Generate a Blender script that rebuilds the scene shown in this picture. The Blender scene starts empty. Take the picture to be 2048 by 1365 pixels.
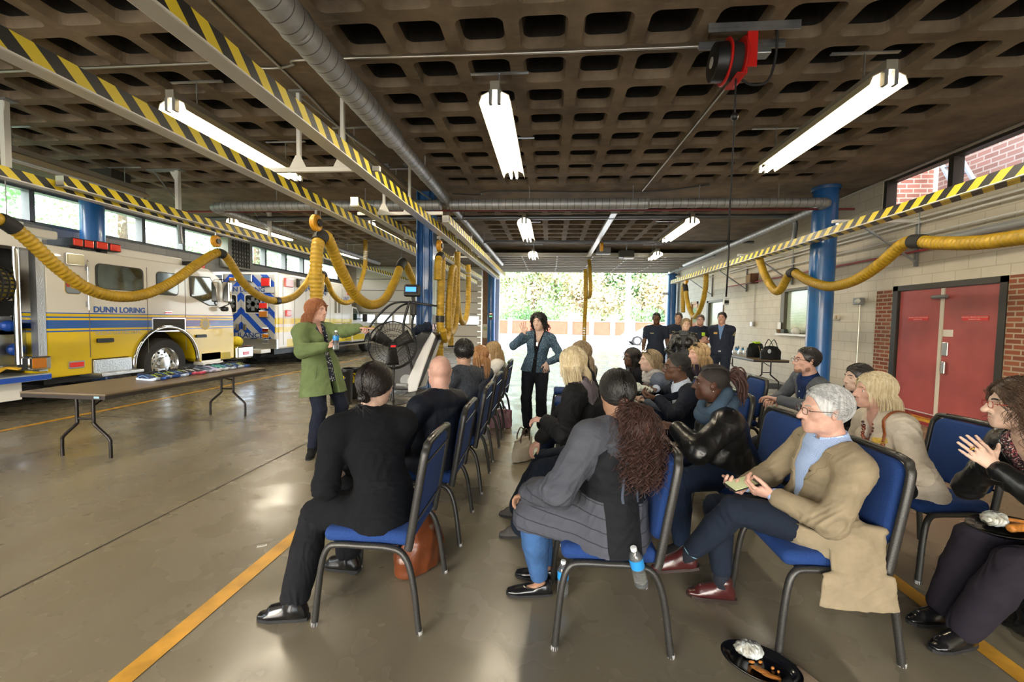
import bpy, bmesh, math, random
import numpy as np
from mathutils import Vector, Matrix, Euler

SC = bpy.context.scene
COL = SC.collection
random.seed(7); RNG = np.random.default_rng(7)
PI = math.pi

# ------------------------------------------------------------------ camera
FPX, CXP, CYP = 860.0, 1024.0, 682.5
CAM = np.array([0.0, 0.0, 1.57])
YAW, PIT, ROL = 8.91e-2, 4.913e-2, 1.67e-2
_f = np.array([-math.sin(YAW)*math.cos(PIT), math.cos(YAW)*math.cos(PIT), -math.sin(PIT)])
_r0 = np.array([math.cos(YAW), math.sin(YAW), 0.0]); _u0 = np.cross(_r0, _f)
_r = _r0*math.cos(ROL) + _u0*math.sin(ROL); _u = _u0*math.cos(ROL) - _r0*math.sin(ROL)
cd = bpy.data.cameras.new('camera'); cam = bpy.data.objects.new('camera', cd); COL.objects.link(cam)
cd.sensor_fit = 'HORIZONTAL'; cd.sensor_width = 36.0; cd.lens = FPX*36.0/2048.0
cd.clip_start = 0.05; cd.clip_end = 400
cam.matrix_world = Matrix(((_r[0], _u[0], -_f[0], CAM[0]), (_r[1], _u[1], -_f[1], CAM[1]),
                           (_r[2], _u[2], -_f[2], CAM[2]), (0, 0, 0, 1)))
SC.camera = cam

# ------------------------------------------------------------------ world, sun, exposure
W = bpy.data.worlds.new('sky'); SC.world = W; W.use_nodes = True
nt = W.node_tree; nt.nodes.clear()
out = nt.nodes.new('ShaderNodeOutputWorld'); bg = nt.nodes.new('ShaderNodeBackground')
sky = nt.nodes.new('ShaderNodeTexSky'); sky.sky_type = 'NISHITA'; sky.sun_disc = False
sky.sun_elevation = math.radians(38); sky.sun_rotation = math.radians(200); sky.air_density = 1.0; sky.dust_density = 3.0
mixn = nt.nodes.new('ShaderNodeMix'); mixn.data_type = 'RGBA'; mixn.inputs[0].default_value = 0.72
nt.links.new(sky.outputs[0], mixn.inputs[6]); mixn.inputs[7].default_value = (0.92, 0.96, 1.0, 1)
nt.links.new(mixn.outputs[2], bg.inputs[0]); bg.inputs[1].default_value = 3.2
nt.links.new(bg.outputs[0], out.inputs[0])
SUN = bpy.data.lights.new('sun', 'SUN'); SUN.energy = 1.0; SUN.angle = math.radians(6); SUN.color = (1, 0.96, 0.9)
so = bpy.data.objects.new('sun', SUN); COL.objects.link(so)
so.rotation_euler = (math.radians(48), 0, math.radians(70))
SC.view_settings.view_transform = 'Standard'; SC.view_settings.look = 'None'
SC.view_settings.exposure = 0.7; SC.view_settings.gamma = 1.0; SC.view_settings.use_curve_mapping = False
try:
    SC.cycles.use_denoising = True; SC.cycles.max_bounces = 10; SC.cycles.diffuse_bounces = 5
    SC.cycles.glossy_bounces = 4; SC.cycles.transmission_bounces = 6; SC.cycles.transparent_max_bounces = 12
    SC.cycles.sample_clamp_indirect = 3.0; SC.cycles.caustics_reflective = False; SC.cycles.caustics_refractive = False
except Exception:
    pass

# ------------------------------------------------------------------ picture measuring: a pixel of the 2048x1365 frame to a point
def _ray(x, y): return _f + _r*((x-CXP)/FPX) + _u*((CYP-y)/FPX)
def atZ(x, y, z=0.0):
    d = _ray(x, y); return CAM + d*((z-CAM[2])/d[2])
def atY(x, y, Y):
    d = _ray(x, y); return CAM + d*(Y/d[1])
def atX(x, y, X):
    d = _ray(x, y); return CAM + d*(X/d[0])
# ------------------------------------------------------------------ materials
MATS = {}
def srgb(h):
    if isinstance(h, str):
        h = h.lstrip('#'); c = [int(h[i:i+2], 16)/255 for i in (0, 2, 4)]
    else: c = [v/255 if max(h) > 1.0 else v for v in h]
    return tuple(((v/12.92) if v <= .04045 else ((v+.055)/1.055)**2.4) for v in c)
def mat(name, col, rough=.5, metal=0., noise=0., nscale=8., bump=0., bscale=60., spec=.5, emit=None, estr=1., trans=0., coat=0.,
        sheen=0., col2=None, stretch=None, alpha=1., sss=0., coords='Object', detail=4.):
    if name in MATS: return MATS[name]
    m = bpy.data.materials.new(name); m.use_nodes = True; MATS[name] = m
    n = m.node_tree.nodes; L = m.node_tree.links; b = n['Principled BSDF']
    c = srgb(col); b.inputs['Base Color'].default_value = (*c, 1)
    b.inputs['Roughness'].default_value = rough; b.inputs['Metallic'].default_value = metal
    b.inputs['Specular IOR Level'].default_value = spec
    b.inputs['Coat Weight'].default_value = coat; b.inputs['Coat Roughness'].default_value = .08
    b.inputs['Transmission Weight'].default_value = trans; b.inputs['Alpha'].default_value = alpha
    if sheen: b.inputs['Sheen Weight'].default_value = sheen; b.inputs['Sheen Roughness'].default_value = .5
    if sss:
        b.inputs['Subsurface Weight'].default_value = sss; b.inputs['Subsurface Radius'].default_value = (.012, .005, .003)
    if emit is not None:
        b.inputs['Emission Color'].default_value = (*srgb(emit), 1); b.inputs['Emission Strength'].default_value = estr
    if noise or bump:
        tc = n.new('ShaderNodeTexCoord'); mp = n.new('ShaderNodeMapping'); L.new(tc.outputs[coords], mp.inputs[0])
        if stretch: mp.inputs['Scale'].default_value = stretch
    if noise:
        t = n.new('ShaderNodeTexNoise'); t.inputs['Scale'].default_value = nscale; t.inputs['Detail'].default_value = detail
        L.new(mp.outputs[0], t.inputs['Vector'])
        r = n.new('ShaderNodeMapRange'); r.inputs[1].default_value = .35; r.inputs[2].default_value = .65
        L.new(t.outputs[0], r.inputs[0])
        x = n.new('ShaderNodeMix'); x.data_type = 'RGBA'; L.new(r.outputs[0], x.inputs[0])
        lo = srgb(col2) if col2 else tuple(v*(1-noise) for v in c); hi = c if col2 else tuple(min(1, v*(1+noise*.6)) for v in c)
        x.inputs[6].default_value = (*lo, 1); x.inputs[7].default_value = (*hi, 1); L.new(x.outputs[2], b.inputs['Base Color'])
    if bump:
        t2 = n.new('ShaderNodeTexNoise'); t2.inputs['Scale'].default_value = bscale; t2.inputs['Detail'].default_value = 3
        L.new(mp.outputs[0], t2.inputs['Vector'])
        bp = n.new('ShaderNodeBump'); bp.inputs['Strength'].default_value = bump; bp.inputs['Distance'].default_value = .02
        L.new(t2.outputs[0], bp.inputs['Height']); L.new(bp.outputs[0], b.inputs['Normal'])
    return m
class NG:
    """small node-graph writer on a fresh principled material"""
    def __init__(s, name, rough=.5, metal=0., coat=0.):
        s.m = bpy.data.materials.new(name); s.m.use_nodes = True; MATS[name] = s.m
        s.n = s.m.node_tree.nodes; s.L = s.m.node_tree.links; s.b = s.n['Principled BSDF']
        s.b.inputs['Roughness'].default_value = rough; s.b.inputs['Metallic'].default_value = metal; s.b.inputs['Coat Weight'].default_value = coat
        tc = s.n.new('ShaderNodeTexCoord'); s.P = tc.outputs['Object']; s.UV = tc.outputs['UV']
    def link(s, v, sock):
        if isinstance(v, (int, float)): sock.default_value = v
        elif isinstance(v, (tuple, list)): sock.default_value = (*v, 1) if len(sock.default_value) == 4 and len(v) == 3 else v
        else: s.L.new(v, sock)
    def math(s, op, a, b=0., c=0.):
        q = s.n.new('ShaderNodeMath'); q.operation = op; s.link(a, q.inputs[0]); s.link(b, q.inputs[1]); s.link(c, q.inputs[2]); return q.outputs[0]
    def xyz(s, v=None):
        q = s.n.new('ShaderNodeSeparateXYZ'); s.L.new(v or s.P, q.inputs[0]); return q.outputs
    def noise(s, scale, detail=4, vec=None, stretch=None, rough=.5):
        v = vec or s.P
        if stretch:
            mp = s.n.new('ShaderNodeMapping'); mp.inputs['Scale'].default_value = stretch; s.L.new(v, mp.inputs[0]); v = mp.outputs[0]
        t = s.n.new('ShaderNodeTexNoise'); t.inputs['Scale'].default_value = scale; t.inputs['Detail'].default_value = detail
        t.inputs['Roughness'].default_value = rough
        s.L.new(v, t.inputs['Vector']); return t.outputs[0]
    def ramp(s, v, a, b, lo=0., hi=1.):
        q = s.n.new('ShaderNodeMapRange'); s.link(v, q.inputs[0])
        for i, k in enumerate((a, b, lo, hi)): q.inputs[i+1].default_value = k
        return q.outputs[0]
    def mix(s, f, a, b):
        q = s.n.new('ShaderNodeMix'); q.data_type = 'RGBA'; s.link(f, q.inputs[0]); s.link(a, q.inputs[6]); s.link(b, q.inputs[7]); return q.outputs[2]
    def col(s, v): s.link(v, s.b.inputs['Base Color']); return s.m
    def rough(s, v): s.link(v, s.b.inputs['Roughness'])
    def bump(s, h, strength=.3, dist=.01):
        q = s.n.new('ShaderNodeBump'); q.inputs['Strength'].default_value = strength; q.inputs['Distance'].default_value = dist
        s.L.new(h, q.inputs['Height']); s.L.new(q.outputs[0], s.b.inputs['Normal'])
    def brick(s, vec, c1, c2, mortar, scale, bw, bh, ms, off=.5):
        t = s.n.new('ShaderNodeTexBrick'); s.L.new(vec, t.inputs[0]); t.offset = off
        t.inputs['Color1'].default_value = (*c1, 1); t.inputs['Color2'].default_value = (*c2, 1); t.inputs['Mortar'].default_value = (*mortar, 1)
        t.inputs['Scale'].default_value = scale; t.inputs['Brick Width'].default_value = bw; t.inputs['Row Height'].default_value = bh
        t.inputs['Mortar Size'].default_value = ms; t.inputs['Bias'].default_value = 0; return t
    def comb(s, x, y, z=0.):
        q = s.n.new('ShaderNodeCombineXYZ'); s.link(x, q.inputs[0]); s.link(y, q.inputs[1]); s.link(z, q.inputs[2]); return q.outputs[0]

# ------------------------------------------------------------------ objects
def tag(o, label=None, cat=None, group=None, kind=None):
    if label: o['label'] = label
    if cat: o['category'] = cat
    if group: o['group'] = group
    if kind: o['kind'] = kind
    return o
def thing(name, label, cat, loc=(0, 0, 0), rz=0., group=None):
    o = bpy.data.objects.new(name, None); COL.objects.link(o); o.location = loc; o.rotation_euler = (0, 0, rz)
    o.empty_display_size = .1
    return tag(o, label, cat, group)
def copy_tree(o, parent=None):
    c = o.copy(); COL.objects.link(c); c.parent = parent
    for ch in list(o.children): copy_tree(ch, c)
    return c
def mesh_obj(name, V, Fc, mats, parent=None, fm=None, smooth=None, uv=None):
    me = bpy.data.meshes.new(name)
    me.from_pydata([tuple(v) for v in V], [], Fc)
    for m in (mats if isinstance(mats, (list, tuple)) else [mats]): me.materials.append(m)
    if fm is not None: me.polygons.foreach_set('material_index', np.asarray(fm, dtype=np.int32))
    if smooth is not None:
        me.shade_smooth()
        if smooth < 3: me.set_sharp_from_angle(angle=smooth)
    me.update()
    o = bpy.data.objects.new(name, me); COL.objects.link(o); o.parent = parent
    return o
def rotm(rx=0, ry=0, rz=0): return np.array(Euler((rx, ry, rz)).to_matrix())
def frame_along(d, up=(0, 0, 1)):
    d = np.asarray(d, float); d = d/np.linalg.norm(d); up = np.asarray(up, float)
    if abs(d@up) > .98: up = np.array([1., 0, 0]) if abs(d[0]) < .9 else np.array([0, 1., 0])
    s = np.cross(d, up); s /= np.linalg.norm(s); n = np.cross(s, d); return s, n, d
def spline(pts, n=12, closed=False):
    P = np.asarray(pts, float)
    if len(P) < 3 and not closed: return P
    if closed: Q = np.vstack([P[-1], P, P[0], P[1]])
    else: Q = np.vstack([2*P[0]-P[1], P, 2*P[-1]-P[-2]])
    out = []
    for i in range(1, len(Q)-2):
        for t in np.linspace(0, 1, n, endpoint=False):
            a, b, c, d = Q[i-1], Q[i], Q[i+1], Q[i+2]
            out.append(.5*((2*b)+(c-a)*t+(2*a-5*b+4*c-d)*t*t+(3*b-a-3*c+d)*t**3))
    if not closed: out.append(P[-1])
    return np.array(out)
def resample(P, step):
    P = np.asarray(P, float); d = np.r_[0, np.cumsum(np.linalg.norm(np.diff(P, axis=0), axis=1))]
    n = max(2, int(round(d[-1]/step))+1); t = np.linspace(0, d[-1], n)
    return np.stack([np.interp(t, d, P[:, k]) for k in range(P.shape[1])], 1)
class MB:
    """collects shapes into ONE mesh"""
    def __init__(s): s.V = []; s.F = []; s.M = []; s.n = 0
    def add(s, V, F, mi=0):
        V = np.asarray(V, float); s.V.append(V); k = s.n
        s.F += [tuple(int(i)+k for i in f) for f in F]; s.M += [mi]*len(F); s.n += len(V); return s
    def box(s, c, size, R=None, mi=0, taper=None):
        h = np.asarray(size, float)/2
        V = np.array([(x, y, z) for x in (-1, 1) for y in (-1, 1) for z in (-1, 1)], float)
        if taper: V[:, :2] *= np.where(V[:, 2:3] > 0, taper, 1)
        V = V*h
        if R is not None: V = V@np.asarray(R).T
        return s.add(V+np.asarray(c, float), [(0, 1, 3, 2), (4, 6, 7, 5), (0, 4, 5, 1), (2, 3, 7, 6), (0, 2, 6, 4), (1, 5, 7, 3)], mi)
    def bx(s, x0, x1, y0, y1, z0, z1, mi=0): return s.box(((x0+x1)/2, (y0+y1)/2, (z0+z1)/2), (abs(x1-x0), abs(y1-y0), abs(z1-z0)), None, mi)
    def rbox(s, c, size, r=.02, seg=2, R=None, mi=0):
        bm = bmesh.new(); bmesh.ops.create_cube(bm, size=1.0)
        for v in bm.verts: v.co = Vector((v.co.x*size[0], v.co.y*size[1], v.co.z*size[2]))
        r = min(r, min(size)*.49)
        bmesh.ops.bevel(bm, geom=list(bm.edges), offset=r, segments=seg, profile=.5, affect='EDGES')
        V = np.array([v.co[:] for v in bm.verts]); bm.verts.index_update(); F = [[v.index for v in f.verts] for f in bm.faces]; bm.free()
        if R is not None: V = V@np.asarray(R).T
        return s.add(V+np.asarray(c, float), F, mi)
    def tube(s, pts, r, seg=10, mi=0, caps=True, closed=False, flat=1., up=(0, 0, 1)):
        P = np.asarray(pts, float); n = len(P); rr = np.full(n, r, float) if np.isscalar(r) else np.asarray(r, float)
        T = np.gradient(P, axis=0) if not closed else (np.roll(P, -1, 0)-np.roll(P, 1, 0))
        T /= np.linalg.norm(T, axis=1)[:, None]+1e-12
        sd, nm, _ = frame_along(T[0], up); V = []
        a = np.linspace(0, 2*PI, seg, endpoint=False)
        for i in range(n):
            nm = nm-T[i]*(nm@T[i]); nm /= np.linalg.norm(nm)+1e-12; sd = np.cross(T[i], nm)
            V.append(P[i]+rr[i]*(np.cos(a)[:, None]*sd+flat*np.sin(a)[:, None]*nm))
        F = []
        for i in range(n if closed else n-1):
            j = (i+1) % n
            for k in range(seg): q = (k+1) % seg; F.append((i*seg+k, i*seg+q, j*seg+q, j*seg+k))
        if caps and not closed: F += [tuple(range(seg-1, -1, -1)), tuple(range((n-1)*seg, n*seg))]
        return s.add(np.vstack(V), F, mi)
    def bar(s, a, b, w, h=None, up=(0, 0, 1), mi=0):
        a = np.asarray(a, float); b = np.asarray(b, float); sd, nm, d = frame_along(b-a, up); h = h or w
        return s.box((a+b)/2, (w, h, np.linalg.norm(b-a)), np.stack([sd, nm, d], 1), mi)
    def lathe(s, prof, seg=24, R=None, c=(0, 0, 0), mi=0, ang=2*PI, capb=False):
        prof = np.asarray(prof, float); n = len(prof); full = ang > 6.28
        a = np.linspace(0, ang, seg, endpoint=not full)
        V = np.vstack([np.stack([p[0]*np.cos(a), p[0]*np.sin(a), np.full(len(a), p[1])], 1) for p in prof]); m = len(a)
        F = []
        for i in range(n-1):
            for k in range(m if full else m-1): q = (k+1) % m; F.append((i*m+k, i*m+q, (i+1)*m+q, (i+1)*m+k))
        if R is not None: V = V@np.asarray(R).T
        return s.add(V+np.asarray(c, float), F, mi)
    def cyl(s, a, b, r, seg=16, mi=0, r2=None): return s.tube([a, b], [r, r if r2 is None else r2], seg, mi)
    def sph(s, c, r, seg=16, rings=10, R=None, mi=0):
        r = np.full(3, r, float) if np.isscalar(r) else np.asarray(r, float)
        th = np.linspace(0, PI, rings+1); ph = np.linspace(0, 2*PI, seg, endpoint=False)
        V = np.array([(math.sin(t)*math.cos(p), math.sin(t)*math.sin(p), math.cos(t)) for t in th for p in ph])*r
        if R is not None: V = V@np.asarray(R).T
        F = [(i*seg+k, (i+1)*seg+k, (i+1)*seg+(k+1) % seg, i*seg+(k+1) % seg) for i in range(rings) for k in range(seg)]
        return s.add(V+np.asarray(c, float), F, mi)
    def prism(s, poly, h0, h1, axis=2, mi=0):
        """extrude a 2-D outline along an axis (0,1,2); outline is in the other two axes in order"""
        p = np.asarray(poly, float); n = len(p); o = [k for k in (0, 1, 2) if k != axis]
        V = np.zeros((2*n, 3)); V[:n, o] = p; V[n:, o] = p; V[:n, axis] = h0; V[n:, axis] = h1
        F = [tuple(range(n-1, -1, -1)), tuple(range(n, 2*n))]+[(k, (k+1) % n, n+(k+1) % n, n+k) for k in range(n)]
        return s.add(V, F, mi)
    def quad(s, a, b, c, d, mi=0): return s.add([a, b, c, d], [(0, 1, 2, 3)], mi)
    def moved(s, R=None, t=(0, 0, 0)):
        for i, v in enumerate(s.V): s.V[i] = (v@np.asarray(R).T if R is not None else v)+np.asarray(t, float)
        return s
    def join(s, o, mi=None):
        for v in o.V: s.V.append(v)
        s.F += [tuple(i+s.n for i in f) for f in o.F]; s.M += (o.M if mi is None else [mi]*len(o.F)); s.n += o.n; return s
    def build(s, name, mats, parent=None, smooth=None, bevel=0., loc=None, fixn=True):
        V = np.vstack(s.V)
        o = mesh_obj(name, V, s.F, mats, parent, s.M, smooth)
        if fixn:
            bm = bmesh.new(); bm.from_mesh(o.data); bmesh.ops.recalc_face_normals(bm, faces=bm.faces); bm.to_mesh(o.data); bm.free()
        if bevel:
            md = o.modifiers.new('bevel', 'BEVEL'); md.width = bevel; md.segments = 2; md.limit_method = 'ANGLE'; md.angle_limit = .6
        if loc is not None: o.location = loc
        return o
def _each(s, name, mats, parent=None, smooth=None, bevel=0., label=None):
    """every shape added becomes a part of its own"""
    k = 0; fi = 0; out = []
    for v in s.V:
        n = len(v); m = MB(); m.V = [v]; m.n = n
        while fi < len(s.F) and min(s.F[fi]) < k+n:
            m.F.append(tuple(i-k for i in s.F[fi])); m.M.append(s.M[fi]); fi += 1
        k += n; o = m.build(name, mats, parent, smooth, bevel); out.append(o)
        if label: o['label'] = label
    return out
MB.each = _each
def text_mb(txt, size, R, t, mi=0, mb=None, extrude=.002, align='CENTER', bold=0., spacing=1., sx=1.):
    cu = bpy.data.curves.new('t', 'FONT'); cu.body = txt; cu.size = size; cu.extrude = extrude; cu.align_x = align; cu.align_y = 'CENTER'
    cu.offset = bold; cu.space_character = spacing; cu.resolution_u = 3
    o = bpy.data.objects.new('t', cu); COL.objects.link(o); bpy.context.view_layer.update()
    dg = bpy.context.evaluated_depsgraph_get(); me = o.evaluated_get(dg).to_mesh()
    V = np.array([v.co[:] for v in me.vertices]); F = [tuple(p.vertices) for p in me.polygons]
    o.evaluated_get(dg).to_mesh_clear(); bpy.data.objects.remove(o); bpy.data.curves.remove(cu)
    mb = mb or MB()
    if len(V):
        V[:, 0] *= sx
        mb.add(V@np.asarray(R).T+np.asarray(t, float), F, mi)
    return mb
# text facing: columns are (reading direction, up, outward normal)
def facing(read, up=(0, 0, 1)):
    read = np.asarray(read, float); up = np.asarray(up, float); return np.stack([read, up, np.cross(read, up)], 1)
def rrect(w, h, r, n=4):
    P = []
    for cx, cy, a0 in ((w/2-r, h/2-r, 0), (-w/2+r, h/2-r, PI/2), (-w/2+r, -h/2+r, PI), (w/2-r, -h/2+r, 1.5*PI)):
        for k in range(n+1): a = a0+PI/2*k/n; P.append((cx+r*math.cos(a), cy+r*math.sin(a)))
    return np.array(P)
# ------------------------------------------------------------------ setting materials
def mk_floor():
    g = NG('polished_concrete', .3)
    n1 = g.noise(.55, 3); n2 = g.noise(2.4, 3, rough=.5); n3 = g.noise(1.1, 3, stretch=(2.2, .5, 1))
    c = g.mix(g.ramp(n1, .2, .8), srgb('#77705f'), srgb('#8a826e'))
    c = g.mix(g.ramp(n2, .2, .9, 0, .3), c, srgb('#6d6556'))
    c = g.mix(g.ramp(n3, .3, .9, 0, .4), c, srgb('#75664b'))
    sp = g.noise(26, 2); c = g.mix(g.ramp(sp, .70, .78, 0, .35), c, srgb('#5c5446'))
    g.rough(g.ramp(n2, .3, .7, .17, .36)); g.b.inputs['Specular IOR Level'].default_value = .55
    g.bump(g.noise(9, 5), .035, .01)
    return g.col(c)
def mk_block(name, c1, c2, mortar, bw=.41, bh=.205, ms=.008, axes='yz', bump=.35, rough=.55):
    g = NG(name, rough); p = g.xyz()
    v = g.comb(p[1] if axes == 'yz' else p[0], p[2])
    t = g.brick(v, srgb(c1), srgb(c2), srgb(mortar), 1.0, bw, bh, ms)
    n = g.noise(2.3, 6); c = g.mix(g.ramp(n, .35, .75, 0, .18), t.outputs[0], srgb('#8d8371'))
    g.bump(g.math('ADD', g.math('MULTIPLY', t.outputs[1], -1.0), g.math('MULTIPLY', g.noise(70, 3), .12)), bump, .008)
    return g.col(c)
def mk_ceiling():
    g = NG('raw_waffle_concrete', .85)
    n = g.noise(1.6, 7, rough=.6); s = g.noise(5, 5, stretch=(.6, 3, 1))
    c = g.mix(g.ramp(n, .35, .68), srgb('#5d5040'), srgb('#877762'))
    c = g.mix(g.ramp(s, .6, .8, 0, .5), c, srgb('#9b8c74'))
    g.bump(g.noise(28, 5), .25, .01); return g.col(c)
M_FLOOR = mk_floor(); M_CEIL = mk_ceiling()
M_WALLR = mk_block('painted_block_cream', '#d8cfbd', '#d3c9b6', '#c2b7a2')
M_WALLB = mk_block('painted_block_back', '#cfc6b4', '#cbc1af', '#b3a893', axes='xz')
M_BRICK = mk_block('red_brick', '#9a5236', '#7c3f2a', '#b3a08b', .215, .075, .011, bump=.6, rough=.8)
M_BRICKO = mk_block('outdoor_brick', '#7d5953', '#6b4b45', '#8d807b', .29, .105, .014, bump=.5, rough=.85)
M_BRICKX = mk_block('outdoor_brick_return', '#84504a', '#70443d', '#968a84', .29, .105, .014, axes='xz', bump=.5, rough=.85)
M_YPAINT = mat('yellow_floor_paint', '#d9a033', .4, noise=.25, nscale=6)
M_WHITE = mat('white_painted_metal', '#e9e7e1', .4)
M_DARKM = mat('dark_bronze_metal', '#3a3733', .45, .3)
M_GREYP = mat('grey_painted_metal', '#7d7f80', .5, .2)
M_GALV = mat('galvanised_steel', '#b9bdc0', .32, .85, noise=.18, nscale=5)
M_CONDUIT = mat('conduit_steel', '#b4b0a6', .35, .75)
M_BLACK = mat('black_plastic', '#151515', .45)
M_RUBBER = mat('black_rubber', '#1b1b1c', .75)
M_BLUE = mat('blue_column_paint', '#1f62a6', .3, noise=.12, nscale=3, coat=.3)
def mk_glass():
    m = bpy.data.materials.new('clear_glass'); m.use_nodes = True; n = m.node_tree.nodes; L = m.node_tree.links; n.clear()
    o = n.new('ShaderNodeOutputMaterial'); t = n.new('ShaderNodeBsdfTransparent'); t.inputs[0].default_value = (.94, .97, .96, 1); g = n.new('ShaderNodeBsdfGlossy'); g.inputs['Roughness'].default_value = .03
    x = n.new('ShaderNodeMixShader'); x.inputs[0].default_value = .06; L.new(t.outputs[0], x.inputs[1]); L.new(g.outputs[0], x.inputs[2]); L.new(x.outputs[0], o.inputs[0]); return m
M_GLASS = mk_glass()
XL, XR, YB, YF, ZC = -11.2, 6.3, -6.0, 23.0, 4.37

def struct(mb, name, m, parent=None, smooth=None, bevel=0.):
    o = mb.build(name, m, parent, smooth, bevel)
    if parent is None: o['kind'] = 'structure'
    return o
struct(MB().bx(XL, XR, YB, YF, -.2, 0), 'floor', M_FLOOR)
struct(MB().bx(-60, 60, YF, 110, -.25, -.05).bx(-40, 40, -60, YB, -.25, -.05).bx(XR+.25, 30, YB, YF, -.25, -.05).bx(-60, XL-.25, YB, YF, -.25, -.05), 'ground',
       mat('concrete_apron', '#d0cbc0', .8, noise=.1, nscale=.5))
# --- waffle ceiling: one slab with sunken coffers
def waffle(mb, x0, nx, px, y1, ny, py, w, d, depth=.42, r=.085):
    """cells start at x0 going +x, far edge y1 going -y"""
    ko = rrect(w, d, r, 4); km = rrect(w-.045, d-.045, r*.9, 4); ki = rrect(w-.12, d-.12, r*.8, 4); n = len(ko)
    for i in range(nx):
        for j in range(ny):
            cx = x0+w/2+px*i; cy = y1-d/2-py*j
            hx, hy = px/2, py/2
            V = [(cx+a, cy+b, ZC) for a, b in ko]+[(cx+a, cy+b, ZC+.10) for a, b in km]+[(cx+a, cy+b, ZC+depth-.06) for a, b in ki]+[(cx+a*.84, cy+b*.84, ZC+depth) for a, b in ki]
            V += [(cx+hx, cy+hy, ZC), (cx-hx, cy+hy, ZC), (cx-hx, cy-hy, ZC), (cx+hx, cy-hy, ZC)]
            F = []
            for k in range(n):
                q = (k+1) % n; F += [(k, q, n+q, n+k)]
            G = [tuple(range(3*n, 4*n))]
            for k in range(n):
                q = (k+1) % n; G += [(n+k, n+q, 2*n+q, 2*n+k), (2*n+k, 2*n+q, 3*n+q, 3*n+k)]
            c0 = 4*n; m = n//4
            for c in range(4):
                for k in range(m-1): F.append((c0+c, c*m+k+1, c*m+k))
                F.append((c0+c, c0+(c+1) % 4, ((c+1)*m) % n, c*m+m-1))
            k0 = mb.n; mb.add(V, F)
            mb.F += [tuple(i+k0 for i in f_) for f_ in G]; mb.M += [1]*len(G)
    return x0-(px-w)/2, x0-(px-w)/2+nx*px, y1+(py-d)/2-ny*py, y1+(py-d)/2
cm = MB()
fields = [waffle(cm, -2.19, 12, .61, 9.02, 21, .635, .465, .48), waffle(cm, -9.09, 9, .61, 9.02, 21, .635, .465, .48),
          waffle(cm, -1.98, 10, .61, 15.85, 8, .635, .465, .48), waffle(cm, -9.09, 9, .61, 15.85, 8, .635, .465, .48)]
def flat(x0, x1, y0, y1): cm.quad((x0, y0, ZC), (x0, y1, ZC), (x1, y1, ZC), (x1, y0, ZC))
(ax0, ax1, ay0, ay1), (bx0, bx1, by0, by1), (cx0, cx1, cy0, cy1), (dx0, dx1, dy0, dy1) = fields
flat(XL, XR, YB, ay0); flat(XL, bx0, ay0, ay1); flat(bx1, ax0, ay0, ay1); flat(ax1, XR, ay0, ay1); flat(XL, XR, ay1, cy0)
flat(XL, dx0, cy0, cy1); flat(dx1, cx0, cy0, cy1); flat(cx1, XR, cy0, cy1); flat(XL, XR, cy1, YF)
cm.bx(XL-.3, XR+.3, YB-.3, YF+.3, ZC+.5, ZC+.8)
cm.bx(XL-.3, XR+.3, YB-.3, YB-.02, ZC, ZC+.5).bx(XL-.3, XR+.3, YF+.02, YF+.3, ZC, ZC+.5).bx(XL-.3, XL-.02, YB, YF, ZC, ZC+.5).bx(XR+.02, XR+.3, YB, YF, ZC, ZC+.5)
o = cm.build('ceiling', [M_CEIL, mat('coffer_upper_black', '#17140f', .95, noise=.3, nscale=20)], fixn=False); o['kind'] = 'structure'  # upper coffer walls and caps take a near-black colour
# --- right wall with its openings
def wall_yz(name, X0, X1, y0, y1, holes, m):
    """wall along Y cut by (ya,yb,za,zb) holes; strips between"""
    ys = sorted({y0, y1, *[h[0] for h in holes], *[h[1] for h in holes]}); mb = MB()
    for a, b in zip(ys[:-1], ys[1:]):
        hs = sorted([h[2:] for h in holes if h[0] <= a+1e-6 and h[1] >= b-1e-6]); z = 0
        for za, zb in hs:
            if za > z: mb.bx(X0, X1, a, b, z, za)
            z = zb
        if z < ZC: mb.bx(X0, X1, a, b, z, ZC)
    return struct(mb, name, m)
RD = (6.62, 8.50, .10, 2.24)     # red double door
UW = (2.2, 9.0, 3.74, 4.34)      # high window
LW = (10.35, 12.45, 1.33, 2.52)  # office window
FW = (16.4, 18.1, 1.35, 2.45)
OD = (19.2, 20.1, 0.0, 2.5)
wall_yz('wall_right', XR, XR+.25, YB, YF, [RD, UW, LW, FW, OD], M_WALLR)
BRK = MB().bx(XR-.012, XR, 8.56, 8.98, .10, 2.24).bx(XR-.012, XR, 5.3, 6.56, .10, 2.3)
struct(BRK, 'trim_1', M_BRICK)
wall_yz('wall_left', XL-.25, XL, YB, YF, [(YB+1, YF-1.2, 3.5, 4.2)], mk_block('painted_block_grey', '#9b9c9c', '#949596', '#7f8081'))
struct(MB().bx(XL, -10.75, YF, YF+.25, 0, ZC).bx(-3.72, -2.78, YF, YF+.25, 0, ZC).bx(5.98, XR+.25, YF, YF+.25, 0, ZC).bx(-10.75, -3.72, YF, YF+.25, 4.27, ZC).bx(-2.78, 5.98, YF, YF+.25, 4.30, ZC), 'wall_back', M_WALLB)
struct(MB().bx(XL, -9.5, YB-.25, YB, 0, ZC).bx(-3.6, -2.4, YB-.25, YB, 0, ZC).bx(5.6, XR, YB-.25, YB, 0, ZC).bx(XL, XR, YB-.25, YB, 4.2, ZC), 'wall_front', M_WALLB)
struct(MB().bx(-2.4, 5.6, YB-.2, YB-.14, 2.6, 4.2), 'door_6', mat('unseen_rear_door_white', '#d9d5ca', .5))  # unseen rear door, added half lowered to cut daylight from behind
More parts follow.
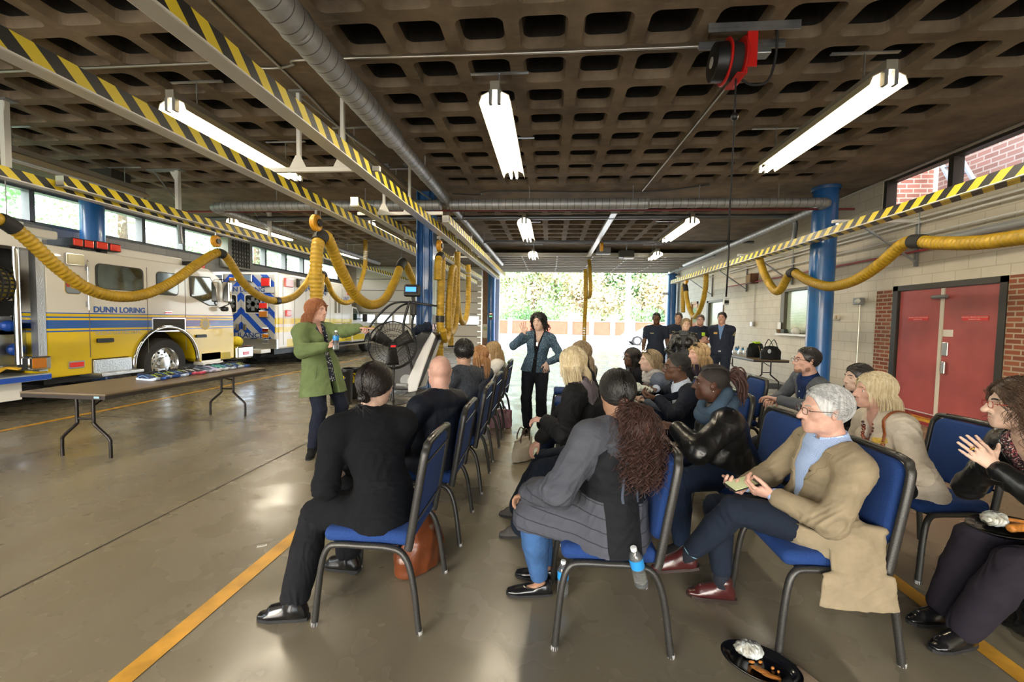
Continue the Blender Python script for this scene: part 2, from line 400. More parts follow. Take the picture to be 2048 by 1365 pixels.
# kerb below the red doors: yellow edge on a red face
struct(MB().bx(XR-.34, XR, 5.2, 8.9, 0, .10), 'trim_2', mat('kerb_red', '#8e2a26', .5, noise=.2))
struct(MB().bx(XR-.345, XR-.24, 5.2, 8.9, .10, .104).bx(XR-.345, XR-.34, 5.2, 8.9, .055, .104), 'trim_3', M_YPAINT)
# red double doors
M_RED = mat('red_door_paint', '#aa5553', .32, noise=.2, nscale=1.5, bump=.04, bscale=3)
def red_leaf(n, y0, y1, hinge):
    d = struct(MB().rbox((XR+.03, (y0+y1)/2, 1.16), (.045, y1-y0, 2.08), .006), n, M_RED)
    hb = MB()
    for z in (.45, 1.2, 1.95): hb.bx(XR-.004, XR+.012, hinge-.02, hinge+.02, z-.07, z+.07)
    hb.each('hinge', M_DARKM, d); return d
dl = red_leaf('door_1', 7.60, 8.43, 8.45); dr = red_leaf('door_2', 6.69, 7.54, 6.67)
MB().bx(XR-.006, XR+.02, 7.545, 7.60, .12, 2.2).build('astragal', mat('door_strip_cream', '#d8d2c2', .4), dl)
MB().rbox((XR-.006, 7.47, 1.22), (.02, .10, .22), .01).rbox((XR-.03, 7.45, .92), (.035, .06, .2), .012).build('pull_handle', mat('satin_steel', '#c9c9c6', .28, .8), dr)
MB().bx(XR-.003, XR+.01, 7.36, 7.53, 1.42, 1.53).build('plate', mat('paper_white', '#e6e2d8', .6), dr)
MB().cyl((XR-.05, 7.70, 2.06), (XR-.05, 7.44, 2.06), .028, 12).bx(XR-.06, XR+.02, 7.54, 7.60, 2.03, 2.09).build('coordinator', M_GREYP, dr)
RP = facing((0, -1, 0))
for dd, yc in ((dl, 8.02), (dr, 7.02)):
    sg = MB().bx(XR-.001, XR+.006, yc-.20, yc+.20, 1.675, 1.745).build('notice_strip', mat('notice_red', '#d0383a', .5), dd)
    t = text_mb('CAUTION  WATCH FOR VEHICLES', .026, RP, (XR-.004, yc, 1.725)); text_mb('EMERGENCY EXIT', .022, RP, (XR-.004, yc, 1.692), mb=t)
    t.build('lettering', mat('notice_letter', '#e8b0a8', .6), sg)
struct(MB().bx(XR-.03, XR+.2, 8.45, 8.56, .10, 2.3).bx(XR-.03, XR+.2, 6.56, 6.66, .10, 2.3).bx(XR-.03, XR+.2, 6.56, 8.56, 2.21, 2.30), 'trim_4', M_DARKM)
# high window frame, office window, far window, far wooden door
fr = struct(MB().bx(XR+.05, XR+.2, UW[0], UW[1], 3.74, 3.79).bx(XR+.05, XR+.2, UW[0], UW[1], 4.29, 4.34).bx(XR+.02, XR+.2, 8.92, 9.0, 3.74, 4.34)
            .bx(XR+.04, XR+.2, 7.58, 7.67, 3.74, 4.34).bx(XR+.04, XR+.2, 5.6, 5.69, 3.74, 4.34).bx(XR+.04, XR+.2, 3.6, 3.69, 3.74, 4.34), 'window_1', M_DARKM)
MB().bx(XR+.12, XR+.125, UW[0], UW[1], 3.78, 4.3).build('pane', M_GLASS, fr)
M_WIN = mat('bright_office_glass', '#cfdcd2', .05, spec=.8, noise=.3, nscale=2.2, col2='#a5c0a2')
def blind_mat():
    g = NG('window_with_blinds', .12); p = g.xyz()
    s = g.math('FRACT', g.math('MULTIPLY', p[2], 34.)); c = g.mix(g.ramp(s, .35, .6), srgb('#9fb5a0'), srgb('#d7dfd6'))
    n = g.noise(1.8, 3); c = g.mix(g.ramp(n, .4, .7, 0, .55), c, srgb('#86a77e')); g.b.inputs['Coat Weight'].default_value = .15; return g.col(c)
M_BLIND = blind_mat()
def wall_window(n, W, fw=.07):
    y0, y1, z0, z1 = W
    w = struct(MB().bx(XR-.03, XR+.12, y0, y0+fw, z0, z1).bx(XR-.03, XR+.12, y1-fw*2.6, y1, z0, z1).bx(XR-.03, XR+.12, y0, y1, z1-fw, z1).bx(XR-.02, XR+.12, y0, y1, z0, z0+.03), n, mat('window_frame_olive', '#5d584b', .5))
    MB().bx(XR+.06, XR+.075, y0, y1, z0, z1).build('pane', M_BLIND, w)
    MB().bx(XR-.12, XR+.05, y0-.05, y1+.05, z0-.05, z0).build('sill', M_WHITE, w); return w
wall_window('window_2', LW); wall_window('window_3', FW)
d4 = struct(MB().bx(XR-.03, XR+.1, 19.2, 19.3, 0, 2.5).bx(XR-.03, XR+.1, 20.0, 20.1, 0, 2.5).bx(XR-.03, XR+.1, 19.2, 20.1, 2.4, 2.5), 'door_3', mat('orange_wood', '#b9813d', .45, noise=.2))
MB().bx(XR+.02, XR+.06, 19.3, 20.0, 0, 2.4).build('leaf', mat('orange_wood'  , '#b9813d'), d4)
MB().bx(XR+.005, XR+.02, 19.42, 19.88, 1.2, 2.25).build('pane', mat('dark_pane', '#2b3134', .1), d4)
# left window band: mullions, panes
ym = [float(atX(px, py, XL)[1]) for px, py in ((64, 446), (287, 488), (367, 503), (490, 524), (531, 531))]
lw = MB().bx(XL-.2, XL+.02, YB+1, YF-1.2, 3.46, 3.53).bx(XL-.2, XL+.02, YB+1, YF-1.2, 4.17, 4.22)
for y in ym+[ym[0]-1.8, ym[0]-3.6, ym[4]+1.3, ym[4]+2.6, ym[4]+3.8]: lw.bx(XL-.18, XL+.02, y-.05, y+.05, 3.5, 4.2)
lwo = struct(lw, 'window_4', mat('window_frame_grey', '#5b6068', .5))
MB().bx(XL-.10, XL-.095, YB+1, YF-1.2, 3.5, 4.2).build('pane', M_GLASS, lwo)
# closed sectional bay door (left) and the open one parked under the ceiling (right)
def seam_door_mat():
    g = NG('sectional_door_white', .45); p = g.xyz(); s = g.math('FRACT', g.math('DIVIDE', p[2], .61))
    r = g.math('FRACT', g.math('MULTIPLY', p[2], 9.84)); e = g.math('LESS_THAN', s, .05)
    c = g.mix(g.ramp(r, 0, .12, .25, 0), srgb('#ece7da'), srgb('#c9c3b4')); c = g.mix(e, c, srgb('#8b867a'))
    return g.col(c)
d5 = struct(MB().bx(-10.75, -3.72, YF+.02, YF+.08, 0, 4.27), 'door_4', seam_door_mat())
for k in range(7):
    x0 = -10.5+k*.97
    w = MB().bx(x0, x0+.80, YF+.005, YF+.018, 1.30, 1.72).build('window_pane', mat('door_window_bright', '#f4fbff', .2, emit='#eaf6ff', estr=1.6), d5)
rb = MB()
for z in (.02, .62, 1.23, 1.84, 2.45, 3.06, 3.67): rb.bx(-10.7, -3.75, YF-.03, YF+.02, z, z+.035)
rb.each('stiffening_rib', mat('rib_grey', '#8f8b80', .5), d5)
hm = MB()
for z in np.arange(.3, 4.2, .305): hm.bx(-3.95, -3.75, YF-.05, YF-.0, z-.03, z+.03)
hm.bx(-3.74, -3.66, YF-.12, YF-.02, 0, 4.2).build('hinge_track', M_GALV, d5)
struct(MB().bx(-3.66, -3.30, YF-.1, YF, 0, 4.3), 'trim_5', mat('wood_post', '#8f6a4a', .6, noise=.2))
struct(MB().bx(-2.95, -2.76, YF-.14, YF+.02, 0, 4.3).bx(5.97, 6.10, YF-.14, YF+.02, 0, 4.3), 'trim_6', mat('jamb_white', '#e3e6e8', .4))
od = MB()
for k in range(9):
    y = 17.0+k*.61; od.bx(-2.65, 5.85, y+.01, y+.60, 4.14, 4.19)
odo = struct(od, 'door_5', mat('door_underside', '#8d8b84', .5))
rr = MB()
for k in range(10): y = 17.0+k*.61; rr.bx(-2.65, 5.85, y-.025, y+.025, 4.06, 4.14)
for x in (-1.2, .2, 1.6, 3.0, 4.4): rr.bx(x-.03, x+.03, 17, 22.5, 4.10, 4.14)
MB().bx(-2.7, 5.9, 16.93, 17.0, 4.08, 4.20).build('end_rail', M_WHITE, odo)
rr.each('section_rib', mat('rib_white', '#b3b0a7', .4), odo)
MB().bx(-2.76, -2.70, 16.5, 23, 4.02, 4.12).bx(5.90, 5.96, 16.5, 23, 4.02, 4.12).each('guide_rail', M_GALV, odo)
# painted floor lines and saw-cut joints
def strip(mb, x0, x1, y0, y1, w): mb.quad((x0-w/2, y0, .003), (x0+w/2, y0, .003), (x1+w/2, y1, .003), (x1-w/2, y1, .003))
s = MB(); strip(s, -1.82, -1.78, YB, 5.6, .10); struct(s, 'trim_7', M_YPAINT)
s = MB(); strip(s, 2.15, 2.15, YB, 6, .10); struct(s, 'trim_8', M_YPAINT)
s = MB(); strip(s, -7.18, -7.12, YB, 16, .10); struct(s, 'trim_9', M_YPAINT)
s = MB(); strip(s, -2.98, -2.98, YB, 23, .012)
for y in (-2.2, 5.9, 11.5, 17.2): s.quad((XL, y-.006, .003), (XR, y-.006, .003), (XR, y+.006, .003), (XL, y+.006, .003))
struct(s, 'trim_10', mat('joint_dark', '#3c362d', .8))
s = MB(); s.bx(XL, XL+.02, YB, YF, 0, .12); struct(s, 'baseboard_left', M_GREYP)
# ------------------------------------------------------------------ columns
def round_column(label, x, y, r, z1=ZC, bands=True):
    t = thing('support_column', label, 'column', (x, y, 0))
    MB().lathe([(0, 0), (r, 0), (r, z1-.02), (0, z1-.02)], 40).build('shaft', M_BLUE, t, .6)
    MB().lathe([(r+.02, z1-.07), (r+.03, z1-.05), (r+.03, z1), (0, z1)], 40).build('cap_plate', mat('column_cap', '#1b4f86', .4), t, .6)
    return t
round_column('thick round blue column beside the painted block wall, right of the folding table with bags', 5.52, 9.42, .225)
round_column('round blue column by the high windows, seen over the roof of the fire engine', -10.72, 9.25, .22)
round_column('round blue column at the right jamb of the open bay doorway', 6.02, 22.3, .21, 4.0)
round_column('round blue column at the left jamb of the open bay doorway', -3.10, 22.3, .20, 4.0)
t = thing('steel_column', 'blue steel column with vertical flutes and boxes, behind the stepper machine', 'column', (-2.78, 9.42, 0))
MB().bx(-.19, .19, -.012, .012, 0, ZC).bx(-.19, -.165, -.15, .15, 0, ZC).bx(.165, .19, -.15, .15, 0, ZC).bx(-.06, -.045, -.03, .03, 0, ZC).bx(.05, .07, -.06, .06, 0, ZC).build('shaft', M_BLUE, t)
MB().tube([(.12, -.06, 1.0), (.12, -.07, 2.2), (.11, -.06, 4.2)], .018, 8).tube([(-.10, -.05, 1.2), (-.10, -.05, 4.2)], .014, 8).build('cable', M_BLUE, t, .6)
MB().rbox((.22, -.10, 1.55), (.09, .09, .2), .01).build('switch_box', M_GREYP, t)
MB().rbox((.24, -.10, 1.28), (.08, .06, .12), .01).build('socket_box', M_WHITE, t)
MB().tube(spline([(.22, -.1, 1.45), (.27, -.12, 1.2), (.2, -.14, .95), (.25, -.12, .8), (.22, -.1, .6)], 8), .012, 8).build('cord', M_BLACK, t, 4)
MB().rbox((.24, -.12, .62), (.12, .1, .5), .02).build('red_box', mat('red_enamel', '#b32222', .4), t)
# ------------------------------------------------------------------ ducts and pipes
def duct_mat(nm, ax):
    g = NG(nm, .5, .55); p = g.xyz(); n = g.noise(7, 4)
    s = g.math('FRACT', g.math('DIVIDE', p[ax], .14)); c = g.mix(g.ramp(n, .3, .7), srgb('#a0a2a2'), srgb('#bdbfbf')); return g.col(g.mix(g.math('LESS_THAN', s, .07), c, srgb('#5f6061')))
M_DUCT = duct_mat('spiral_duct_along', 1); M_DUCTX = duct_mat('spiral_duct_across', 0)
def spiral(mb, path, r0, r1=None, step=.035, pitch=.14, seg=28):
    P = resample(path, step); n = len(P); r1 = r1 or r0
    d = np.linspace(0, 1, n); L = np.linalg.norm(np.diff(np.asarray(path, float), axis=0), axis=1).sum()
    s = d*L; rr = r0+(r1-r0)*d+np.where((s % pitch) < step*.9, .002, 0)
    return mb.tube(P, rr, seg)
t = thing('air_duct', 'fat spiral metal duct running under the ceiling from the top edge to the bay doorway', 'duct', (-2.22, 0, 4.05))
for y0, y1, r0, r1 in ((-5.5, 2.6, .165, .16), (2.6, 5.9, .148, .142), (5.9, 8.8, .108, .105), (8.8, 19.2, .078, .075)):
    MB_ = MB(); spiral(MB_, [(0, y0, 0), (0, y1, 0)], r0, r1); MB_.build('duct_section', M_DUCT, t, 4)
h = MB()
for y, r in ((.4, .162), (3.6, .147), (7.4, .107), (10.8, .078), (14, .077)): h.lathe([(r+.002, -.015), (r+.008, 0), (r+.002, .015)], 28, rotm(PI/2), (0, y, 0))
h.each('strap', M_GALV, t)
h = MB()
for y, r in ((.4, .162), (3.6, .147), (7.4, .107), (10.8, .078), (14, .077)): h.bx(-.008, .008, y-.01, y+.01, r, ZC-4.05)
h.each('hanger_rod', M_GALV, t)
t = thing('cross_duct', 'dark spiral duct crossing the whole ceiling in front of the columns', 'duct', (0, 9.0, 3.96))
MB_ = MB(); spiral(MB_, spline([(-7.55, .35, 0), (-7.5, .08, 0), (-7.2, 0, 0)], 6), .105); spiral(MB_, [(-7.2, 0, 0), (-2.35, 0, 0)], .105); spiral(MB_, [(-2.15, 0, 0), (1.9, 0, 0)], .108); spiral(MB_, [(1.9, 0, 0), (5.15, 0, 0)], .085); spiral(MB_, spline([(5.15, 0, 0), (5.32, .05, 0), (5.36, .3, 0)], 6), .085)
MB_.build('main_run', M_DUCTX, t, 4)
MB_ = MB(); spiral(MB_, [(-7.55, .35, 0), (-7.4, 9.0, -.05)], .10, .085); MB_.build('left_branch', M_DUCT, t, 4)
MB_ = MB(); spiral(MB_, [(5.36, .3, 0), (5.45, 9.5, 0)], .085, .075); MB_.build('right_branch', M_DUCT, t, 4)
h = MB()
for x in (-6, -4, -.5, 1.6, 2.9, 4.4): h.bx(x-.006, x+.006, -.006, .006, 0, .37)
h.each('hanger_rod', M_GALV, t)
def pipe(label, name, cat, pts, r, m, sp=True, group=None):
    P = np.asarray(pts, float); c = P[0].copy(); o = MB().tube(resample(spline(P, 8), .06) if sp and len(P) > 2 else P, r, 10).build(name, m, None, 1.0)
    return tag(o, label, cat, group)
zc = ZC-.02
pipe('thin steel conduit crossing the near coffers, bent down beside the fat duct', 'conduit', 'conduit', [atZ(*p, zc) for p in ((-300, 158), (0, 144), (400, 127), (440, 126), (480, 129), (510, 136), (560, 136), (590, 128), (610, 120), (1000, 108), (1450, 91))], .013, M_CONDUIT)
pipe('straight steel conduit running back from the red cord reel across the coffers', 'conduit', 'conduit', [atZ(*p, zc) for p in ((1503, 112), (1285, 382))], .013, M_CONDUIT)
pipe('steel conduit running along the solid strip left of the fat duct', 'conduit', 'conduit', [atZ(*p, zc) for p in ((420, 0), (640, 215), (760, 350))], .016, M_CONDUIT)
pipe('dark iron pipe crossing the ceiling just behind the cross duct', 'iron_pipe', 'pipe', [(-9.6, 10.45, 3.4), (-9.55, 10.4, 3.98), (-9.2, 10.4, 4.02), (-2, 10.4, 4.02), (4.6, 10.4, 4.02), (5.4, 10.4, 3.98), (5.46, 10.4, 3.5)], .055, mat('iron_pipe_grey', '#6f7274', .4, .6))
pipe('thin red sprinkler pipe crossing the ceiling under the cross duct', 'sprinkler_pipe', 'pipe', [(-9, 9.3, 3.93), (6.0, 9.3, 3.90)], .022, mat('pipe_red', '#7c2a30', .5))
pipe('thin black conduit with a kink on the solid ceiling beam', 'conduit', 'conduit', [atZ(*p, zc) for p in ((905, 388), (960, 390), (990, 383), (1280, 384), (1420, 370))], .014, M_DARKM)
pipe('second iron pipe crossing the far bay ceiling', 'iron_pipe', 'pipe', [(-2.3, 13.6, 3.6), (-2.3, 13.6, 3.98), (-2.0, 13.6, 4.02), (6.0, 13.6, 4.02)], .04, MATS['iron_pipe_grey'])
# pipes on the right wall
xw = XR-.10
for (za, r, lab, m) in ((3.42, .016, 'upper thin white conduit of the pair along the right wall', M_WHITE), (3.34, .016, 'lower thin white conduit of the pair along the right wall', M_WHITE), (3.13, .016, 'thin conduit just above the fat silver pipe on the right wall', M_WHITE),
                       (2.98, .06, 'fat silver pipe along the right wall behind the yellow hose', mat('silver_pipe', '#d3d5d6', .4, .35)), (2.86, .018, 'thin red pipe along the right wall under the silver pipe', mat('pipe_red_bright', '#a8323a', .45))):
    y1 = 8.6 if r == .06 else 16
    pipe(lab, 'wall_pipe', 'pipe', [(xw, -4, za), (xw, y1, za)], r, m)
pipe('thin steel conduit under the coffer edge above the high right window', 'conduit', 'conduit', [(XR-.06, -3, 4.36-.03), (XR-.06, 10.2, 4.36-.03)], .012, M_CONDUIT)
# ------------------------------------------------------------------ striped exhaust rails
def stripes(name, axis_sign, period=.27):
    g = NG(name, .4); p = g.xyz()
    f = g.math('FRACT', g.math('DIVIDE', g.math('ADD', p[1], g.math('MULTIPLY', g.math('ADD', p[2], p[0]), axis_sign)), period))
    c = g.mix(g.math('GREATER_THAN', f, .5), srgb('#e8cf2e'), srgb('#181817')); return g.col(c)
M_STR = stripes('hazard_stripes', 1.0); M_STR2 = stripes('hazard_stripes_reversed', -1.0)
M_RAIL = mat('rail_aluminium', '#cfcfca', .35, .5)
def rail(label, x, z, y0, y1, w=.13, h=.15, striped=True):
    t = thing('exhaust_rail', label, 'rail', (x, y0, z)); L = y1-y0
    MB().bx(-w/2, w/2, 0, L, 0, h).build('rail_body', M_RAIL, t)
    if striped:
        MB().bx(w/2, w/2+.004, 0, L, .018, h).bx(-w/2-.004, -w/2, 0, L, .018, h).each('side_tape', M_STR, t)
        if w > .15: MB().bx(-w/2+.004, -.012, 0, L, -.004, 0).bx(.012, w/2-.004, 0, L, -.004, 0).each('bottom_tape', M_STR2, t)
    MB().bx(-w/2-.012, w/2+.012, 0, L, .004, .016).each('lip', M_WHITE, t)
    return t
rail('striped rail left of the near left lamp, running to the blue steel column', -3.55, 3.22, -4, 20)
rail('striped rail beside the fat duct, its middle washed bright by a lamp', -2.30, 3.30, -4, 18.5)
rail('striped rail along the high windows above the fire engine', -7.15, 3.30, -4, 9.6)
rail('striped rail reaching on behind the ambulance under the windows', -6.98, 3.36, 5.6, 20)
rail('striped rail bracketed out from the right wall, passing the thick blue column', 5.0, 3.17, -4, 18.4, w=.20, h=.14)
rail('short striped rail starting above the orange balancer, left of the blue steel column', -3.30, 3.42, 7.0, 20)
rail('striped rail starting beside the cross channel, right of the blue steel column top', -2.05, 3.40, 8.2, 18.5)
rail('plain white rail hanging in the middle of the far bay', 1.36, 3.98, 9.9, 16.5, .12, .10, False)
# rail hangers and brackets
def hanger(label, y, xs, x0, x1, z):
    t = thing('rail_hanger', label, 'hanger', (0, y, z), 0, 'cross channel rail hangers')
    MB().bx(x0, x1, -.025, .025, 0, .055).build('cross_channel', M_WHITE, t)
    for x in xs:
        MB().bx(x-.022, x+.022, -.022, .022, .17, ZC-z-.02).each('post', M_WHITE, t)
        MB().prism([(x-.11, .05), (x+.11, .05), (x+.03, .2), (x-.03, .2)], -.03, -.024, 1).each('gusset_plate', M_WHITE, t)
        MB().bx(x-.1, x+.1, -.06, .06, ZC-z-.025, ZC-z).each('top_plate', M_GREYP, t)
    MB().bar((xs[0], 0, ZC-z-.05), (xs[0]+.65, .8, .5), .02).build('brace', M_GALV, t)
hanger('white channel hanger under the ceiling right of the lit left lamp', 5.24, (-3.19, -2.62), -3.72, -2.14, 3.38)
hanger('white channel hanger second from the camera under the fat duct', 7.78, (-3.1, -2.62), -3.6, -2.0, 3.46)
hanger('white channel hanger at the blue steel column', 10.6, (-3.1, -2.6), -3.7, -2.0, 3.56)
hanger('white channel hanger farthest back, over the left bay', 13.9, (-3.1, -2.6), -3.7, -2.0, 3.56)
for y, lab in ((5.21, 'white post hanger at the left edge over the fire engine'), (7.87, 'white post hanger with a diagonal brace over the fire engine cab'), (10.6, 'white post hanger over the ambulance')):
    t = thing('post_hanger', lab, 'hanger', (-7.27, y, 3.45))
    MB().bx(-.035, .035, -.035, .035, 0, .9).each('post', M_WHITE, t); MB().bx(-.6, .12, -.07, .07, .9, .92).each('top_plate', M_GREYP, t)
    MB().prism([(-.03, .7), (-.14, .88), (.05, .88), (.03, .7)], -.03, -.026, 1).each('gusset_plate', M_WHITE, t)
    MB().bar((-.5, 0, .9), (-.02, 0, .3), .015).build('brace', M_GALV, t)
for y, lab in ((8.1, 'wall bracket with a strut carrying the right rail beside the red doors'), (11.95, 'wall bracket carrying the right rail above the office window'), (14.6, 'wall bracket carrying the right rail beyond the office window'), (17.6, 'farthest wall bracket carrying the right rail')):
    t = thing('wall_bracket', lab, 'bracket', (XR, y, 3.36))
    MB().bx(-1.42, 0, -.03, .03, 0, .05).build('arm', M_WHITE, t); MB().bx(-.045, -.005, -.025, .025, -.75, .1).build('wall_channel', M_GREYP, t)
    MB().bar((-1.0, 0, 0), (-.05, 0, -.66), .03).build('strut', M_GALV, t)
    MB().bx(-1.34, -1.26, -.04, .04, -.04, 0).build('rail_clamp', M_GALV, t)
# ------------------------------------------------------------------ fluorescent lamps
M_TUBE = mat('lamp_tube_lit', '#fff3d6', .3, emit='#fff3da', estr=60)
M_TUBE_OFF = mat('lamp_tube_unlit', '#dfe4e8', .2)
M_REFL = mat('lamp_reflector', '#b3a78c', .5); M_REFLOUT = mat('lamp_housing', '#8d887d', .5)
def lamp(label, x, y0, L=2.44, z=3.93, lit=True, tilt=0, strength=None):
    t = thing('fluorescent_lamp', label, 'lamp', (x, y0, z), 0, 'twin tube lamps with winged reflectors')
    MB().bx(-.05, .05, -.03, L+.03, .06, .15).build('housing', M_REFLOUT, t)
    r = MB()
    for s in (-1, 1):
        pr = [(s*.05, .06), (s*.05, .066), (s*.15, .02), (s*.175, -.06), (s*.168, -.062), (s*.142, .012), (s*.05, .058)]
        r.prism(pr, 0, L, 1)
    r.each('reflector', M_REFL, t)
    for s in (-1, 1):
        MB().cyl((s*.045, .03, -.052), (s*.045, L-.03, -.052), .019, 12).build('tube', M_TUBE if lit else M_TUBE_OFF, t, .8)
    sk = MB()
    for yy in (0, L): sk.bx(-.062, -.028, yy-.03, yy+.03, -.078, .06).bx(.028, .062, yy-.03, yy+.03, -.078, .06)
    sk.each('socket', M_GREYP, t)
    hg = MB()
    for yy in (.35, L-.35): hg.bx(-.006, .006, yy-.006, yy+.006, .15, ZC-z)
    hg.each('hanger_rod', M_GALV, t)
    mb_ = MB()
    for yy in (.35, L-.35): mb_.bx(-.33, .33, yy-.02, yy+.02, ZC-z-.012, ZC-z)
    mb_.each('mounting_bar', M_GALV, t)
lamp('lit lamp under the near left coffers, between the two striped rails', -4.30, 4.6)
lamp('lit lamp hanging nearest the picture centre, right of the fat duct', -.64, 4.64)
lamp('lit lamp under the near right coffers, right of the red cord reel', 3.15, 4.5)
lamp('unlit lamp under the ceiling above the fire engine', -8.2, 5.6, lit=False)
lamp('lit lamp over the cab of the fire engine, under the left branch duct', -7.9, 10.1)
lamp('lit lamp in the far left bay above the red-haired woman', -4.6, 10.6)
lamp('lit lamp in the far bay left of the white rail', -.68, 10.3)
lamp('lit lamp in the far bay near the right wall', 3.18, 10.3)
lamp('small distant lit lamp above the left half of the bay doorway', -.68, 15.2, 1.22)
lamp('small distant lit lamp above the right half of the bay doorway', 3.6, 15.2, 1.22)
lamp('small distant lit lamp at the far end of the left bay', -7.6, 15.2, 1.22)
lamp('unlit grey lamp tucked beside the fat duct', -2.95, 5.9, 2.44, 4.05, lit=False)
# ------------------------------------------------------------------ yellow exhaust hoses
M_HOSE = mat('yellow_hose', '#b08d20', .5, noise=.18, nscale=7)
def hose_mesh(P, r, ring=.05, seg=14):
    P = resample(P, ring/4); n = len(P); k = np.arange(n) % 4
    rr = r*np.array([1.0, 1.0, .9, .9])[k]; return MB().tube(P, rr, seg)
def hose(label, pts, r, X=None, bands=(), saddle=(), ring=.06, smooth=True, couple=()):
    P = np.array([atX(a, b, X) for a, b in pts]) if X is not None else np.asarray(pts, float)
    c = P[0].copy(); t = thing('exhaust_hose', label, 'hose', tuple(c)); S = spline(P-c, 10)
    hose_mesh(S, r, ring).build('corrugated_tube', M_HOSE, t, 4)
    for i in saddle:
        i0 = max(0, i*10-4); i1 = min(len(S)-1, i*10+4)
        MB().tube(S[i0:i1+1], r*1.1, 16).build('saddle', M_RUBBER, t, 1.0)
        if c[2]+S[i*10][2] < 3.15: MB().cyl(S[i*10]+np.array([0, 0, r]), S[i*10]*np.array([1, 1, 0])+np.array([0, 0, 3.22-c[2]]), .006, 6).build('support_cord', M_GREYP, t)
    for i in bands:
        k = int(i*10); MB().tube(S[max(0, k-1):k+2], r*1.12, 16).build('band', M_BLACK, t, 1.0)
    for i in couple:
        k = int(i*10); MB().tube(S[max(0, k-2):k+3], r*.95, 16).build('coupling', M_GALV, t, 1.0)
    return t
hose('long yellow hose swagged across the fire engine and the ambulance rear', [(-60, 425), (-20, 436), (14, 447), (60, 483), (115, 535), (172, 576), (230, 593), (285, 590), (340, 567), (390, 532), (425, 510), (440, 507), (456, 519), (486, 565), (518, 592), (553, 602), (590, 592), (617, 560), (628, 528), (634, 495)], .088, -6.9, saddle=(2, 11), bands=(15,))
hose('yellow hose dropping behind the red-haired woman and swagging to the blue steel column', [(634, 640), (633, 600), (632, 550), (634, 500), (641, 476), (652, 474), (661, 490), (685, 545), (712, 592), (742, 610), (770, 598), (791, 560), (803, 527), (811, 529), (824, 556), (837, 580), (842, 600)], .092, -3.45, saddle=(4, 12))
hose('thin yellow hose looping beside the lettering of the ambulance side', [(641, 592), (643, 560), (647, 548), (655, 565), (668, 592), (690, 606), (710, 596), (723, 560), (730, 530), (731, 480)], .075, -6.2, saddle=(2,), couple=(8.4,))
hose('yellow hose hanging straight down left of the dark-haired seated man', [(875, 560), (876, 530), (880, 513), (884, 519), (883, 560), (881, 620), (880, 680), (880, 720)], .082, -2.38, saddle=(2,), bands=(5.3, 5.9), ring=.07)
hose('dull yellow hose looping beside the straight hose near the blue steel column', [(915, 505), (914, 560), (912, 640), (905, 664), (897, 660), (898, 600), (903, 545), (907, 536), (909, 545), (905, 610), (897, 665), (890, 680), (886, 660)], .075, -2.25, ring=.08)
hose('bright yellow hose loop in front of the closed white bay door', [(936, 530), (937, 560), (936, 610), (932, 637), (926, 646), (919, 634), (915, 600), (914, 560)], .08, -2.45, couple=(0.6,), ring=.09)
hose('thin yellow hose end hanging with a black nozzle left of the open doorway', [(902, 655), (902, 675), (902, 695)], .075, -2.6, bands=(0.2, 1.9), ring=.09)
hose('dull yellow hose dropping from the white rail in the middle of the doorway', [(1171, 540), (1171, 600), (1169, 650), (1168, 700), (1167, 735)], .085, 1.36, couple=(2.3,), ring=.1)
hose('short dull yellow hose loop at the end of the white rail', [(1174, 545), (1173, 575), (1175, 592), (1179, 594), (1181, 580), (1180, 545), (1178, 515)], .075, 1.5, ring=.1)
hose('long yellow hose swagged along the right wall above the red doors', [(2200, 452), (2048, 474), (1950, 486), (1870, 486), (1836, 483), (1806, 489), (1768, 522), (1727, 552), (1690, 568), (1655, 573), (1620, 563), (1600, 552), (1585, 545), (1574, 556), (1563, 577), (1553, 583), (1541, 571), (1528, 547), (1518, 517)], .088, 5.05, saddle=(4, 12), ring=.06)
hose('yellow hose loop hanging from the right rail behind the standing firefighters', [(1412, 545), (1411, 575), (1405, 605), (1396, 627), (1388, 634), (1380, 622), (1374, 600), (1371, 575), (1368, 570), (1366, 585), (1366, 625)], .085, 5.05, saddle=(7,), ring=.09)
M_ORANGE = mat('balancer_orange', '#d99a1f', .4)
def balancer(label, p, r=.13):
    t = thing('spring_balancer', label, 'balancer', tuple(p))
    MB().lathe([(0, -.05), (r*.8, -.05), (r, -.03), (r, .03), (r*.8, .05), (0, .05)], 24, rotm(0, PI/2)).build('drum', M_ORANGE, t, .6)
    MB().lathe([(0, .05), (r*.45, .05), (r*.45, .075), (0, .075)], 20, rotm(0, PI/2)).build('cap', M_BLACK, t, .6)
    MB().tube([(0, 0, r), (0, 0, r+.06)], .02, 8).build('hook', M_GALV, t); MB().cyl((0, 0, -r), (0, 0, -r-.22), .005, 6).build('cord', M_GREYP, t)
balancer('orange and black spring balancer above the red-haired woman', atX(632, 446, -3.45), .12)
balancer('orange spring balancer above the yellow hose over the fire engine', atX(432, 483, -6.9), .12)
balancer('orange spring balancer high above the straight yellow hose near the steel column', atX(879, 492, -2.4), .12)
balancer('orange spring balancer at the far end of the white rail', atX(1203, 494, 1.5), .14)
balancer('orange spring balancer on the hose behind the firefighters', atX(1372, 562, 5.05), .14)
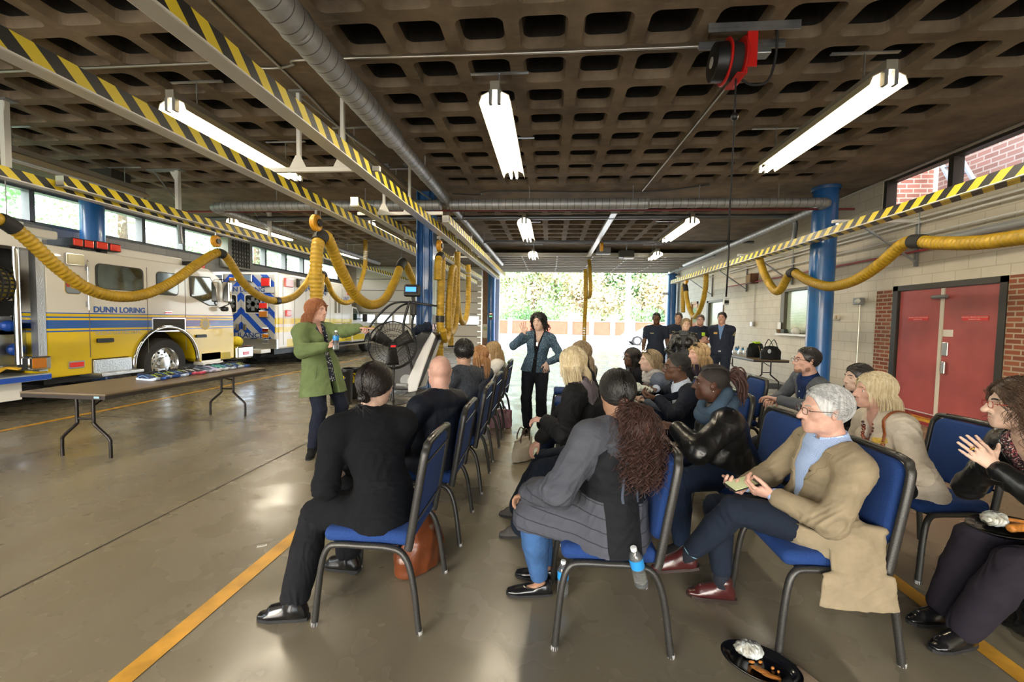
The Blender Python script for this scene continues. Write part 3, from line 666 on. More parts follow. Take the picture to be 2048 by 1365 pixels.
# ------------------------------------------------------------------ cord reel
b = atZ(1500, 60, ZC); c0 = (float(b[0]), float(b[1]), ZC)
t = thing('cord_reel', 'red cord reel with a black drum bolted to two steel channels under the ceiling', 'cord reel', c0)
for dy in (-.10, .17):
    MB().bx(-.42, .40, dy-.022, dy+.022, -.045, 0).bx(-.42, .40, dy-.022, dy-.012, -.08, -.05).each('strut_channel', M_GALV, t)
M_RRED = mat('reel_red', '#c8201c', .35)
MB().bx(-.06, -.048, -.1, .2, -.44, -.08).bx(-.06, .03, -.11, -.10, -.40, -.08).bx(-.14, -.048, -.1, .2, -.45, -.44).each('frame', M_RRED, t)
MB().lathe([(.0, -.01), (.2, -.01), (.21, 0), (.2, .01), (.1, .02), (.1, .12), (.2, .125), (.21, .135), (.2, .145), (0, .145)], 32, rotm(0, -PI/2), (-.07, .04, -.27)).build('spool', M_RRED, t, .5)
MB().lathe([(.105, .01), (.16, .015), (.165, .07), (.16, .12), (.105, .125)], 28, rotm(0, -PI/2), (-.07, .04, -.27)).build('wound_cord', M_RUBBER, t, .5)
MB().lathe([(0, .26), (.15, .26), (.17, .25), (.175, .145), (0, .145)], 32, rotm(0, -PI/2), (-.07, .04, -.27)).build('drum', M_BLACK, t, .6)
MB().lathe([(0, .264), (.05, .264), (.05, .258)], 20, rotm(0, -PI/2), (-.07, .04, -.27)).build('badge', mat('badge_white', '#d9d5d0', .5), t)
MB().tube(spline([(.16, -.1, -.02), (.22, -.06, -.08), (.23, -.02, -.3), (.18, .0, -.48), (.05, .02, -.50), (-.05, .03, -.44)], 8), .012, 8).build('feed_cord', M_RUBBER, t, 4)
MB().rbox((.22, .26, -.06), (.16, .12, .08), .01).build('junction_box', M_GALV, t)
dropx = float(atZ(1464, 150, 3.6)[0])
MB().tube(spline([(-.12, -.02, -.46), (-.12, -.03, -.9), (-.13, -.02, -2.03)], 6), .009, 8).build('drop_cord', M_RUBBER, t, 4)
MB().sph((-.12, -.03, -.82), .035, 12, 8).build('stop_ball', M_BLACK, t, 4)
# pendant cord with a control box at the far right, and small ceiling gear
pt = atY(1452, 600, 11.5)
t = thing('pendant_cord', 'long black drop cord with a grey plug box hanging in front of the right wall', 'cord', (float(pt[0]), 11.5, 0))
MB().tube([(0, 0, ZC), (.02, 0, 3.2), (0, 0, 2.25)], .022, 8).build('cord', M_RUBBER, t, 4); MB().rbox((0, 0, 2.12), (.12, .1, .16), .015).build('plug_box', mat('plug_grey', '#c9cccd', .5), t)
MB().bx(-.055, .055, -.055, -.05, 2.08, 2.16).build('black_label', M_BLACK, t)
def ceiling_box(name, label, cat, p, size, m):
    o = MB().rbox((0, 0, 0), size, .01).build(name, m, None, None, loc=tuple(p)); return tag(o, label, cat)
ceiling_box('vent_box', 'dark box heater under the ceiling beside the left round column', 'heater', (-8.75, 7.9, 4.22), (.5, .4, .28), M_DARKM)
t = thing('door_operator', 'black and grey motor unit of the bay door under the far ceiling', 'motor', (2.6, 15.6, 3.95))
MB().rbox((0, 0, 0), (.5, .35, .25), .02).build('motor', M_DARKM, t); MB().rbox((-.8, 0, .12), (.5, .35, .25), .02).build('control_box', M_GREYP, t); MB().bx(-.1, .25, -.2, .1, -.16, -.12).build('lens', M_WHITE, t)
MB().bx(-.02, .02, -.02, .02, .1, .42).bx(-.82, -.78, -.02, .02, .2, .42).each('hanger_rod', M_GALV, t); MB().bx(-1.0, .4, -.02, .02, .405, .42).build('mounting_bar', M_GALV, t)
# unit heater / louvre on the left wall
p = atX(464, 500, XL)
t = thing('wall_louvre', 'grey wall louvre with slats between the high left windows', 'louvre', (XL+.03, float(p[1]), 3.55))
MB().bx(0, .3, -.6, .6, -.35, .65).build('case', mat('louvre_case', '#8f8f88', .5), t); lv = MB()
for k in range(7): lv.bx(.3, .33, -.42, .42, -.28+k*.13, -.21+k*.13)
for k in range(7): lv.bx(.31, .34, -.4+k*.13, -.385+k*.13, -.3, .6)
lv.build('grille', M_DARKM, t)
# ------------------------------------------------------------------ fire engine (side plane X = EX)
EX = -8.1
def ep(px, py): p = atX(px, py, EX); return float(p[1]), float(p[2])
def zz(x, y): return ep(x/3.592, 420+y/3.592)       # a point of a 3.59x enlargement of the side
M_CHROME = mat('chrome', '#e3e4e4', .12, 1.0); M_DPLATE = mat('diamond_plate', '#c6c8c9', .3, .9, bump=.2, bscale=55)
M_VGLASS = mat('vehicle_glass', '#1c2422', .04, spec=.9, coat=.6, noise=.5, nscale=1.2, col2='#55605a')
M_REDL = mat('red_lens', '#d02a24', .15, coat=.8, emit='#d02a24', estr=.15); M_AMBL = mat('amber_lens', '#c8791c', .15, coat=.8)
M_TYRE = mat('tyre_rubber', '#2c2c2e', .8, bump=.2, bscale=40); M_STEELW = mat('polished_wheel', '#dcdcda', .2, .9)
def engine_paint():
    g = NG('engine_paint', .18, 0, .6); z = g.xyz()[2]
    c = g.mix(g.math('GREATER_THAN', z, 1.565), srgb('#f2cf1a'), srgb('#f1ece1'))
    for a, b in ((1.548, 1.565), (1.478, 1.502), (1.30, 1.44), (1.242, 1.266)):
        m = g.math('MULTIPLY', g.math('GREATER_THAN', z, a), g.math('LESS_THAN', z, b)); c = g.mix(m, c, srgb('#2a63b8'))
    return g.col(c)
M_ENG = engine_paint(); M_WVEH = mat('vehicle_white', '#f1eee6', .22, coat=.5); M_LBLUE = mat('lettering_blue', '#2456a8', .35)
eng = thing('fire_engine', 'yellow and white fire engine with blue stripes parked behind the long table', 'fire engine', (EX, 6.2, 0))
O = np.array([EX, 6.2, 0])
def eb(mb, name, m, par=eng, smooth=None, bevel=0.):
    mb.moved(t=-O); return mb.build(name, m, par, smooth, bevel)
def ee(mb, name, m, par=eng, smooth=None, bevel=0.):
    mb.moved(t=-O); return mb.each(name, m, par, smooth, bevel)
ac = (8.43, .54); ar = .76
arch = [(ac[0]+ar*math.cos(a), ac[1]+ar*math.sin(a)) for a in np.linspace(0.02, PI-.02, 24)]
prof = [(6.24, .49), (6.24, 2.66), (9.55, 2.66), (9.95, 2.45), (10.30, 1.75), (10.36, 1.5), (10.36, .47), (9.30, .47)]+arch+[(7.6, .74), (6.92, .74), (6.92, .49)]
body = eb(MB().prism([(y, z) for y, z in prof], EX-2.45, EX, 0), 'cab', M_ENG, bevel=.05)
# roof bevel panel, door seams
sm = MB()
for x in (178, 295, 371): y, _ = ep(x, 620); sm.bx(EX, EX+.004, y-.005, y+.005, .78, 2.5)
ee(sm, 'door_seam', mat('seam_brown', '#6f6a5c', .6))
def panel_poly(pts, x0=0., x1=.012): return MB().prism(pts, EX+x0, EX+x1, 0)
def rr_pts(a, b, r=.07):
    (y0, z0), (y1, z1) = a, b; p = rrect(abs(y1-y0), abs(z1-z0), r, 4); return p+np.array([(y0+y1)/2, (z0+z1)/2])
for a, b in (((680, 380), (1030, 590)), ((1118, 440), (1280, 620))):
    fr = eb(panel_poly(rr_pts(zz(*a), zz(*b), .09), 0, .012), 'side_window', M_DARKM)
    w = rr_pts(zz(*a), zz(*b), .09); c = w.mean(0); eb(panel_poly(c+(w-c)*.93, .010, .016), 'pane', M_VGLASS, fr)
q = [zz(*p) for p in ((1358, 475), (1505, 482), (1545, 560), (1560, 660), (1555, 690), (1500, 690), (1365, 620))]
fr = eb(panel_poly(q, 0, .012), 'side_window', M_DARKM); q = np.array(q); c = q.mean(0); eb(panel_poly(c+(q-c)*.93, .010, .016), 'pane', M_VGLASS, fr)
# windscreen and front
eb(MB().quad((EX-.12, 9.99, 2.40), (EX-2.3, 9.99, 2.40), (EX-2.3, 10.31, 1.72), (EX-.12, 10.31, 1.72)).moved(t=(0, .012, .006)), 'windscreen', M_VGLASS)
P = ep(439, 584)
mr = eb(MB().rbox((EX+.16, P[0]+.05, P[1]), (.20, .10, .50), .03), 'mirror', M_CHROME, bevel=0)
eb(MB().tube([(EX, P[0], P[1]+.3), (EX+.2, P[0]+.05, P[1]+.28), (EX+.2, P[0]+.05, P[1]-.3), (EX, P[0], P[1]-.4)], .016, 8), 'mirror_arm', M_BLACK, mr, 4)
eb(MB().rbox((EX+.15, P[0]-.03, P[1]-.42), (.16, .12, .12), .04), 'lower_mirror', M_BLACK, mr)
# bumper
eb(MB().rbox((EX-1.2, 10.72, .60), (2.5, .62, .34), .05), 'bumper', M_CHROME)
eb(MB().rbox((EX+.055, 10.72, .57), (.02, .22, .09), .008), 'bumper_light', M_REDL)
eb(MB().sph((EX-.15, 10.62, .88), (.16, .18, .14), 14, 10), 'hydrant_bag', mat('hi_vis_yellow', '#e6cf24', .6, noise=.2))
# lettering and badge
ER = facing((0, 1, 0))
y0, z0 = zz(668, 716); y1, _ = zz(1043, 716)
eb(text_mb('DUNN LORING', .145, ER, (EX+.004, (y0+y1)/2, z0-.004), extrude=.002, bold=.005, sx=.97), 'lettering', M_LBLUE)
y0, z0 = zz(668, 889); y1, _ = zz(1025, 889)
eb(text_mb('VOLUNTEER FIRE DEPT.', .095, ER, (EX+.004, (y0+y1)/2, z0), extrude=.002, sx=.88), 'lettering', mat('lettering_silver', '#cfc9a4', .4))
a, b = zz(460, 455), zz(582, 610); bd = eb(panel_poly(rr_pts(a, b, .06), 0, .008), 'badge', mat('badge_rim', '#c2a44a', .4))
w = rr_pts(a, b, .06); c = w.mean(0); eb(panel_poly(c+(w-c)*.95, .006, .010), 'badge_field', mat('badge_blue', '#55687e', .4), bd)
w2 = rr_pts(a, b, .05); eb(panel_poly(c+(w2-c)*.86, .008, .012), 'badge_field', mat('badge_grey', '#8d979c', .4), bd)
em = MB().sph((EX+.012, c[0], c[1]), (.006, .06, .075), 12, 8)
eb(em, 'emblem', mat('emblem_gold', '#e0a62c', .4), bd)
ee(MB().sph((EX+.012, c[0]-.08, c[1]-.01), (.006, .035, .05), 10, 8).sph((EX+.012, c[0]+.08, c[1]-.01), (.006, .04, .05), 10, 8), 'emblem', mat('emblem_red', '#b5422f', .4), bd)
c = np.array(ep(410, 648)); sl = MB()
for k in range(12): a = k*PI/6; sl.sph((EX+.003, c[0]+.12*math.cos(a), c[1]+.12*math.sin(a)), (.004, .03, .03), 8, 6)
sl.lathe([(0, 0), (.12, 0), (.12, .006), (0, .006)], 24, rotm(0, PI/2), (EX, c[0], c[1]))
seal = eb(sl, 'seal', mat('seal_gold', '#dcc16a', .4)); eb(MB().lathe([(0, 0), (.08, 0), (.08, .004), (0, .004)], 24, rotm(0, PI/2), (EX+.006, c[0], c[1])), 'seal_center', mat('seal_grey', '#b9ad97', .4), seal)
# grille, handles, marker lights
a, b = zz(1085, 775), zz(1330, 872); eb(panel_poly(rr_pts(a, b, .02), 0, .02), 'grille_frame', M_CHROME)
w = rr_pts(a, b, .02); c = w.mean(0); eb(panel_poly(c+(w-c)*np.array([.93, .84]), .018, .024), 'grille_mesh', mat('grille_dark', '#3e3d3a', .5, .5, bump=1., bscale=130))
for a, b in (((690, 925), (808, 950)), ((1402, 898), (1476, 916))):
    p0, p1 = zz(*a), zz(*b); eb(panel_poly(rr_pts(p0, p1, .02), 0, .04), 'door_handle', M_BLACK, bevel=.006)
for a, b, m in (((485, 1090), (603, 1133), M_REDL), ((1178, 730), (1232, 750), M_REDL)):
    p0, p1 = zz(*a), zz(*b); l = eb(panel_poly(rr_pts(p0, p1, .015), 0, .02), 'marker_light', M_CHROME); w = rr_pts(p0, p1, .01); c = w.mean(0)
    eb(panel_poly(c+(w-c)*np.array([.8, .62]), .018, .035), 'lens', m, l)
a, b = zz(455, 305), zz(588, 405); l = eb(panel_poly(rr_pts(a, b, .03), 0, .05), 'scene_light', M_CHROME); w = rr_pts(a, b, .03); c = w.mean(0)
eb(panel_poly(c+(w-c)*.86, .045, .07), 'lens', mat('warm_glass', '#d8d0a4', .15, coat=.5), l)
hm = MB()
for z in (2.36, 1.72): y, _ = ep(176, 560); hm.bx(EX, EX+.03, y-.05, y-.01, z-.05, z+.05)
ee(hm, 'door_hinge', M_GALV); y, _ = ep(175, 560); eb(MB().cyl((EX+.025, y-.01, 1.62), (EX+.025, y-.01, 2.46), .013, 8), 'grab_rail', M_CHROME, smooth=1.)
# wheel arch trim, wheel, steps
tr = MB().tube([(EX+.015, ac[0]+ar*math.cos(a), ac[1]+ar*math.sin(a)) for a in np.linspace(-.05, PI+.05, 30)], .04, 8)
eb(tr, 'wheel_arch_trim', M_CHROME, smooth=4)
eb(MB().prism([(ac[0]+(ar-.01)*math.cos(a), ac[1]+(ar-.01)*math.sin(a)) for a in np.linspace(0, PI, 20)], EX-.75, EX-.45, 0), 'arch_liner', M_RUBBER)
def wheel(par, x, y, z, R, wdt, O_, rim=.62, m=M_STEELW, holes=10, nm='wheel'):
    t = MB().lathe([(R*rim, -wdt/2), (R*.93, -wdt/2), (R, -wdt*.32), (R, wdt*.32), (R*.93, wdt/2), (R*.8, wdt*.52), (R*rim, wdt*.46), (R*rim, -wdt/2)], 48, rotm(0, PI/2), (x, y, z)).moved(t=-O_).build(nm, M_TYRE, par, .6)
    MB().lathe([(R*rim*1.01, wdt*.47), (R*rim*.97, wdt*.5), (R*rim*.92, wdt*.42), (R*rim*.88, wdt*.20), (R*rim*.55, wdt*.26), (R*.24, wdt*.26), (R*.22, wdt*.44), (R*.1, wdt*.47), (0, wdt*.47)], 40, rotm(0, PI/2), (x, y, z)).moved(t=-O_).build('rim', m, t, .6)
    h = MB(); hb = MB()
    for k in range(holes):
        a = k*2*PI/holes; rr = R*rim*.70
        h.sph((x+wdt*.235, y+rr*math.cos(a), z+rr*math.sin(a)), (.012, R*.055, R*.055), 10, 6)
        rr = R*.33; hb.cyl((x+wdt*.2, y+rr*math.cos(a+.3), z+rr*math.sin(a+.3)), (x+wdt*.32, y+rr*math.cos(a+.3), z+rr*math.sin(a+.3)), R*.03, 6)
    h.moved(t=-O_).each('hand_hole', M_BLACK, t, 1); hb.moved(t=-O_).each('lug_nut', M_GALV, t)
    return t
wheel(eng, EX-.22, 8.43, .53, .53, .34, O)
wheel(eng, EX-2.23, 8.43, .53, .53, .34, O)
y0, z0 = zz(655, 1120)
eb(MB().rbox((EX-.12, 7.27, .58), (.3, .70, .30), .01).rbox((EX+.03, 7.27, .47), (.42, .78, .06), .012), 'entry_step', M_DPLATE)
eb(MB().rbox((EX-.08, 9.62, .42), (.25, .62, .05), .01).bx(EX-.2, EX-.0, 9.32, 9.9, .44, .66), 'front_step', M_WVEH)
eb(MB().bx(EX-.006, EX+.006, 9.92, 10.22, .47, .64), 'yellow_flap', mat('flap_yellow', '#c9b21e', .4))
eb(MB().bx(EX-2.2, EX-.3, 6.4, 10.3, .35, .52), 'chassis', M_BLACK)
# roof gear
for i, (a, b) in enumerate((((555, 205), (715, 258)), ((720, 228), (908, 285)))):
    (y0, z0), (y1, z1) = zz(*a), zz(*b); k = eb(MB().rbox((EX-.35, (y0+y1)/2, (z0+z1)/2-.02), (.5, abs(y1-y0), .15), .02), 'light_bar', M_BLACK)
    for f in (.25, .75): eb(MB().rbox((EX-.11, y0+(y1-y0)*f, (z0+z1)/2-.02), (.05, abs(y1-y0)*.40, .12), .01), 'lens', M_REDL, k)
    eb(MB().bx(EX-.3, EX-.2, (y0+y1)/2-.06, (y0+y1)/2+.06, 2.62, 2.78), 'foot', M_BLACK, k)
eb(MB().rbox((EX-.9, 8.25, 2.74), (1.3, 1.75, .20), .03), 'roof_unit', M_WVEH)
eb(MB().rbox((EX-.45, 9.3, 2.70), (.8, .35, .16), .02), 'beacon_base', M_BLACK); eb(MB().rbox((EX-.1, 9.46, 2.71), (.12, .12, .14), .02), 'lens', M_REDL)
# pump panel and hose bed behind the cab
eb(MB().bx(EX-2.4, EX-.42, 2.2, 6.2, .45, 2.55), 'pump_body', mat('pump_panel_black', '#26282a', .5, .2, noise=.15))
eb(MB().bx(EX-.42, EX-.40, 2.2, 6.15, 1.74, 1.80).bx(EX-.45, EX+.02, 2.2, 6.2, 2.55, 2.74), 'roof_edge', M_WVEH)
eb(MB().bx(EX-.12, EX+.0, 6.12, 6.235, .62, 2.55), 'corner_plate', M_DPLATE)
eb(MB().cyl((EX-.12, 5.95, .75), (EX-.12, 5.95, 2.55), .045, 14), 'grab_pole', M_CHROME, smooth=1.)
a = atX(30, 555, EX-.2); net = eb(MB().sph((EX-.28, 5.55, 1.98), (.24, .52, .30), 24, 14), 'stowed_gear', mat('stowed_bags', '#c9b022', .7, noise=.7, nscale=5, col2='#4b4c4e'))
nm = MB()
for k in range(-5, 6):
    f = math.sqrt(max(0, 1-(k/6)**2)); nm.tube([(EX-.28+.26*f*math.cos(t), 5.55+.55*k/6, 1.98+.32*f*math.sin(t)) for t in np.linspace(-1.6, 1.6, 12)], .012, 5)
for k in range(-4, 5):
    f = math.sqrt(max(0, 1-(k/5)**2)); nm.tube([(EX-.28+.26*f*math.cos(t), 5.55+.55*f*math.sin(t), 1.98+.32*k/5) for t in np.linspace(-1.6, 1.6, 12)], .012, 5)
eb(nm, 'cargo_net', M_RUBBER, smooth=4)
pp = MB()
def on_panel(px, py, dx=-.40): p = atX(px, py, EX+dx); return float(p[1]), float(p[2])
y, z = on_panel(44, 639); eb(MB().rbox((EX-.39, y, z), (.03, .32, .13), .01), 'gauge_plate', M_CHROME)
y, z = on_panel(8, 652); eb(MB().rbox((EX-.39, y, z), (.03, .34, .30), .01), 'valve_plate', M_GALV); eb(MB().sph((EX-.30, y, z), (.10, .12, .09), 14, 10), 'outlet_cap', mat('valve_blue', '#2353b4', .35))
y, z = on_panel(40, 698); eb(MB().bx(EX-.40, EX-.375, y-.3, y+.12, z-.25, z+.3), 'valve_plate', M_GALV); eb(MB().sph((EX-.30, y-.12, z), (.09, .12, .10), 14, 10), 'outlet_cap', MATS['valve_blue'])
eb(MB().lathe([(0, 0), (.14, 0), (.17, .05), (.1, .12), (.05, .15), (0, .15)], 24, rotm(0, PI/2), (EX-.38, y-.5, z+.05)), 'suction_inlet', mat('inlet_grey', '#5b5e60', .35, .6), smooth=.6)
y, z = on_panel(57, 684); eb(MB().bx(EX-.40, EX-.38, y-.07, y+.07, z-.1, z+.08), 'red_plate', M_REDL)
y, z = on_panel(12, 735); ee(MB().rbox((EX-.36, y, z), (.08, .2, .06), .01).rbox((EX-.36, y+.35, z), (.08, .2, .06), .01), 'drain_valve', M_GALV)
y, z = ep(92, 725); l = eb(MB().rbox((EX-.05, y-.12, z), (.24, .30, .22), .03), 'side_light', M_CHROME); eb(MB().rbox((EX+.05, y-.14, z), (.06, .20, .17), .02), 'lens', M_AMBL, l)
eb(MB().bx(EX-.45, EX+.28, 2.2, 6.05, .56, .60).bx(EX+.20, EX+.30, 2.2, 6.05, .52, .62), 'running_board', M_DPLATE)
eb(MB().bx(EX+.30, EX+.305, 2.2, 6.05, .525, .60), 'board_stripe', mat('stripe_blue', '#2352b8', .35)); eb(MB().bx(EX-.4, EX+.18, 2.2, 5.75, .25, .52), 'lower_box', M_WVEH)
st = atX(48, 738, EX+.05)
eb(MB().tube(spline([(EX-.05, 4.9, .62), (EX+.1, 5.2, .64), (EX+.05, 5.5, .66), (EX-.02, 5.7, .72), (EX+.1, 5.8, .70)], 8), .055, 8, flat=.35), 'folded_strap', mat('strap_yellow', '#d3a72a', .7), smooth=4)
p = atX(24, 468, EX+.02); eb(MB().bx(EX-.6, EX-.02, 2.5, 6.0, 2.74, 2.95), 'equipment_box', mat('box_white', '#e2e2de', .4))
eb(text_mb('117', .16, ER, (EX-.015, float(p[1])-.05, 2.84), bold=.004), 'lettering', M_BLACK)
eb(MB().rbox((EX-.3, 6.3, 2.85), (.3, .55, .14), .03), 'spot_lamp', M_WVEH)
# ------------------------------------------------------------------ ambulance
AX, AY, AZ0, AZ1 = -8.4, 12.6, .54, 2.92
OA = np.array([AX, AY, 0]); amb = thing('ambulance', 'white ambulance with blue chevron rear doors and yellow side stripes beside the fire engine', 'ambulance', tuple(OA))
def ab(mb, name, m, par=amb, smooth=None, bevel=0.): mb.moved(t=-OA); return mb.build(name, m, par, smooth, bevel)
def ae(mb, name, m, par=amb, smooth=None, bevel=0.): mb.moved(t=-OA); return mb.each(name, m, par, smooth, bevel)
def side_paint():
    g = NG('ambulance_side_paint', .2, 0, .5); p = g.xyz(); z = p[2]; c = srgb('#f3f1ec')
    for a, b in ((1.32, 1.50), (1.06, 1.22)):
        m = g.math('MULTIPLY', g.math('GREATER_THAN', z, a), g.math('LESS_THAN', z, b)); c = g.mix(m, c, srgb('#f0d428'))
    m = g.math('MULTIPLY', g.math('MULTIPLY', g.math('GREATER_THAN', z, .58), g.math('LESS_THAN', z, .84)), g.math('GREATER_THAN', p[1], .45)); c = g.mix(m, c, srgb('#f0d428'))
    return g.col(c)
ab(MB().bx(AX-2.35, AX, AY, 17.6, AZ0, AZ1), 'patient_box', side_paint(), bevel=.06)
def chevron():
    g = NG('chevron_sheeting', .25); p = g.xyz()
    f = g.math('FRACT', g.math('DIVIDE', g.math('ADD', p[2], g.math('ABSOLUTE', g.math('ADD', p[0], 1.17))), .46))
    return g.col(g.mix(g.math('GREATER_THAN', f, .52), srgb('#c3c5c6'), srgb('#1d4fc0')))
M_CHEV = chevron()
ab(MB().bx(AX-2.22, AX-.10, AY-.02, AY, .86, 2.84), 'chevron_panel', M_CHEV)
RR = facing((1, 0, 0)); xc = AX-1.17
for s in (-1, 1):
    d = ab(MB().rbox((xc+s*.405, AY-.03, 1.66), (.79, .03, 1.62), .01), 'rear_door', M_CHEV)
    w = ab(MB().prism(rrect(.56, .60, .08)+np.array([xc+s*.40, 1.93]), AY-.052, AY-.04, 1), 'door_window', M_WHITE, d)
    ab(MB().prism(rrect(.49, .53, .06)+np.array([xc+s*.40, 1.93]), AY-.056, AY-.05, 1), 'pane', mat('tinted_pane', '#16191b', .08), w)
    st = MB()
    for k in range(3): a = k*PI/3; st.box((xc+s*.40, AY-.058, 1.93), (.11, .004, .42), rotm(0, a, 0))
    ab(st, 'star', mat('star_grey', '#6f7478', .3), w)
    ab(MB().rbox((xc+s*.12, AY-.06, 1.20), (.11, .04, .20), .02), 'door_handle', M_CHROME, d)
ab(MB().bx(xc-1.05, xc+1.1, AY-.05, AY-.02, 2.28, 2.46), 'name_band', mat('band_grey', '#c5c7c8', .3)); ab(MB().bx(xc-.85, xc+.85, AY-.06, AY-.048, .88, 1.03), 'name_band', MATS['band_grey'])
ab(text_mb('DUNN LORING', .20, RR, (xc+.02, AY-.056, 2.365), bold=.004, sx=1.12), 'lettering', mat('lettering_navy', '#1d3f86', .35))
ab(text_mb('AMBULANCE', .21, RR, (xc+.0, AY-.066, .955), bold=.004, sx=1.2), 'lettering', MATS['lettering_navy'])
for x, z, sx, sz, m, nm in ((-.33, 2.60, .32, .30, M_REDL, 'red_lens'), (-.42, 1.88, .30, .20, M_REDL, 'red_lens'), (-.42, 1.62, .30, .22, M_AMBL, 'amber_lens'), (-.36, 1.13, .22, .14, mat('dark_red_lens', '#6d1d1f', .15), 'tail_lens'), (-.36, .95, .22, .14, M_AMBL, 'tail_lens'), (-.36, .78, .22, .14, mat('clear_lens', '#6d7274', .1, coat=.8), 'tail_lens'),
                            (-.95, 2.72, .34, .24, mat('blue_grey_lens', '#74879c', .1, coat=.8), 'work_lamp'), (-1.9, 2.72, .34, .24, MATS['blue_grey_lens'], 'work_lamp'), (-1.42, 2.68, .22, .12, M_AMBL, 'amber_lens')):
    b = ab(MB().rbox((AX+x, AY-.05, z), (sx, .06, sz), .015), nm+'_bezel', M_CHROME); ab(MB().rbox((AX+x, AY-.085, z), (sx*.84, .03, sz*.78), .012), nm, m, b)
ab(MB().bx(AX-2.3, AX+.0, AY-.07, AY+.02, .55, .84), 'kick_plate', M_DPLATE); ab(MB().rbox((AX-1.2, AY-.35, .50), (2.1, .45, .12), .02), 'step_bumper', M_WVEH)
ab(MB().bx(AX-1.0, AX-.86, AY-.59, AY-.57, .45, .55), 'tow_hook', M_BLACK)
# side: doors, lettering, lamps
def sp(px, py): p = atX(px, py, AX); return float(p[1]), float(p[2])
sm = MB()
for px in (566, 589, 612, 660, 684): y, _ = sp(px, 600); sm.bx(AX, AX+.006, y-.012, y+.012, .66, 2.7)
ae(sm, 'door_seam', mat('seam_grey', '#b5b3ad', .5))
SR = facing((0, 1, 0)); y0, z0 = sp(606, 578); y1, _ = sp(650, 585); L = 'DUNN LORING'; lt = MB()
for i, ch in enumerate(L):
    if ch == ' ': continue
    f = i/(len(L)-1); yy = y0+(y1-y0)*f; h = .14*math.sin(PI*f); a = .38*math.cos(PI*f)
    text_mb(ch, .27, SR@rotm(0, 0, a), (AX+.006, yy, z0-.04+h), mb=lt, bold=.006)
ab(lt, 'lettering', M_LBLUE)
y, z = sp(692, 598); ab(text_mb('UNIT', .2, SR, (AX+.006, y, z)), 'lettering', M_LBLUE)
for px, py, sx, sz, m in ((576, 566, .40, .28, mat('red_white_lens', '#d9433d', .15, coat=.8)), (699, 584, .42, .30, M_REDL), (575, 627, .24, .20, M_REDL)):
    y, z = sp(px, py); ab(MB().rbox((AX+.03, y, z), (.06, sx, sz), .02), 'side_lens', m)
for px, py in ((596, 567), (652, 577)):
    y, z = sp(px, py); b = ab(MB().rbox((AX+.04, y, z), (.08, .22, .28), .02), 'side_lamp', M_BLACK); ab(MB().rbox((AX+.08, y+.05, z), (.02, .12, .2), .01), 'lens', M_WHITE, b)
for px in (671, 678): y, z = sp(px, 611); ab(MB().prism(rrect(.16, .62, .05)+np.array([y, z]), AX, AX+.012, 0), 'side_window', mat('dusk_pane', '#8a8578', .1, coat=.6))
y, z = sp(695, 682); ab(text_mb('CALL 9-1-1', .10, SR, (AX+.006, y, z+.06)), 'lettering', mat('lettering_dark', '#4d4a36', .5))
ab(MB().bx(AX-2.1, AX-.2, AY+.1, 20.6, .36, .56), 'chassis', M_BLACK); ab(MB().bx(AX-.05, AX+.10, 13.9, 19.6, .40, .46), 'running_board', M_CHROME)
wheel(amb, AX-.2, 14.3, .42, .42, .30, OA, holes=8); wheel(amb, AX-2.1, 14.3, .42, .42, .30, OA, holes=8); wheel(amb, AX-.2, 19.3, .42, .42, .28, OA, holes=8)
hp = [(17.6, .5), (17.6, 2.05), (18.05, 2.0), (18.55, 1.42), (19.9, 1.28), (20.1, 1.1), (20.1, .5), (19.8, .5), (19.65, .75), (19.3, .9), (18.95, .75), (18.8, .5)]
cab_ = ab(MB().prism(hp, AX-2.0, AX+.0, 0), 'cab', M_WVEH, bevel=.05)
ab(MB().prism([(17.68, 1.45), (17.68, 1.95), (18.0, 1.92), (18.42, 1.45)], AX, AX+.01, 0), 'cab_window', mat('green_dark_glass', '#2c3d36', .06, coat=.6), cab_)
ab(MB().bx(AX, AX+.006, 17.65, 19.95, 1.0, 1.18), 'cab_stripe', mat('stripe_yellow', '#f0d428', .3), cab_); ab(MB().bx(AX, AX+.006, 17.65, 18.8, .6, .84), 'cab_stripe', MATS['stripe_yellow'], cab_)
ab(MB().rbox((AX+.25, 18.3, 1.55), (.2, .12, .34), .03), 'mirror', M_BLACK, cab_); ab(MB().tube([(AX, 18.3, 1.5), (AX+.2, 18.3, 1.5)], .02, 8), 'mirror_arm', M_BLACK, cab_)
# ------------------------------------------------------------------ implicit bodies: smooth unions of tapered limbs, meshed by surface nets
def V3(*a): return np.array(a, float)
def unit(v): v = np.asarray(v, float); return v/(np.linalg.norm(v)+1e-12)
class Prim:
    __slots__ = ('kind', 'a', 'k')
    def __init__(s, kind, a, k=.02): s.kind = kind; s.a = a; s.k = k
def RC(a, b, ra, rb, k=.02): return Prim('rc', (V3(*a), V3(*b), ra, rb), k)
def EL(c, r, R=None, k=.02): return Prim('el', (V3(*c), V3(*r), np.eye(3) if R is None else np.asarray(R)), k)
def LO(nodes, k=.02): return Prim('lo', [(V3(*p), unit(sd), w, d) for p, sd, w, d in nodes], k)
def HS(p, n): return Prim('hs', (V3(*p), unit(n)), 0)
def bounds(pr):
    if pr.kind == 'rc':
        a, b, ra, rb = pr.a; return np.minimum(a-ra, b-rb), np.maximum(a+ra, b+rb)
    if pr.kind == 'el':
        c, r, R = pr.a; e = np.sqrt(((R*r)**2).sum(1)); return c-e, c+e
    if pr.kind == 'lo':
        P = np.array([n[0] for n in pr.a]); m = max(max(n[2], n[3]) for n in pr.a); return P.min(0)-m, P.max(0)+m
    return None
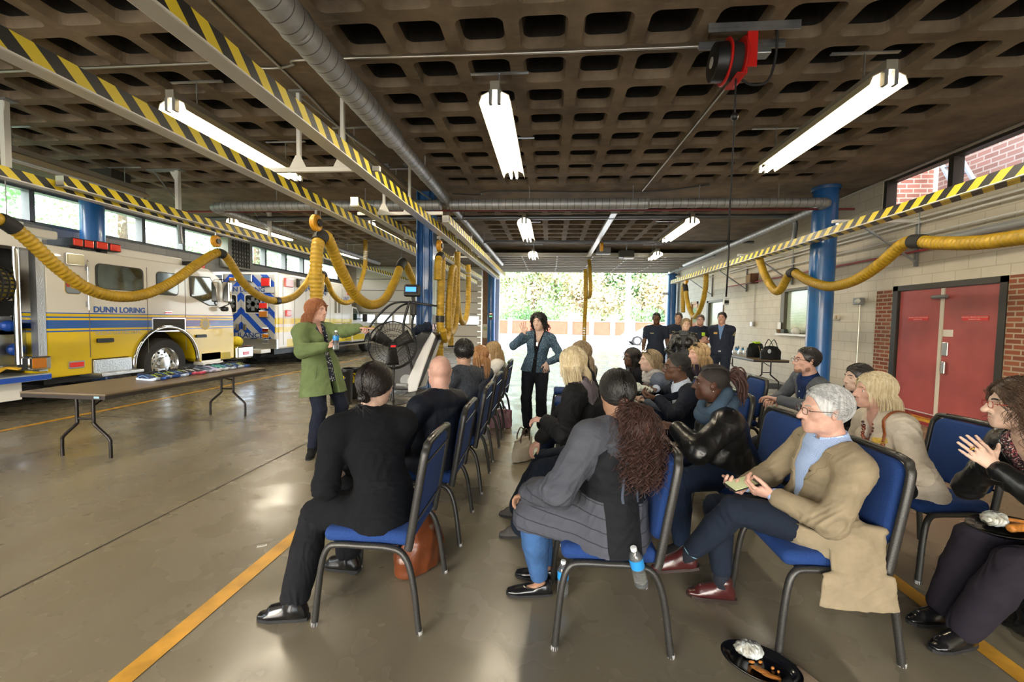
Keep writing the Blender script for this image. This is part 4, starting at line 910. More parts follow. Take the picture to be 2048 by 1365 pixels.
def evalp(pr, X):
    if pr.kind == 'rc':
        a, b, ra, rb = pr.a; ab = b-a; q = X-a; t = np.clip(q@ab/(ab@ab+1e-12), 0, 1)
        return np.linalg.norm(q-t[..., None]*ab, axis=-1)-(ra+(rb-ra)*t)
    if pr.kind == 'el':
        c, r, R = pr.a; q = (X-c)@R; k0 = np.linalg.norm(q/r, axis=-1); k1 = np.linalg.norm(q/(r*r), axis=-1)+1e-9; return k0*(k0-1)/k1
    if pr.kind == 'hs':
        p, n = pr.a; return (X-p)@n
    out = None
    for (p0, s0, w0, d0), (p1, s1, w1, d1) in zip(pr.a[:-1], pr.a[1:]):
        ab = p1-p0; q = X-p0; t = np.clip(q@ab/(ab@ab+1e-12), 0, 1)[..., None]
        e = q-t*ab; sd = s0+(s1-s0)*t; sd = sd/np.linalg.norm(sd, axis=-1, keepdims=True); w = (w0+(w1-w0)*t)[..., 0]; d = (d0+(d1-d0)*t)[..., 0]
        u = (e*sd).sum(-1); v2 = np.maximum((e*e).sum(-1)-u*u, 0)
        k0 = np.sqrt((u/w)**2+v2/d**2); k1 = np.sqrt((u/w**2)**2+v2/d**4)+1e-9; f = k0*(k0-1)/k1
        out = f if out is None else np.minimum(out, f)
    return out
def grow(pr, o):
    if pr.kind == 'rc': a, b, ra, rb = pr.a; return Prim('rc', (a, b, ra+o, rb+o), pr.k)
    if pr.kind == 'el': c, r, R = pr.a; return Prim('el', (c, r+o, R), pr.k)
    if pr.kind == 'lo': return Prim('lo', [(p, s, w+o, d+o) for p, s, w, d in pr.a], pr.k)
    return pr
def field(prims, h, cuts=(), pad=3, warp=None):
    lo = np.min([bounds(p)[0] for p in prims], 0)-h*pad-.01; hi = np.max([bounds(p)[1] for p in prims], 0)+h*pad+.01
    n = np.ceil((hi-lo)/h).astype(int)+1; D = np.full(n, .5, np.float32)
    ax = [lo[i]+h*np.arange(n[i]) for i in range(3)]
    def region(b, m):
        i0 = np.clip(np.floor((b[0]-m-lo)/h).astype(int), 0, n-1); i1 = np.clip(np.ceil((b[1]+m-lo)/h).astype(int)+1, 1, n); return i0, i1
    def pts(i0, i1):
        g = np.meshgrid(*[ax[k][i0[k]:i1[k]] for k in range(3)], indexing='ij'); return np.stack(g, -1)
    for p in prims:
        i0, i1 = region(bounds(p), p.k+3*h)
        if np.any(i1 <= i0): continue
        sl = tuple(slice(i0[k], i1[k]) for k in range(3)); d = evalp(p, pts(i0, i1)); c = D[sl]
        if p.k > 0:
            e = np.maximum(p.k-np.abs(c-d), 0)/p.k; D[sl] = np.minimum(c, d)-e*e*p.k*.25
        else: D[sl] = np.minimum(c, d)
    for p in cuts:
        b = bounds(p)
        i0, i1 = (np.zeros(3, int), n) if b is None else region(b, p.k+3*h)
        if np.any(i1 <= i0): continue
        sl = tuple(slice(i0[k], i1[k]) for k in range(3)); d = -evalp(p, pts(i0, i1)); c = D[sl]
        if p.k > 0:
            e = np.maximum(p.k-np.abs(c-d), 0)/p.k; D[sl] = np.maximum(c, d)+e*e*p.k*.25
        else: D[sl] = np.maximum(c, d)
    return D, lo
def nets(D, lo, h):
    S = D < 0; nx, ny, nz = D.shape
    cnt = np.zeros((nx-1, ny-1, nz-1), np.uint8)
    for i in (0, 1):
        for j in (0, 1):
            for k in (0, 1): cnt += S[i:nx-1+i, j:ny-1+j, k:nz-1+k]
    act = (cnt > 0) & (cnt < 8); idx = np.argwhere(act); ids = np.full(act.shape, -1, np.int32); ids[act] = np.arange(len(idx))
    acc = np.zeros((len(idx), 3)); num = np.zeros(len(idx))
    C = [(i, j, k) for i in (0, 1) for j in (0, 1) for k in (0, 1)]
    for a in range(8):
        for ax in range(3):
            if C[a][ax]: continue
            b = list(C[a]); b[ax] = 1
            ia = idx+np.array(C[a]); ib = idx+np.array(b); da = D[tuple(ia.T)]; db = D[tuple(ib.T)]; m = (da < 0) != (db < 0)
            t = da[m]/(da[m]-db[m]); q = np.array(C[a], float)[None].repeat(m.sum(), 0); q[:, ax] = t; acc[m] += q; num[m] += 1
    V = lo+h*(idx+acc/num[:, None]); F = []
    for ax in range(3):
        u, v = [(1, 2), (2, 0), (0, 1)][ax]
        s0 = [slice(None)]*3; s1 = [slice(None)]*3; s0[ax] = slice(0, -1); s1[ax] = slice(1, None)
        A = S[tuple(s0)]; B = S[tuple(s1)]; e = np.argwhere(A != B)
        e = e[(e[:, u] > 0) & (e[:, v] > 0) & (e[:, u] < D.shape[u]-1) & (e[:, v] < D.shape[v]-1)]
        du = np.zeros(3, int); du[u] = 1; dv = np.zeros(3, int); dv[v] = 1
        q = np.stack([ids[tuple((e-du-dv).T)], ids[tuple((e-dv).T)], ids[tuple(e.T)], ids[tuple((e-du).T)]], 1)
        fl = A[tuple(e.T)]; q[~fl] = q[~fl][:, ::-1]; F.append(q[(q >= 0).all(1)])
    return V, np.vstack(F)
def vnormals(V, F):
    n = np.cross(V[F[:, 2]]-V[F[:, 0]], V[F[:, 3]]-V[F[:, 1]]); N = np.zeros_like(V)
    for k in range(4): np.add.at(N, F[:, k], n)
    return N/(np.linalg.norm(N, axis=1)[:, None]+1e-12)
def smooth_mesh(V, F, it=1, lam=.5):
    for _ in range(it):
        A = np.zeros_like(V); c = np.zeros(len(V))
        for k in range(4):
            j = F[:, (k+1) % 4]; np.add.at(A, F[:, k], V[j]); np.add.at(A, j, V[F[:, k]]); np.add.at(c, F[:, k], 1); np.add.at(c, j, 1)
        V = V+lam*(A/np.maximum(c, 1)[:, None]-V)
    return V
def wrinkle(V, amp, wl, seed, stretch=(1, 1, 1)):
    r = np.random.default_rng(seed); o = np.zeros(len(V)); st = np.array(stretch)
    Q = V*st
    W = Q+.35*wl*np.stack([np.sin(Q@(r.normal(size=3)*5/wl)*.4+r.uniform(0, 6)) for _ in range(3)], 1)
    for i in range(7):
        d = unit(r.normal(size=3)); f = 2*PI/(wl*r.uniform(.6, 1.6)); s = np.sin(W@d*f+r.uniform(0, 6.3)); o += (1-np.abs(s))*1.4-.6+.0*s
    return amp*o/3.2
def implicit(name, prims, h, m, parent, cuts=(), folds=None, smooth_it=1, mats_fn=None, extra=None):
    D, lo = field(prims, h, cuts); V, F = nets(D, lo, h); V = smooth_mesh(V, F, smooth_it)
    if folds is not None:
        N = vnormals(V, F)
        for fd in (folds if isinstance(folds, list) else [folds]):
            amp, wl, seed = fd[:3]; st = fd[3] if len(fd) > 3 else (1, 1, 1); w = fd[4](V) if len(fd) > 4 else 1
            V = V+N*(wrinkle(V, amp, wl, seed, st)*w)[:, None]
    fm = None
    if mats_fn is not None: fm = mats_fn(V[F].mean(1))
    me = bpy.data.meshes.new(name); me.vertices.add(len(V)); me.vertices.foreach_set('co', V.astype(np.float32).ravel())
    me.loops.add(F.size); me.loops.foreach_set('vertex_index', F.astype(np.int32).ravel())
    me.polygons.add(len(F)); me.polygons.foreach_set('loop_start', np.arange(0, F.size, 4, dtype=np.int32))
    if fm is not None: me.polygons.foreach_set('material_index', fm.astype(np.int32))
    me.polygons.foreach_set('use_smooth', np.ones(len(F), bool))
    for q in (m if isinstance(m, (list, tuple)) else [m]): me.materials.append(q)
    me.update(calc_edges=True); me.validate()
    o = bpy.data.objects.new(name, me); COL.objects.link(o); o.parent = parent
    return o
# ------------------------------------------------------------------ anatomy
def ik(a, t, l1, l2, hint):
    d = t-a; L = np.linalg.norm(d)
    if L > (l1+l2)*.998: t = a+d/L*(l1+l2)*.998; d = t-a; L = np.linalg.norm(d)
    x = (l1*l1-l2*l2+L*L)/(2*L); y = math.sqrt(max(l1*l1-x*x, 0)); u = d/L; hh = np.asarray(hint, float); hh = unit(hh-u*(hh@u)); return a+u*x+hh*y, t
FINGERS = ((.036, .094, .041, .025, .020), (.013, .098, .045, .028, .021), (-.011, .094, .041, .026, .020), (-.033, .084, .032, .020, .018))
HPOSE = dict(relax=((.35, .5, .35),)*4, flat=((.03, .05, .04),)*4, fist=((1.35, 1.5, .9),)*4, hold=((.75, .8, .5), (.8, .85, .5), (.85, .9, .5), (.9, .95, .5)),
             point=((-.05, .03, .02), (1.15, 1.4, .9), (1.25, 1.45, .9), (1.3, 1.5, .9)), open=((.0, .08, .05), (-.02, .08, .05), (.0, .1, .06), (.05, .12, .08)), lap=((.55, .6, .4),)*4)
def hand_prims(w, d, n, th, s=1., pose='relax', fat=1., spread=.0, thumb=None):
    """wrist w, finger direction d, palm normal n (the way the palm faces), th = side the thumb leaves from"""
    d = unit(d); n = unit(n-d*(np.dot(n, d))); side = np.cross(d, n); side = side if side@np.asarray(th) > 0 else -side
    P = lambda x, y, z: w+s*(side*x+d*y+n*z)
    out = [LO([(P(0, .0, 0), side, .026*s, .018*s), (P(0, .045, -.002), side, .036*s*fat, .014*s), (P(.001, .085, 0), side, .041*s*fat, .012*s)], .012), EL(P(.026, .042, .010), (.017*s, .030*s, .014*s), np.stack([side, d, n], 1), .008)]
    for f, (x, y, l1, l2, l3) in enumerate(FINGERS):
        c = HPOSE[pose][f]; a = 0; p = P(x, y-.006, -.002); sp = spread*(1.3-f)*.35 if spread else (1.5-f)*.03; r = .0099*fat*(1 if f < 3 else .88)*s
        dd = unit(d+side*sp)
        for i, (l, cc) in enumerate(zip((l1, l2, l3), c)):
            a += cc; q = p+s*l*(dd*math.cos(a)+n*math.sin(a)); out.append(RC(p, q, r, r*.93, .0045 if i else .006)); p = q; r *= .93
    tv = thumb if thumb is not None else (.8, .75, .35)
    t0 = P(.026, .022, .006); t1 = t0+s*.040*unit(side*tv[0]+d*tv[1]+n*tv[2]); t2 = t1+s*.031*unit(side*tv[0]*.5+d*(tv[1]+.25)+n*(tv[2]+.15)); t3 = t2+s*.024*unit(side*tv[0]*.2+d*(tv[1]+.35)+n*(tv[2]+.25))
    out += [RC(t0, t1, .0135*fat*s, .011*fat*s, .008), RC(t1, t2, .0105*fat*s, .0095*fat*s, .004), RC(t2, t3, .0095*fat*s, .0078*fat*s, .004)]
    return out
def head_prims(H, R, s=1., fem=False, fat=1., nose=1., smile=0., old=0.):
    """R columns: right, forward, up"""
    P = lambda x, y, z: H+s*(R@V3(x, y, z)); jw = .9 if fem else 1.0; f = fat; E = lambda c, r, k=.015, Q=None: EL(P(*c), s*V3(*r), R if Q is None else R@Q, k)
    pr = [E((0, -.014, .032), (.076, .097, .086), .02), E((0, .020, -.030), (.060*f, .072, .086), .03), E((0, .072, -.097), (.022*jw*f, .019, .018), .022), E((0, .046, -.074), (.042*jw*f, .043, .034), .02)]
    for q in (-1, 1):
        pr += [E((q*.046*jw*f, .008, -.068), (.018, .036, .030), .025), E((q*.043, .054, -.022), (.022, .022, .020), .02)]
        pr += [RC(P(0, .084, .026), P(q*.042, .072, .026), .011*s, .009*s, .014)]
        if f > 1.08: pr.append(E((q*.048, .030, -.055), (.026*f, .034, .034), .02))
    pr += [RC(P(0, .089, .012), P(0, .1075+.006*nose, -.030), .0075*s, .0115*s*nose, .010), E((0, .086, -.012), (.017, .018, .03), .012)]
    for q in (-1, 1): pr.append(E((q*.0125*nose, .096, -.035), (.0085, .011, .008), .005))
    pr += [E((0, .075, -.064), (.032, .018, .024), .02)]
    for q in (-1, 1):
        pr += [RC(P(q*.004, .0945, -.0600), P(q*.024, .082, -.0660+.008*smile), .0055*s, .0030*s, .004), RC(P(q*.004, .0925, -.0705), P(q*.022, .081, -.0685+.008*smile), .0065*s, .0035*s, .004)]
    # ears
    for q in (-1, 1):
        Q = rotm(0, q*.25, q*-.35)
        pr += [E((q*.0765, -.012, -.004), (.0075, .019, .031), .006, Q)]
    return pr
def head_cuts(H, R, s=1., smile=0.):
    P = lambda x, y, z: H+s*(R@V3(x, y, z)); out = []
    for q in (-1, 1):
        out.append(EL(P(q*.0315, .092, .0035), s*V3(.0165, .013, .0095), R, .012)); out.append(EL(P(q*.085, -.006, -.003), s*V3(.006, .010, .016), R, .004))
        out.append(RC(P(0, .101, -.0653), P(q*.024, .088, -.0668+.008*smile), .0012*s, .0012*s, .003))
    return out
SKIN = {}
def skin(c, name):
    if name not in SKIN: SKIN[name] = mat('skin_'+name, c, .48, noise=.10, nscale=28, spec=.35, bump=.05, bscale=320, sss=.08)
    return SKIN[name]
M_EYEW = mat('eye_white', '#e9e5df', .15); M_IRIS = mat('iris_brown', '#3a2a1c', .1); M_IRISB = mat('iris_blue', '#5b7488', .1); M_PUPIL = mat('pupil', '#0b0b0b', .08)
def cloth(name, c, rough=.85, bs=420, b=.25, noise=.12, ns=12, **k): k.setdefault('spec', .22); return mat(name, c, rough, noise=noise, nscale=ns, bump=b, bscale=bs, **k)
class Person:
    def __init__(p, label, loc, rz, h=.006, s=1., seat=True, fem=False, fat=1., head=None, hyaw=0., hpitch=0., hroll=0., pelvis=None, twist=0., armR=None, armL=None, handR='relax', handL='relax',
                 hR=None, hL=None, legR=None, legL=None, footR=None, footL=None, skinc=('#d9a88c', 'light'), sw=None, slouch=.0, kneeR=None, kneeL=None, smile=0., nose=1., iris=None, jaw=1., spreadR=0, spreadL=0, group=None, footdirR=None, footdirL=None, thumbR=None, thumbL=None, face=True):
        p.root = thing('person', label, 'person', loc, rz, group); p.h = h; p.s = s; p.fem = fem; p.fat = fat; p.seed = abs(hash(label)) % 9999 if False else sum(ord(c) for c in label) % 9973
        f = (.92 if fem else 1.0)
        p.P = V3(*(pelvis if pelvis is not None else ((0, -.07, .555) if seat else (0, 0, .94*s))))
        p.H = V3(*(head if head is not None else ((0, -.08, 1.22) if seat else (0, .03, 1.60*s))))
        up = unit(p.H-V3(0, .03, 0)-p.P); p.up = up
        p.rp = V3(1, 0, 0); p.rs = rotm(0, 0, twist)@V3(1, 0, 0); p.rs = unit(p.rs-up*(p.rs@up)); p.fs = np.cross(up, p.rs); p.fp = V3(0, 1, 0)
        p.Rh = rotm(0, 0, hyaw)@rotm(-hpitch, 0, 0)@rotm(0, hroll, 0)
        p.N = p.H-p.Rh@V3(0, .045, .125)*s-up*.045*s          # base of the neck
        L = np.linalg.norm(p.N-p.P)
        def spine(t): return p.P+(p.N-p.P)*t-p.fs*(slouch*math.sin(PI*t))
        p.spine = spine
        rl = lambda t: unit(p.rp*(1-t)+p.rs*t); F = fat
        swid = sw or (.165 if fem else .188)*s; p.swid = swid
        p.tor = [LO([(p.P-up*.02, rl(0), .168*s*f*F+.01, .118*s*F), (spine(.38), rl(.4), .138*s*f*F, .103*s*F), (spine(.66), rl(.7), .160*s*f*(F*.5+.5), .115*s*(F*.5+.5)), (spine(.88), rl(1), .145*s*f, .088*s)], .03),
                 LO([(p.spine(.93)-p.rs*swid*.8, p.fs, .06*s, .05*s), (p.spine(.93)+p.rs*swid*.8, p.fs, .06*s, .05*s)], .05)]
        p.bust = []
        if fem: p.bust = [EL(spine(.66)+p.fs*.085*s*F**.5+q*p.rs*.070*s, (.066*s, .055*s, .062*s), None, .03) for q in (-1, 1)]
        if F > 1.12: p.bust.append(EL(spine(.25)+p.fs*.07*F*s, (.14*F*s, .10*F*s, .14*s), None, .04))
        p.neck = [RC(p.N-up*.03, p.H-p.Rh@V3(0, .032, .055)*s, .057*s*f*(F*.4+.6), .050*s*f*(F*.4+.6), .016), RC(p.N-up*.005-p.rs*swid*.75-up*.02, p.N+up*.03, .040*s, .045*s, .04), RC(p.N-up*.005+p.rs*swid*.75-up*.02, p.N+up*.03, .040*s, .045*s, .04)]
        p.sh = {}; p.el = {}; p.wr = {}; p.arm = {}; p.hand = {}; p.hd = {}
        LF = F*.45+.55
        for q, nm, arm, pose, ho, spd, thb in ((1, 'R', armR, handR, hR, spreadR, thumbR), (-1, 'L', armL, handL, hL, spreadL, thumbL)):
            sh = p.N-up*.055*s+q*p.rs*swid; arm = arm or {}
            t = V3(*arm.get('to', (q*.16, .26, .64) if seat else (q*.27, .05, .80*s)))
            raise_ = max(0, (t-sh)@up)/.5; sh = sh+up*.05*min(raise_, 1)
            e, w = ik(sh, t, .285*s, .250*s, arm.get('hint', (q*.7, -.6, -.5)))
            p.sh[nm], p.el[nm], p.wr[nm] = sh, e, w
            fd = unit(w-e); d, n, th = ho if ho else (fd, V3(-q, 0, 0) if not seat else V3(0, 0, -1), V3(0, 1, 0) if not seat else V3(-q, 0, 0))
            p.arm[nm] = ([EL(sh-up*.005, (.054*s*LF*f,)*3, None, .04), RC(sh, e, .053*s*LF*f, .040*s*LF*f, .03)], [RC(e, w, .042*s*LF*f, .0265*s*f, .015)])
            p.hand[nm] = hand_prims(w, V3(*d), V3(*n), V3(*th), s*(.93 if fem else 1.03), pose, 1.0 if not fem else .93, spd, thb); p.hd[nm] = V3(*d)
        p.hip = {}; p.kn = {}; p.an = {}; p.leg = {}; p.foot = {}; p.fdir = {}
        for q, nm, ft, kh, fdv in ((1, 'R', footR, kneeR, footdirR), (-1, 'L', footL, kneeL, footdirL)):
            hp = p.P+q*p.rp*.092*s-V3(0, 0, .02); a = V3(*(ft if ft is not None else ((q*.12, .40, .085) if seat else (q*.10, -.02, .085))))
            k, a = ik(hp, a, .435*s, .425*s, kh if kh is not None else ((q*.05, .5, .8) if seat else (q*.1, 1, 0)))
            p.hip[nm], p.kn[nm], p.an[nm] = hp, k, a
            p.leg[nm] = ([RC(hp, k, .092*s*LF, .058*s*LF, .03)], [RC(k, a+(k-a)*.62, .056*s*LF, .056*s*LF, .02), RC(a+(k-a)*.62, a, .055*s*LF, .036*s, .015)])
            fd = unit(V3(*fdv)) if fdv is not None else unit(V3(q*.12, 1, 0)); p.fdir[nm] = fd
            p.foot[nm] = [RC(a-V3(0, 0, .042)-fd*.03, a-V3(0, 0, .064)+fd*.11, .030*s, .016*s, .02)]
        p.hp = head_prims(p.H, p.Rh, s, fem, jaw, nose, smile); sk = skin(*skinc); p.skin = sk
        p.lipc = mat('lips_'+skinc[1]+('_f' if fem else ''), tuple(np.array([int(skinc[0][1+i:3+i], 16) for i in (0, 2, 4)])*np.array([.86, .62, .60] if fem else [.88, .76, .74])), .4)
        pr = [grow(t_, -.012) for t_ in p.tor]+p.neck+[g for b in p.bust for g in [grow(b, -.012)]]
        for nm in 'RL':
            pr += [grow(g, -.006) for g in p.leg[nm][0]+p.leg[nm][1]]+p.foot[nm]+p.arm[nm][0]+p.arm[nm][1]
        pr += p.hp
        for nm in 'RL': pr += p.hand[nm]
        p.body = implicit('body', pr, h, sk, p.root, head_cuts(p.H, p.Rh, s, smile))
        p.smile = smile
        if face: p.eyes(iris or M_IRIS); p.lips()
    def hp_(p, x, y, z): return p.H+p.s*(p.Rh@V3(x, y, z))
    def eyes(p, iris):
        for q in (-1, 1):
            c = p.hp_(q*.0310, .0690, .0032); g = unit(p.Rh@V3(0, 1, -.02)); m = MB().sph(c, .0118*p.s, 14, 10)
            e = m.build('eye', M_EYEW, p.root, 4); R = np.stack(frame_along(g), 1)
            MB().lathe([(0, .0016), (.0035, .0013), (.0058, 0)], 14, R*p.s, c+g*.0106*p.s).build('iris', iris, e, 4)
            MB().lathe([(0, .0006), (.0026, .0002)], 12, R*p.s, c+g*.0119*p.s).build('pupil', M_PUPIL, e, 4)
            for e0, e1 in ((.30, 1.5), (-1.5, -.34)):
                lid = MB(); A = np.linspace(-1.5, 1.5, 13); B = np.linspace(e0, e1, 6); r = .0131*p.s
                Vv = [c+r*(p.Rh@V3(math.sin(az)*math.cos(el+.10*q*az*0-.12*abs(az)*(1 if e0 > 0 else -1)), math.cos(az)*math.cos(el), math.sin(el-.12*abs(az)*(1 if e0 > 0 else -1)))) for el in B for az in A]
                lid.add(Vv, [(i*13+k, i*13+k+1, (i+1)*13+k+1, (i+1)*13+k) for i in range(5) for k in range(12)]); lid.build('eyelid', p.skin, e, 4)
    def lips(p):
        sm = .009*p.smile
        MB().tube(spline([p.hp_(-.0245, .0800, -.0668+sm), p.hp_(-.012, .0915, -.0625), p.hp_(-.004, .0955, -.0612), p.hp_(0, .0955, -.0622), p.hp_(.004, .0955, -.0612), p.hp_(.012, .0915, -.0625), p.hp_(.0245, .0800, -.0668+sm)], 4), np.r_[np.linspace(.0018, .0048, 12), .0046, np.linspace(.0048, .0018, 12)]*p.s, 8).build('lips', p.lipc, p.root, 4)
        MB().tube(spline([p.hp_(-.023, .0795, -.0680+sm), p.hp_(-.011, .0905, -.0705+sm*.2), p.hp_(0, .0935, -.0715), p.hp_(.011, .0905, -.0705+sm*.2), p.hp_(.023, .0795, -.0680+sm)], 4), np.r_[np.linspace(.0016, .0052, 8), .0054, np.linspace(.0052, .0016, 8)]*p.s, 8).build('lips', p.lipc, p.root, 4)
    def brows(p, m, th=.0038):
        for q in (-1, 1): MB().tube(spline([p.hp_(q*.014, .0945, .0255), p.hp_(q*.030, .0905, .0300), p.hp_(q*.047, .0765, .0255)], 5), [th*.8*p.s]*5+[th*p.s]*4+[th*.4*p.s]*2, 6, flat=1.2).build('eyebrow', m, p.root, 4)
    def glasses(p, m, full=True, tint=None):
        s = p.s; t = MB()
        for q in (-1, 1):
            w, hh = .024, .0165; c = np.array([q*.0325, .1045, .002])
            t.tube([p.hp_(c[0]+w*math.copysign(abs(math.cos(a))**.7, math.cos(a)), c[1]-.06*abs(c[0]+w*math.cos(a)-0)**1.0*.25, c[2]+hh*math.copysign(abs(math.sin(a))**.7, math.sin(a))) for a in np.linspace(0, 2*PI, 24, endpoint=False)], .0017*s, 6, closed=True)
            t.tube([p.hp_(q*.057, .099, .008), p.hp_(q*.074, .085, .008), p.hp_(q*.080, .0, .006), p.hp_(q*.080, -.02, -.004)], .0019*s, 6)
        t.tube([p.hp_(-.009, .1045, .006), p.hp_(0, .107, .009), p.hp_(.009, .1045, .006)], .0017*s, 6)
        g = t.build('glasses', m, p.root, 4); ln = MB()
        for q in (-1, 1): ln.add([p.hp_(q*.0325+.022*math.cos(a), .1035-.008*abs(q*.0325+.022*math.cos(a))/.055, .002+.015*math.sin(a)) for a in np.linspace(0, 2*PI, 20, endpoint=False)], [tuple(range(20))])
        ln.each('lens', tint or M_LENS, g); return g
    def sunglasses_up(p, m=None):
        t = MB()
        for q in (-1, 1):
            t.box(p.hp_(q*.033, .060, .108), V3(.05, .008, .036)*p.s, p.Rh@rotm(.75, 0, 0)); t.tube([p.hp_(q*.060, .058, .104), p.hp_(q*.084, .01, .06), p.hp_(q*.086, -.03, .03)], .003*p.s, 6)
        t.tube([p.hp_(-.01, .064, .110), p.hp_(.01, .064, .110)], .003*p.s, 6); return t.build('sunglasses', M_SUNG, p.root, .5)
    # garments -----------------------------------------------------------
    def top(p, name, m, o=.016, sleeve='long', hem=0., over=0., V=None, vw=.05, folds=(.0036, .13), neck=.008, h=None, w=1., cut=None, mats_fn=None, cuff=.90, hem_w=.02, high=0., vdeep=.62, loose=0., add=None, wide=0.):
        g = [grow(t, o) for t in p.tor]+[grow(b, o) for b in p.bust]
        g += [RC(p.N-p.up*.015-p.rs*p.swid*.75-p.up*.02, p.N+p.up*(.012+high), .040*p.s+o*.7, .050*p.s+o*.5, .04), RC(p.N-p.up*.015+p.rs*p.swid*.75-p.up*.02, p.N+p.up*(.012+high), .040*p.s+o*.7, .050*p.s+o*.5, .04)]
        F = p.fat
        if hem > 0: g.append(LO([(p.P+p.up*.05, p.rp, .172*p.s*F*(.92 if p.fem else 1)+o, .118*F*p.s+o), (p.P-p.up*hem, p.rp, .178*p.s*F+o+hem_w, .125*F*p.s+o+hem_w)], .03))
        if over > 0:
            for nm in 'RL': g.append(RC(p.hip[nm], p.hip[nm]+(p.kn[nm]-p.hip[nm])*over, .098*p.s*(F*.45+.55)+o, .085*p.s*(F*.45+.55)+o+wide, .04))
        for nm in 'RL':
            if sleeve: g += [grow(q, o+loose) for q in p.arm[nm][0]]
            if sleeve == 'long':
                e, w_ = p.el[nm], p.wr[nm]; g.append(RC(e, e+(w_-e)*cuff, .044*p.s*(F*.45+.55)+o+loose, .032*p.s+o*.75+loose*.6, .02))
        cuts = [grow(q, neck) for q in p.neck[:1]]
        if sleeve == 'short':
            for nm in 'RL': s_, e = p.sh[nm], p.el[nm]; cuts.append(RC(s_+(e-s_)*.88, e+(e-s_)*.3, .075*p.s, .075*p.s, 0))
        if V:
            c = p.spine(.97)+p.fs*.05; b = p.spine(1-vdeep)+p.fs*.155*F; cuts.append(LO([(c+p.up*.05, p.rs, vw*1.25, .16), (b, p.rs, vw*.35, .12)], .006))
            if V == 'open': b2 = p.P-p.up*(hem+.15)+p.fs*.15*F; cuts.append(LO([(b, p.rs, vw*.35, .13), (b2, p.rs, vw*.7, .13)], .006))
        if hem > 0 and p.P[2] > .75: cuts.append(HS(p.P-p.up*hem, p.up))
        elif p.P[2] < .75: cuts.append(HS(V3(0, 0, .470), V3(0, 0, 1)))
        if add: g += add; cuts = cuts[:-1]
        if cut: cuts += cut
        hh = h or p.h; a, wl = folds; seed = p.seed+len(name)
        def near_joint(Q):
            d = np.full(len(Q), .35)
            for nm in 'RL':
                for c, r, k in ((p.el[nm], .13, 1.0), (p.sh[nm], .12, .6)): d = np.maximum(d, k*np.exp(-(np.linalg.norm(Q-c, axis=1)/r)**2))
            d = np.maximum(d, .75*np.exp(-((np.linalg.norm(Q-p.spine(.2), axis=1))/.22)**2)); return d
        return implicit(name, g, hh, m, p.root, cuts, [(a*1.9, wl, seed, (1, 1, 1), near_joint), (a*.16, wl*.35, seed+5)], mats_fn=mats_fn)
    def bottoms(p, name, m, o=.013, to=.90, folds=(.004, .10), flare=0., h=None, skirt=None):
        g = [LO([(p.P-p.up*.035, p.rp, .168*p.s*(.92 if p.fem else 1)*p.fat+.01+o, .118*p.s*p.fat+o), (p.spine(.22), p.rp, .150*p.s*(.92 if p.fem else 1)*p.fat+o, .108*p.s*p.fat+o)], .03)]
        for nm in 'RL':
            g += [grow(q, o) for q in p.leg[nm][0]]; k, a = p.kn[nm], p.an[nm]; e = k+(a-k)*to; LF = p.fat*.45+.55
            g += [RC(k, k+(e-k)*.45, .058*p.s*LF+o, .058*p.s*LF+o+flare*.4, .02), RC(k+(e-k)*.45, e, .058*p.s*LF+o+flare*.4, .042*p.s+o+flare, .012)]
        def near(Q):
            d = np.full(len(Q), .3)
            for nm in 'RL':
                for c, r in ((p.kn[nm], .14), (p.an[nm], .10), (p.hip[nm], .15)): d = np.maximum(d, np.exp(-(np.linalg.norm(Q-c, axis=1)/r)**2))
            return d
        cuts = []
        for nm in 'RL':
            k, a = p.kn[nm], p.an[nm]; u = unit(a-k); e = k+(a-k)*to; b = e+u*.07; cuts.append(RC(b+u*.005, b+u*.06, .062, .062, 0))
        return implicit(name, g, h or p.h, m, p.root, cuts, [(folds[0]*1.8, folds[1], p.seed+3, (1, 1, .6), near)])
    def shoes(p, m, kind='shoe', sole=None, h=None):
        for nm in 'RL':
            a, f = p.an[nm], p.fdir[nm]; sd = np.cross(f, V3(0, 0, 1)); z = a[2]-.085; up = V3(0, 0, 1); u = np.cross(sd, f)
            b = a-up*.085*1.0
            if p.fdir[nm][2] < -.2: b = a-up*.07
            s = p.s; g = [LO([(b-f*.045+u*.030, sd, .034*s, .028), (b+f*.05+u*.030, sd, .041*s, .029), (b+f*.135*s+u*.022, sd, .040*s, .020), (b+f*.17*s+u*.018, sd, .028*s, .015)], .02), RC(b-f*.030+u*.052, b+f*.005+u*.062, .036*s, .038*s, .02)]
            if kind != 'flat': g.append(RC(b+f*.005+u*.062, b+f*.105+u*.040, .038*s, .033*s, .02)); g.append(RC(a-f*.01-u*.02, a-f*.01+u*.015, .043*s, .044*s, .015))
            if kind in ('boot', 'heel'): g.append(RC(a-f*.005-up*.03, a+(p.kn[nm]-a)*.20, .043*s, .046*s, .02))
            cuts = [HS(b+u*.008, u)]
            if kind == 'flat': cuts.append(EL(a+f*.025+u*.0, (.04, .07, .05), np.stack([sd, f, u], 1), .01))
            sh = implicit('boot' if kind in ('boot', 'heel') else 'shoe', g, min(h or p.h, .006), m, p.root, cuts)
            so = MB(); pl = [(-.075, -.022), (-.08, 0), (-.075, .022), (-.03, .033), (.04, .041), (.11, .044), (.165, .034), (.188, .012), (.188, -.008), (.165, -.032), (.11, -.042), (.04, -.036), (-.03, -.032)]
            Q = np.array([b+f*x*s+sd*y*s for x, y in pl]); n = len(pl)
            so.add(np.vstack([Q+u*.014, Q-u*.003]), [tuple(range(n)), tuple(range(2*n-1, n-1, -1))]+[(k, n+k, n+(k+1) % n, (k+1) % n) for k in range(n)])
            if kind == 'heel': so.box(b-f*.04-u*.02, (.05, .05, .05), np.stack([sd, f, u], 1))
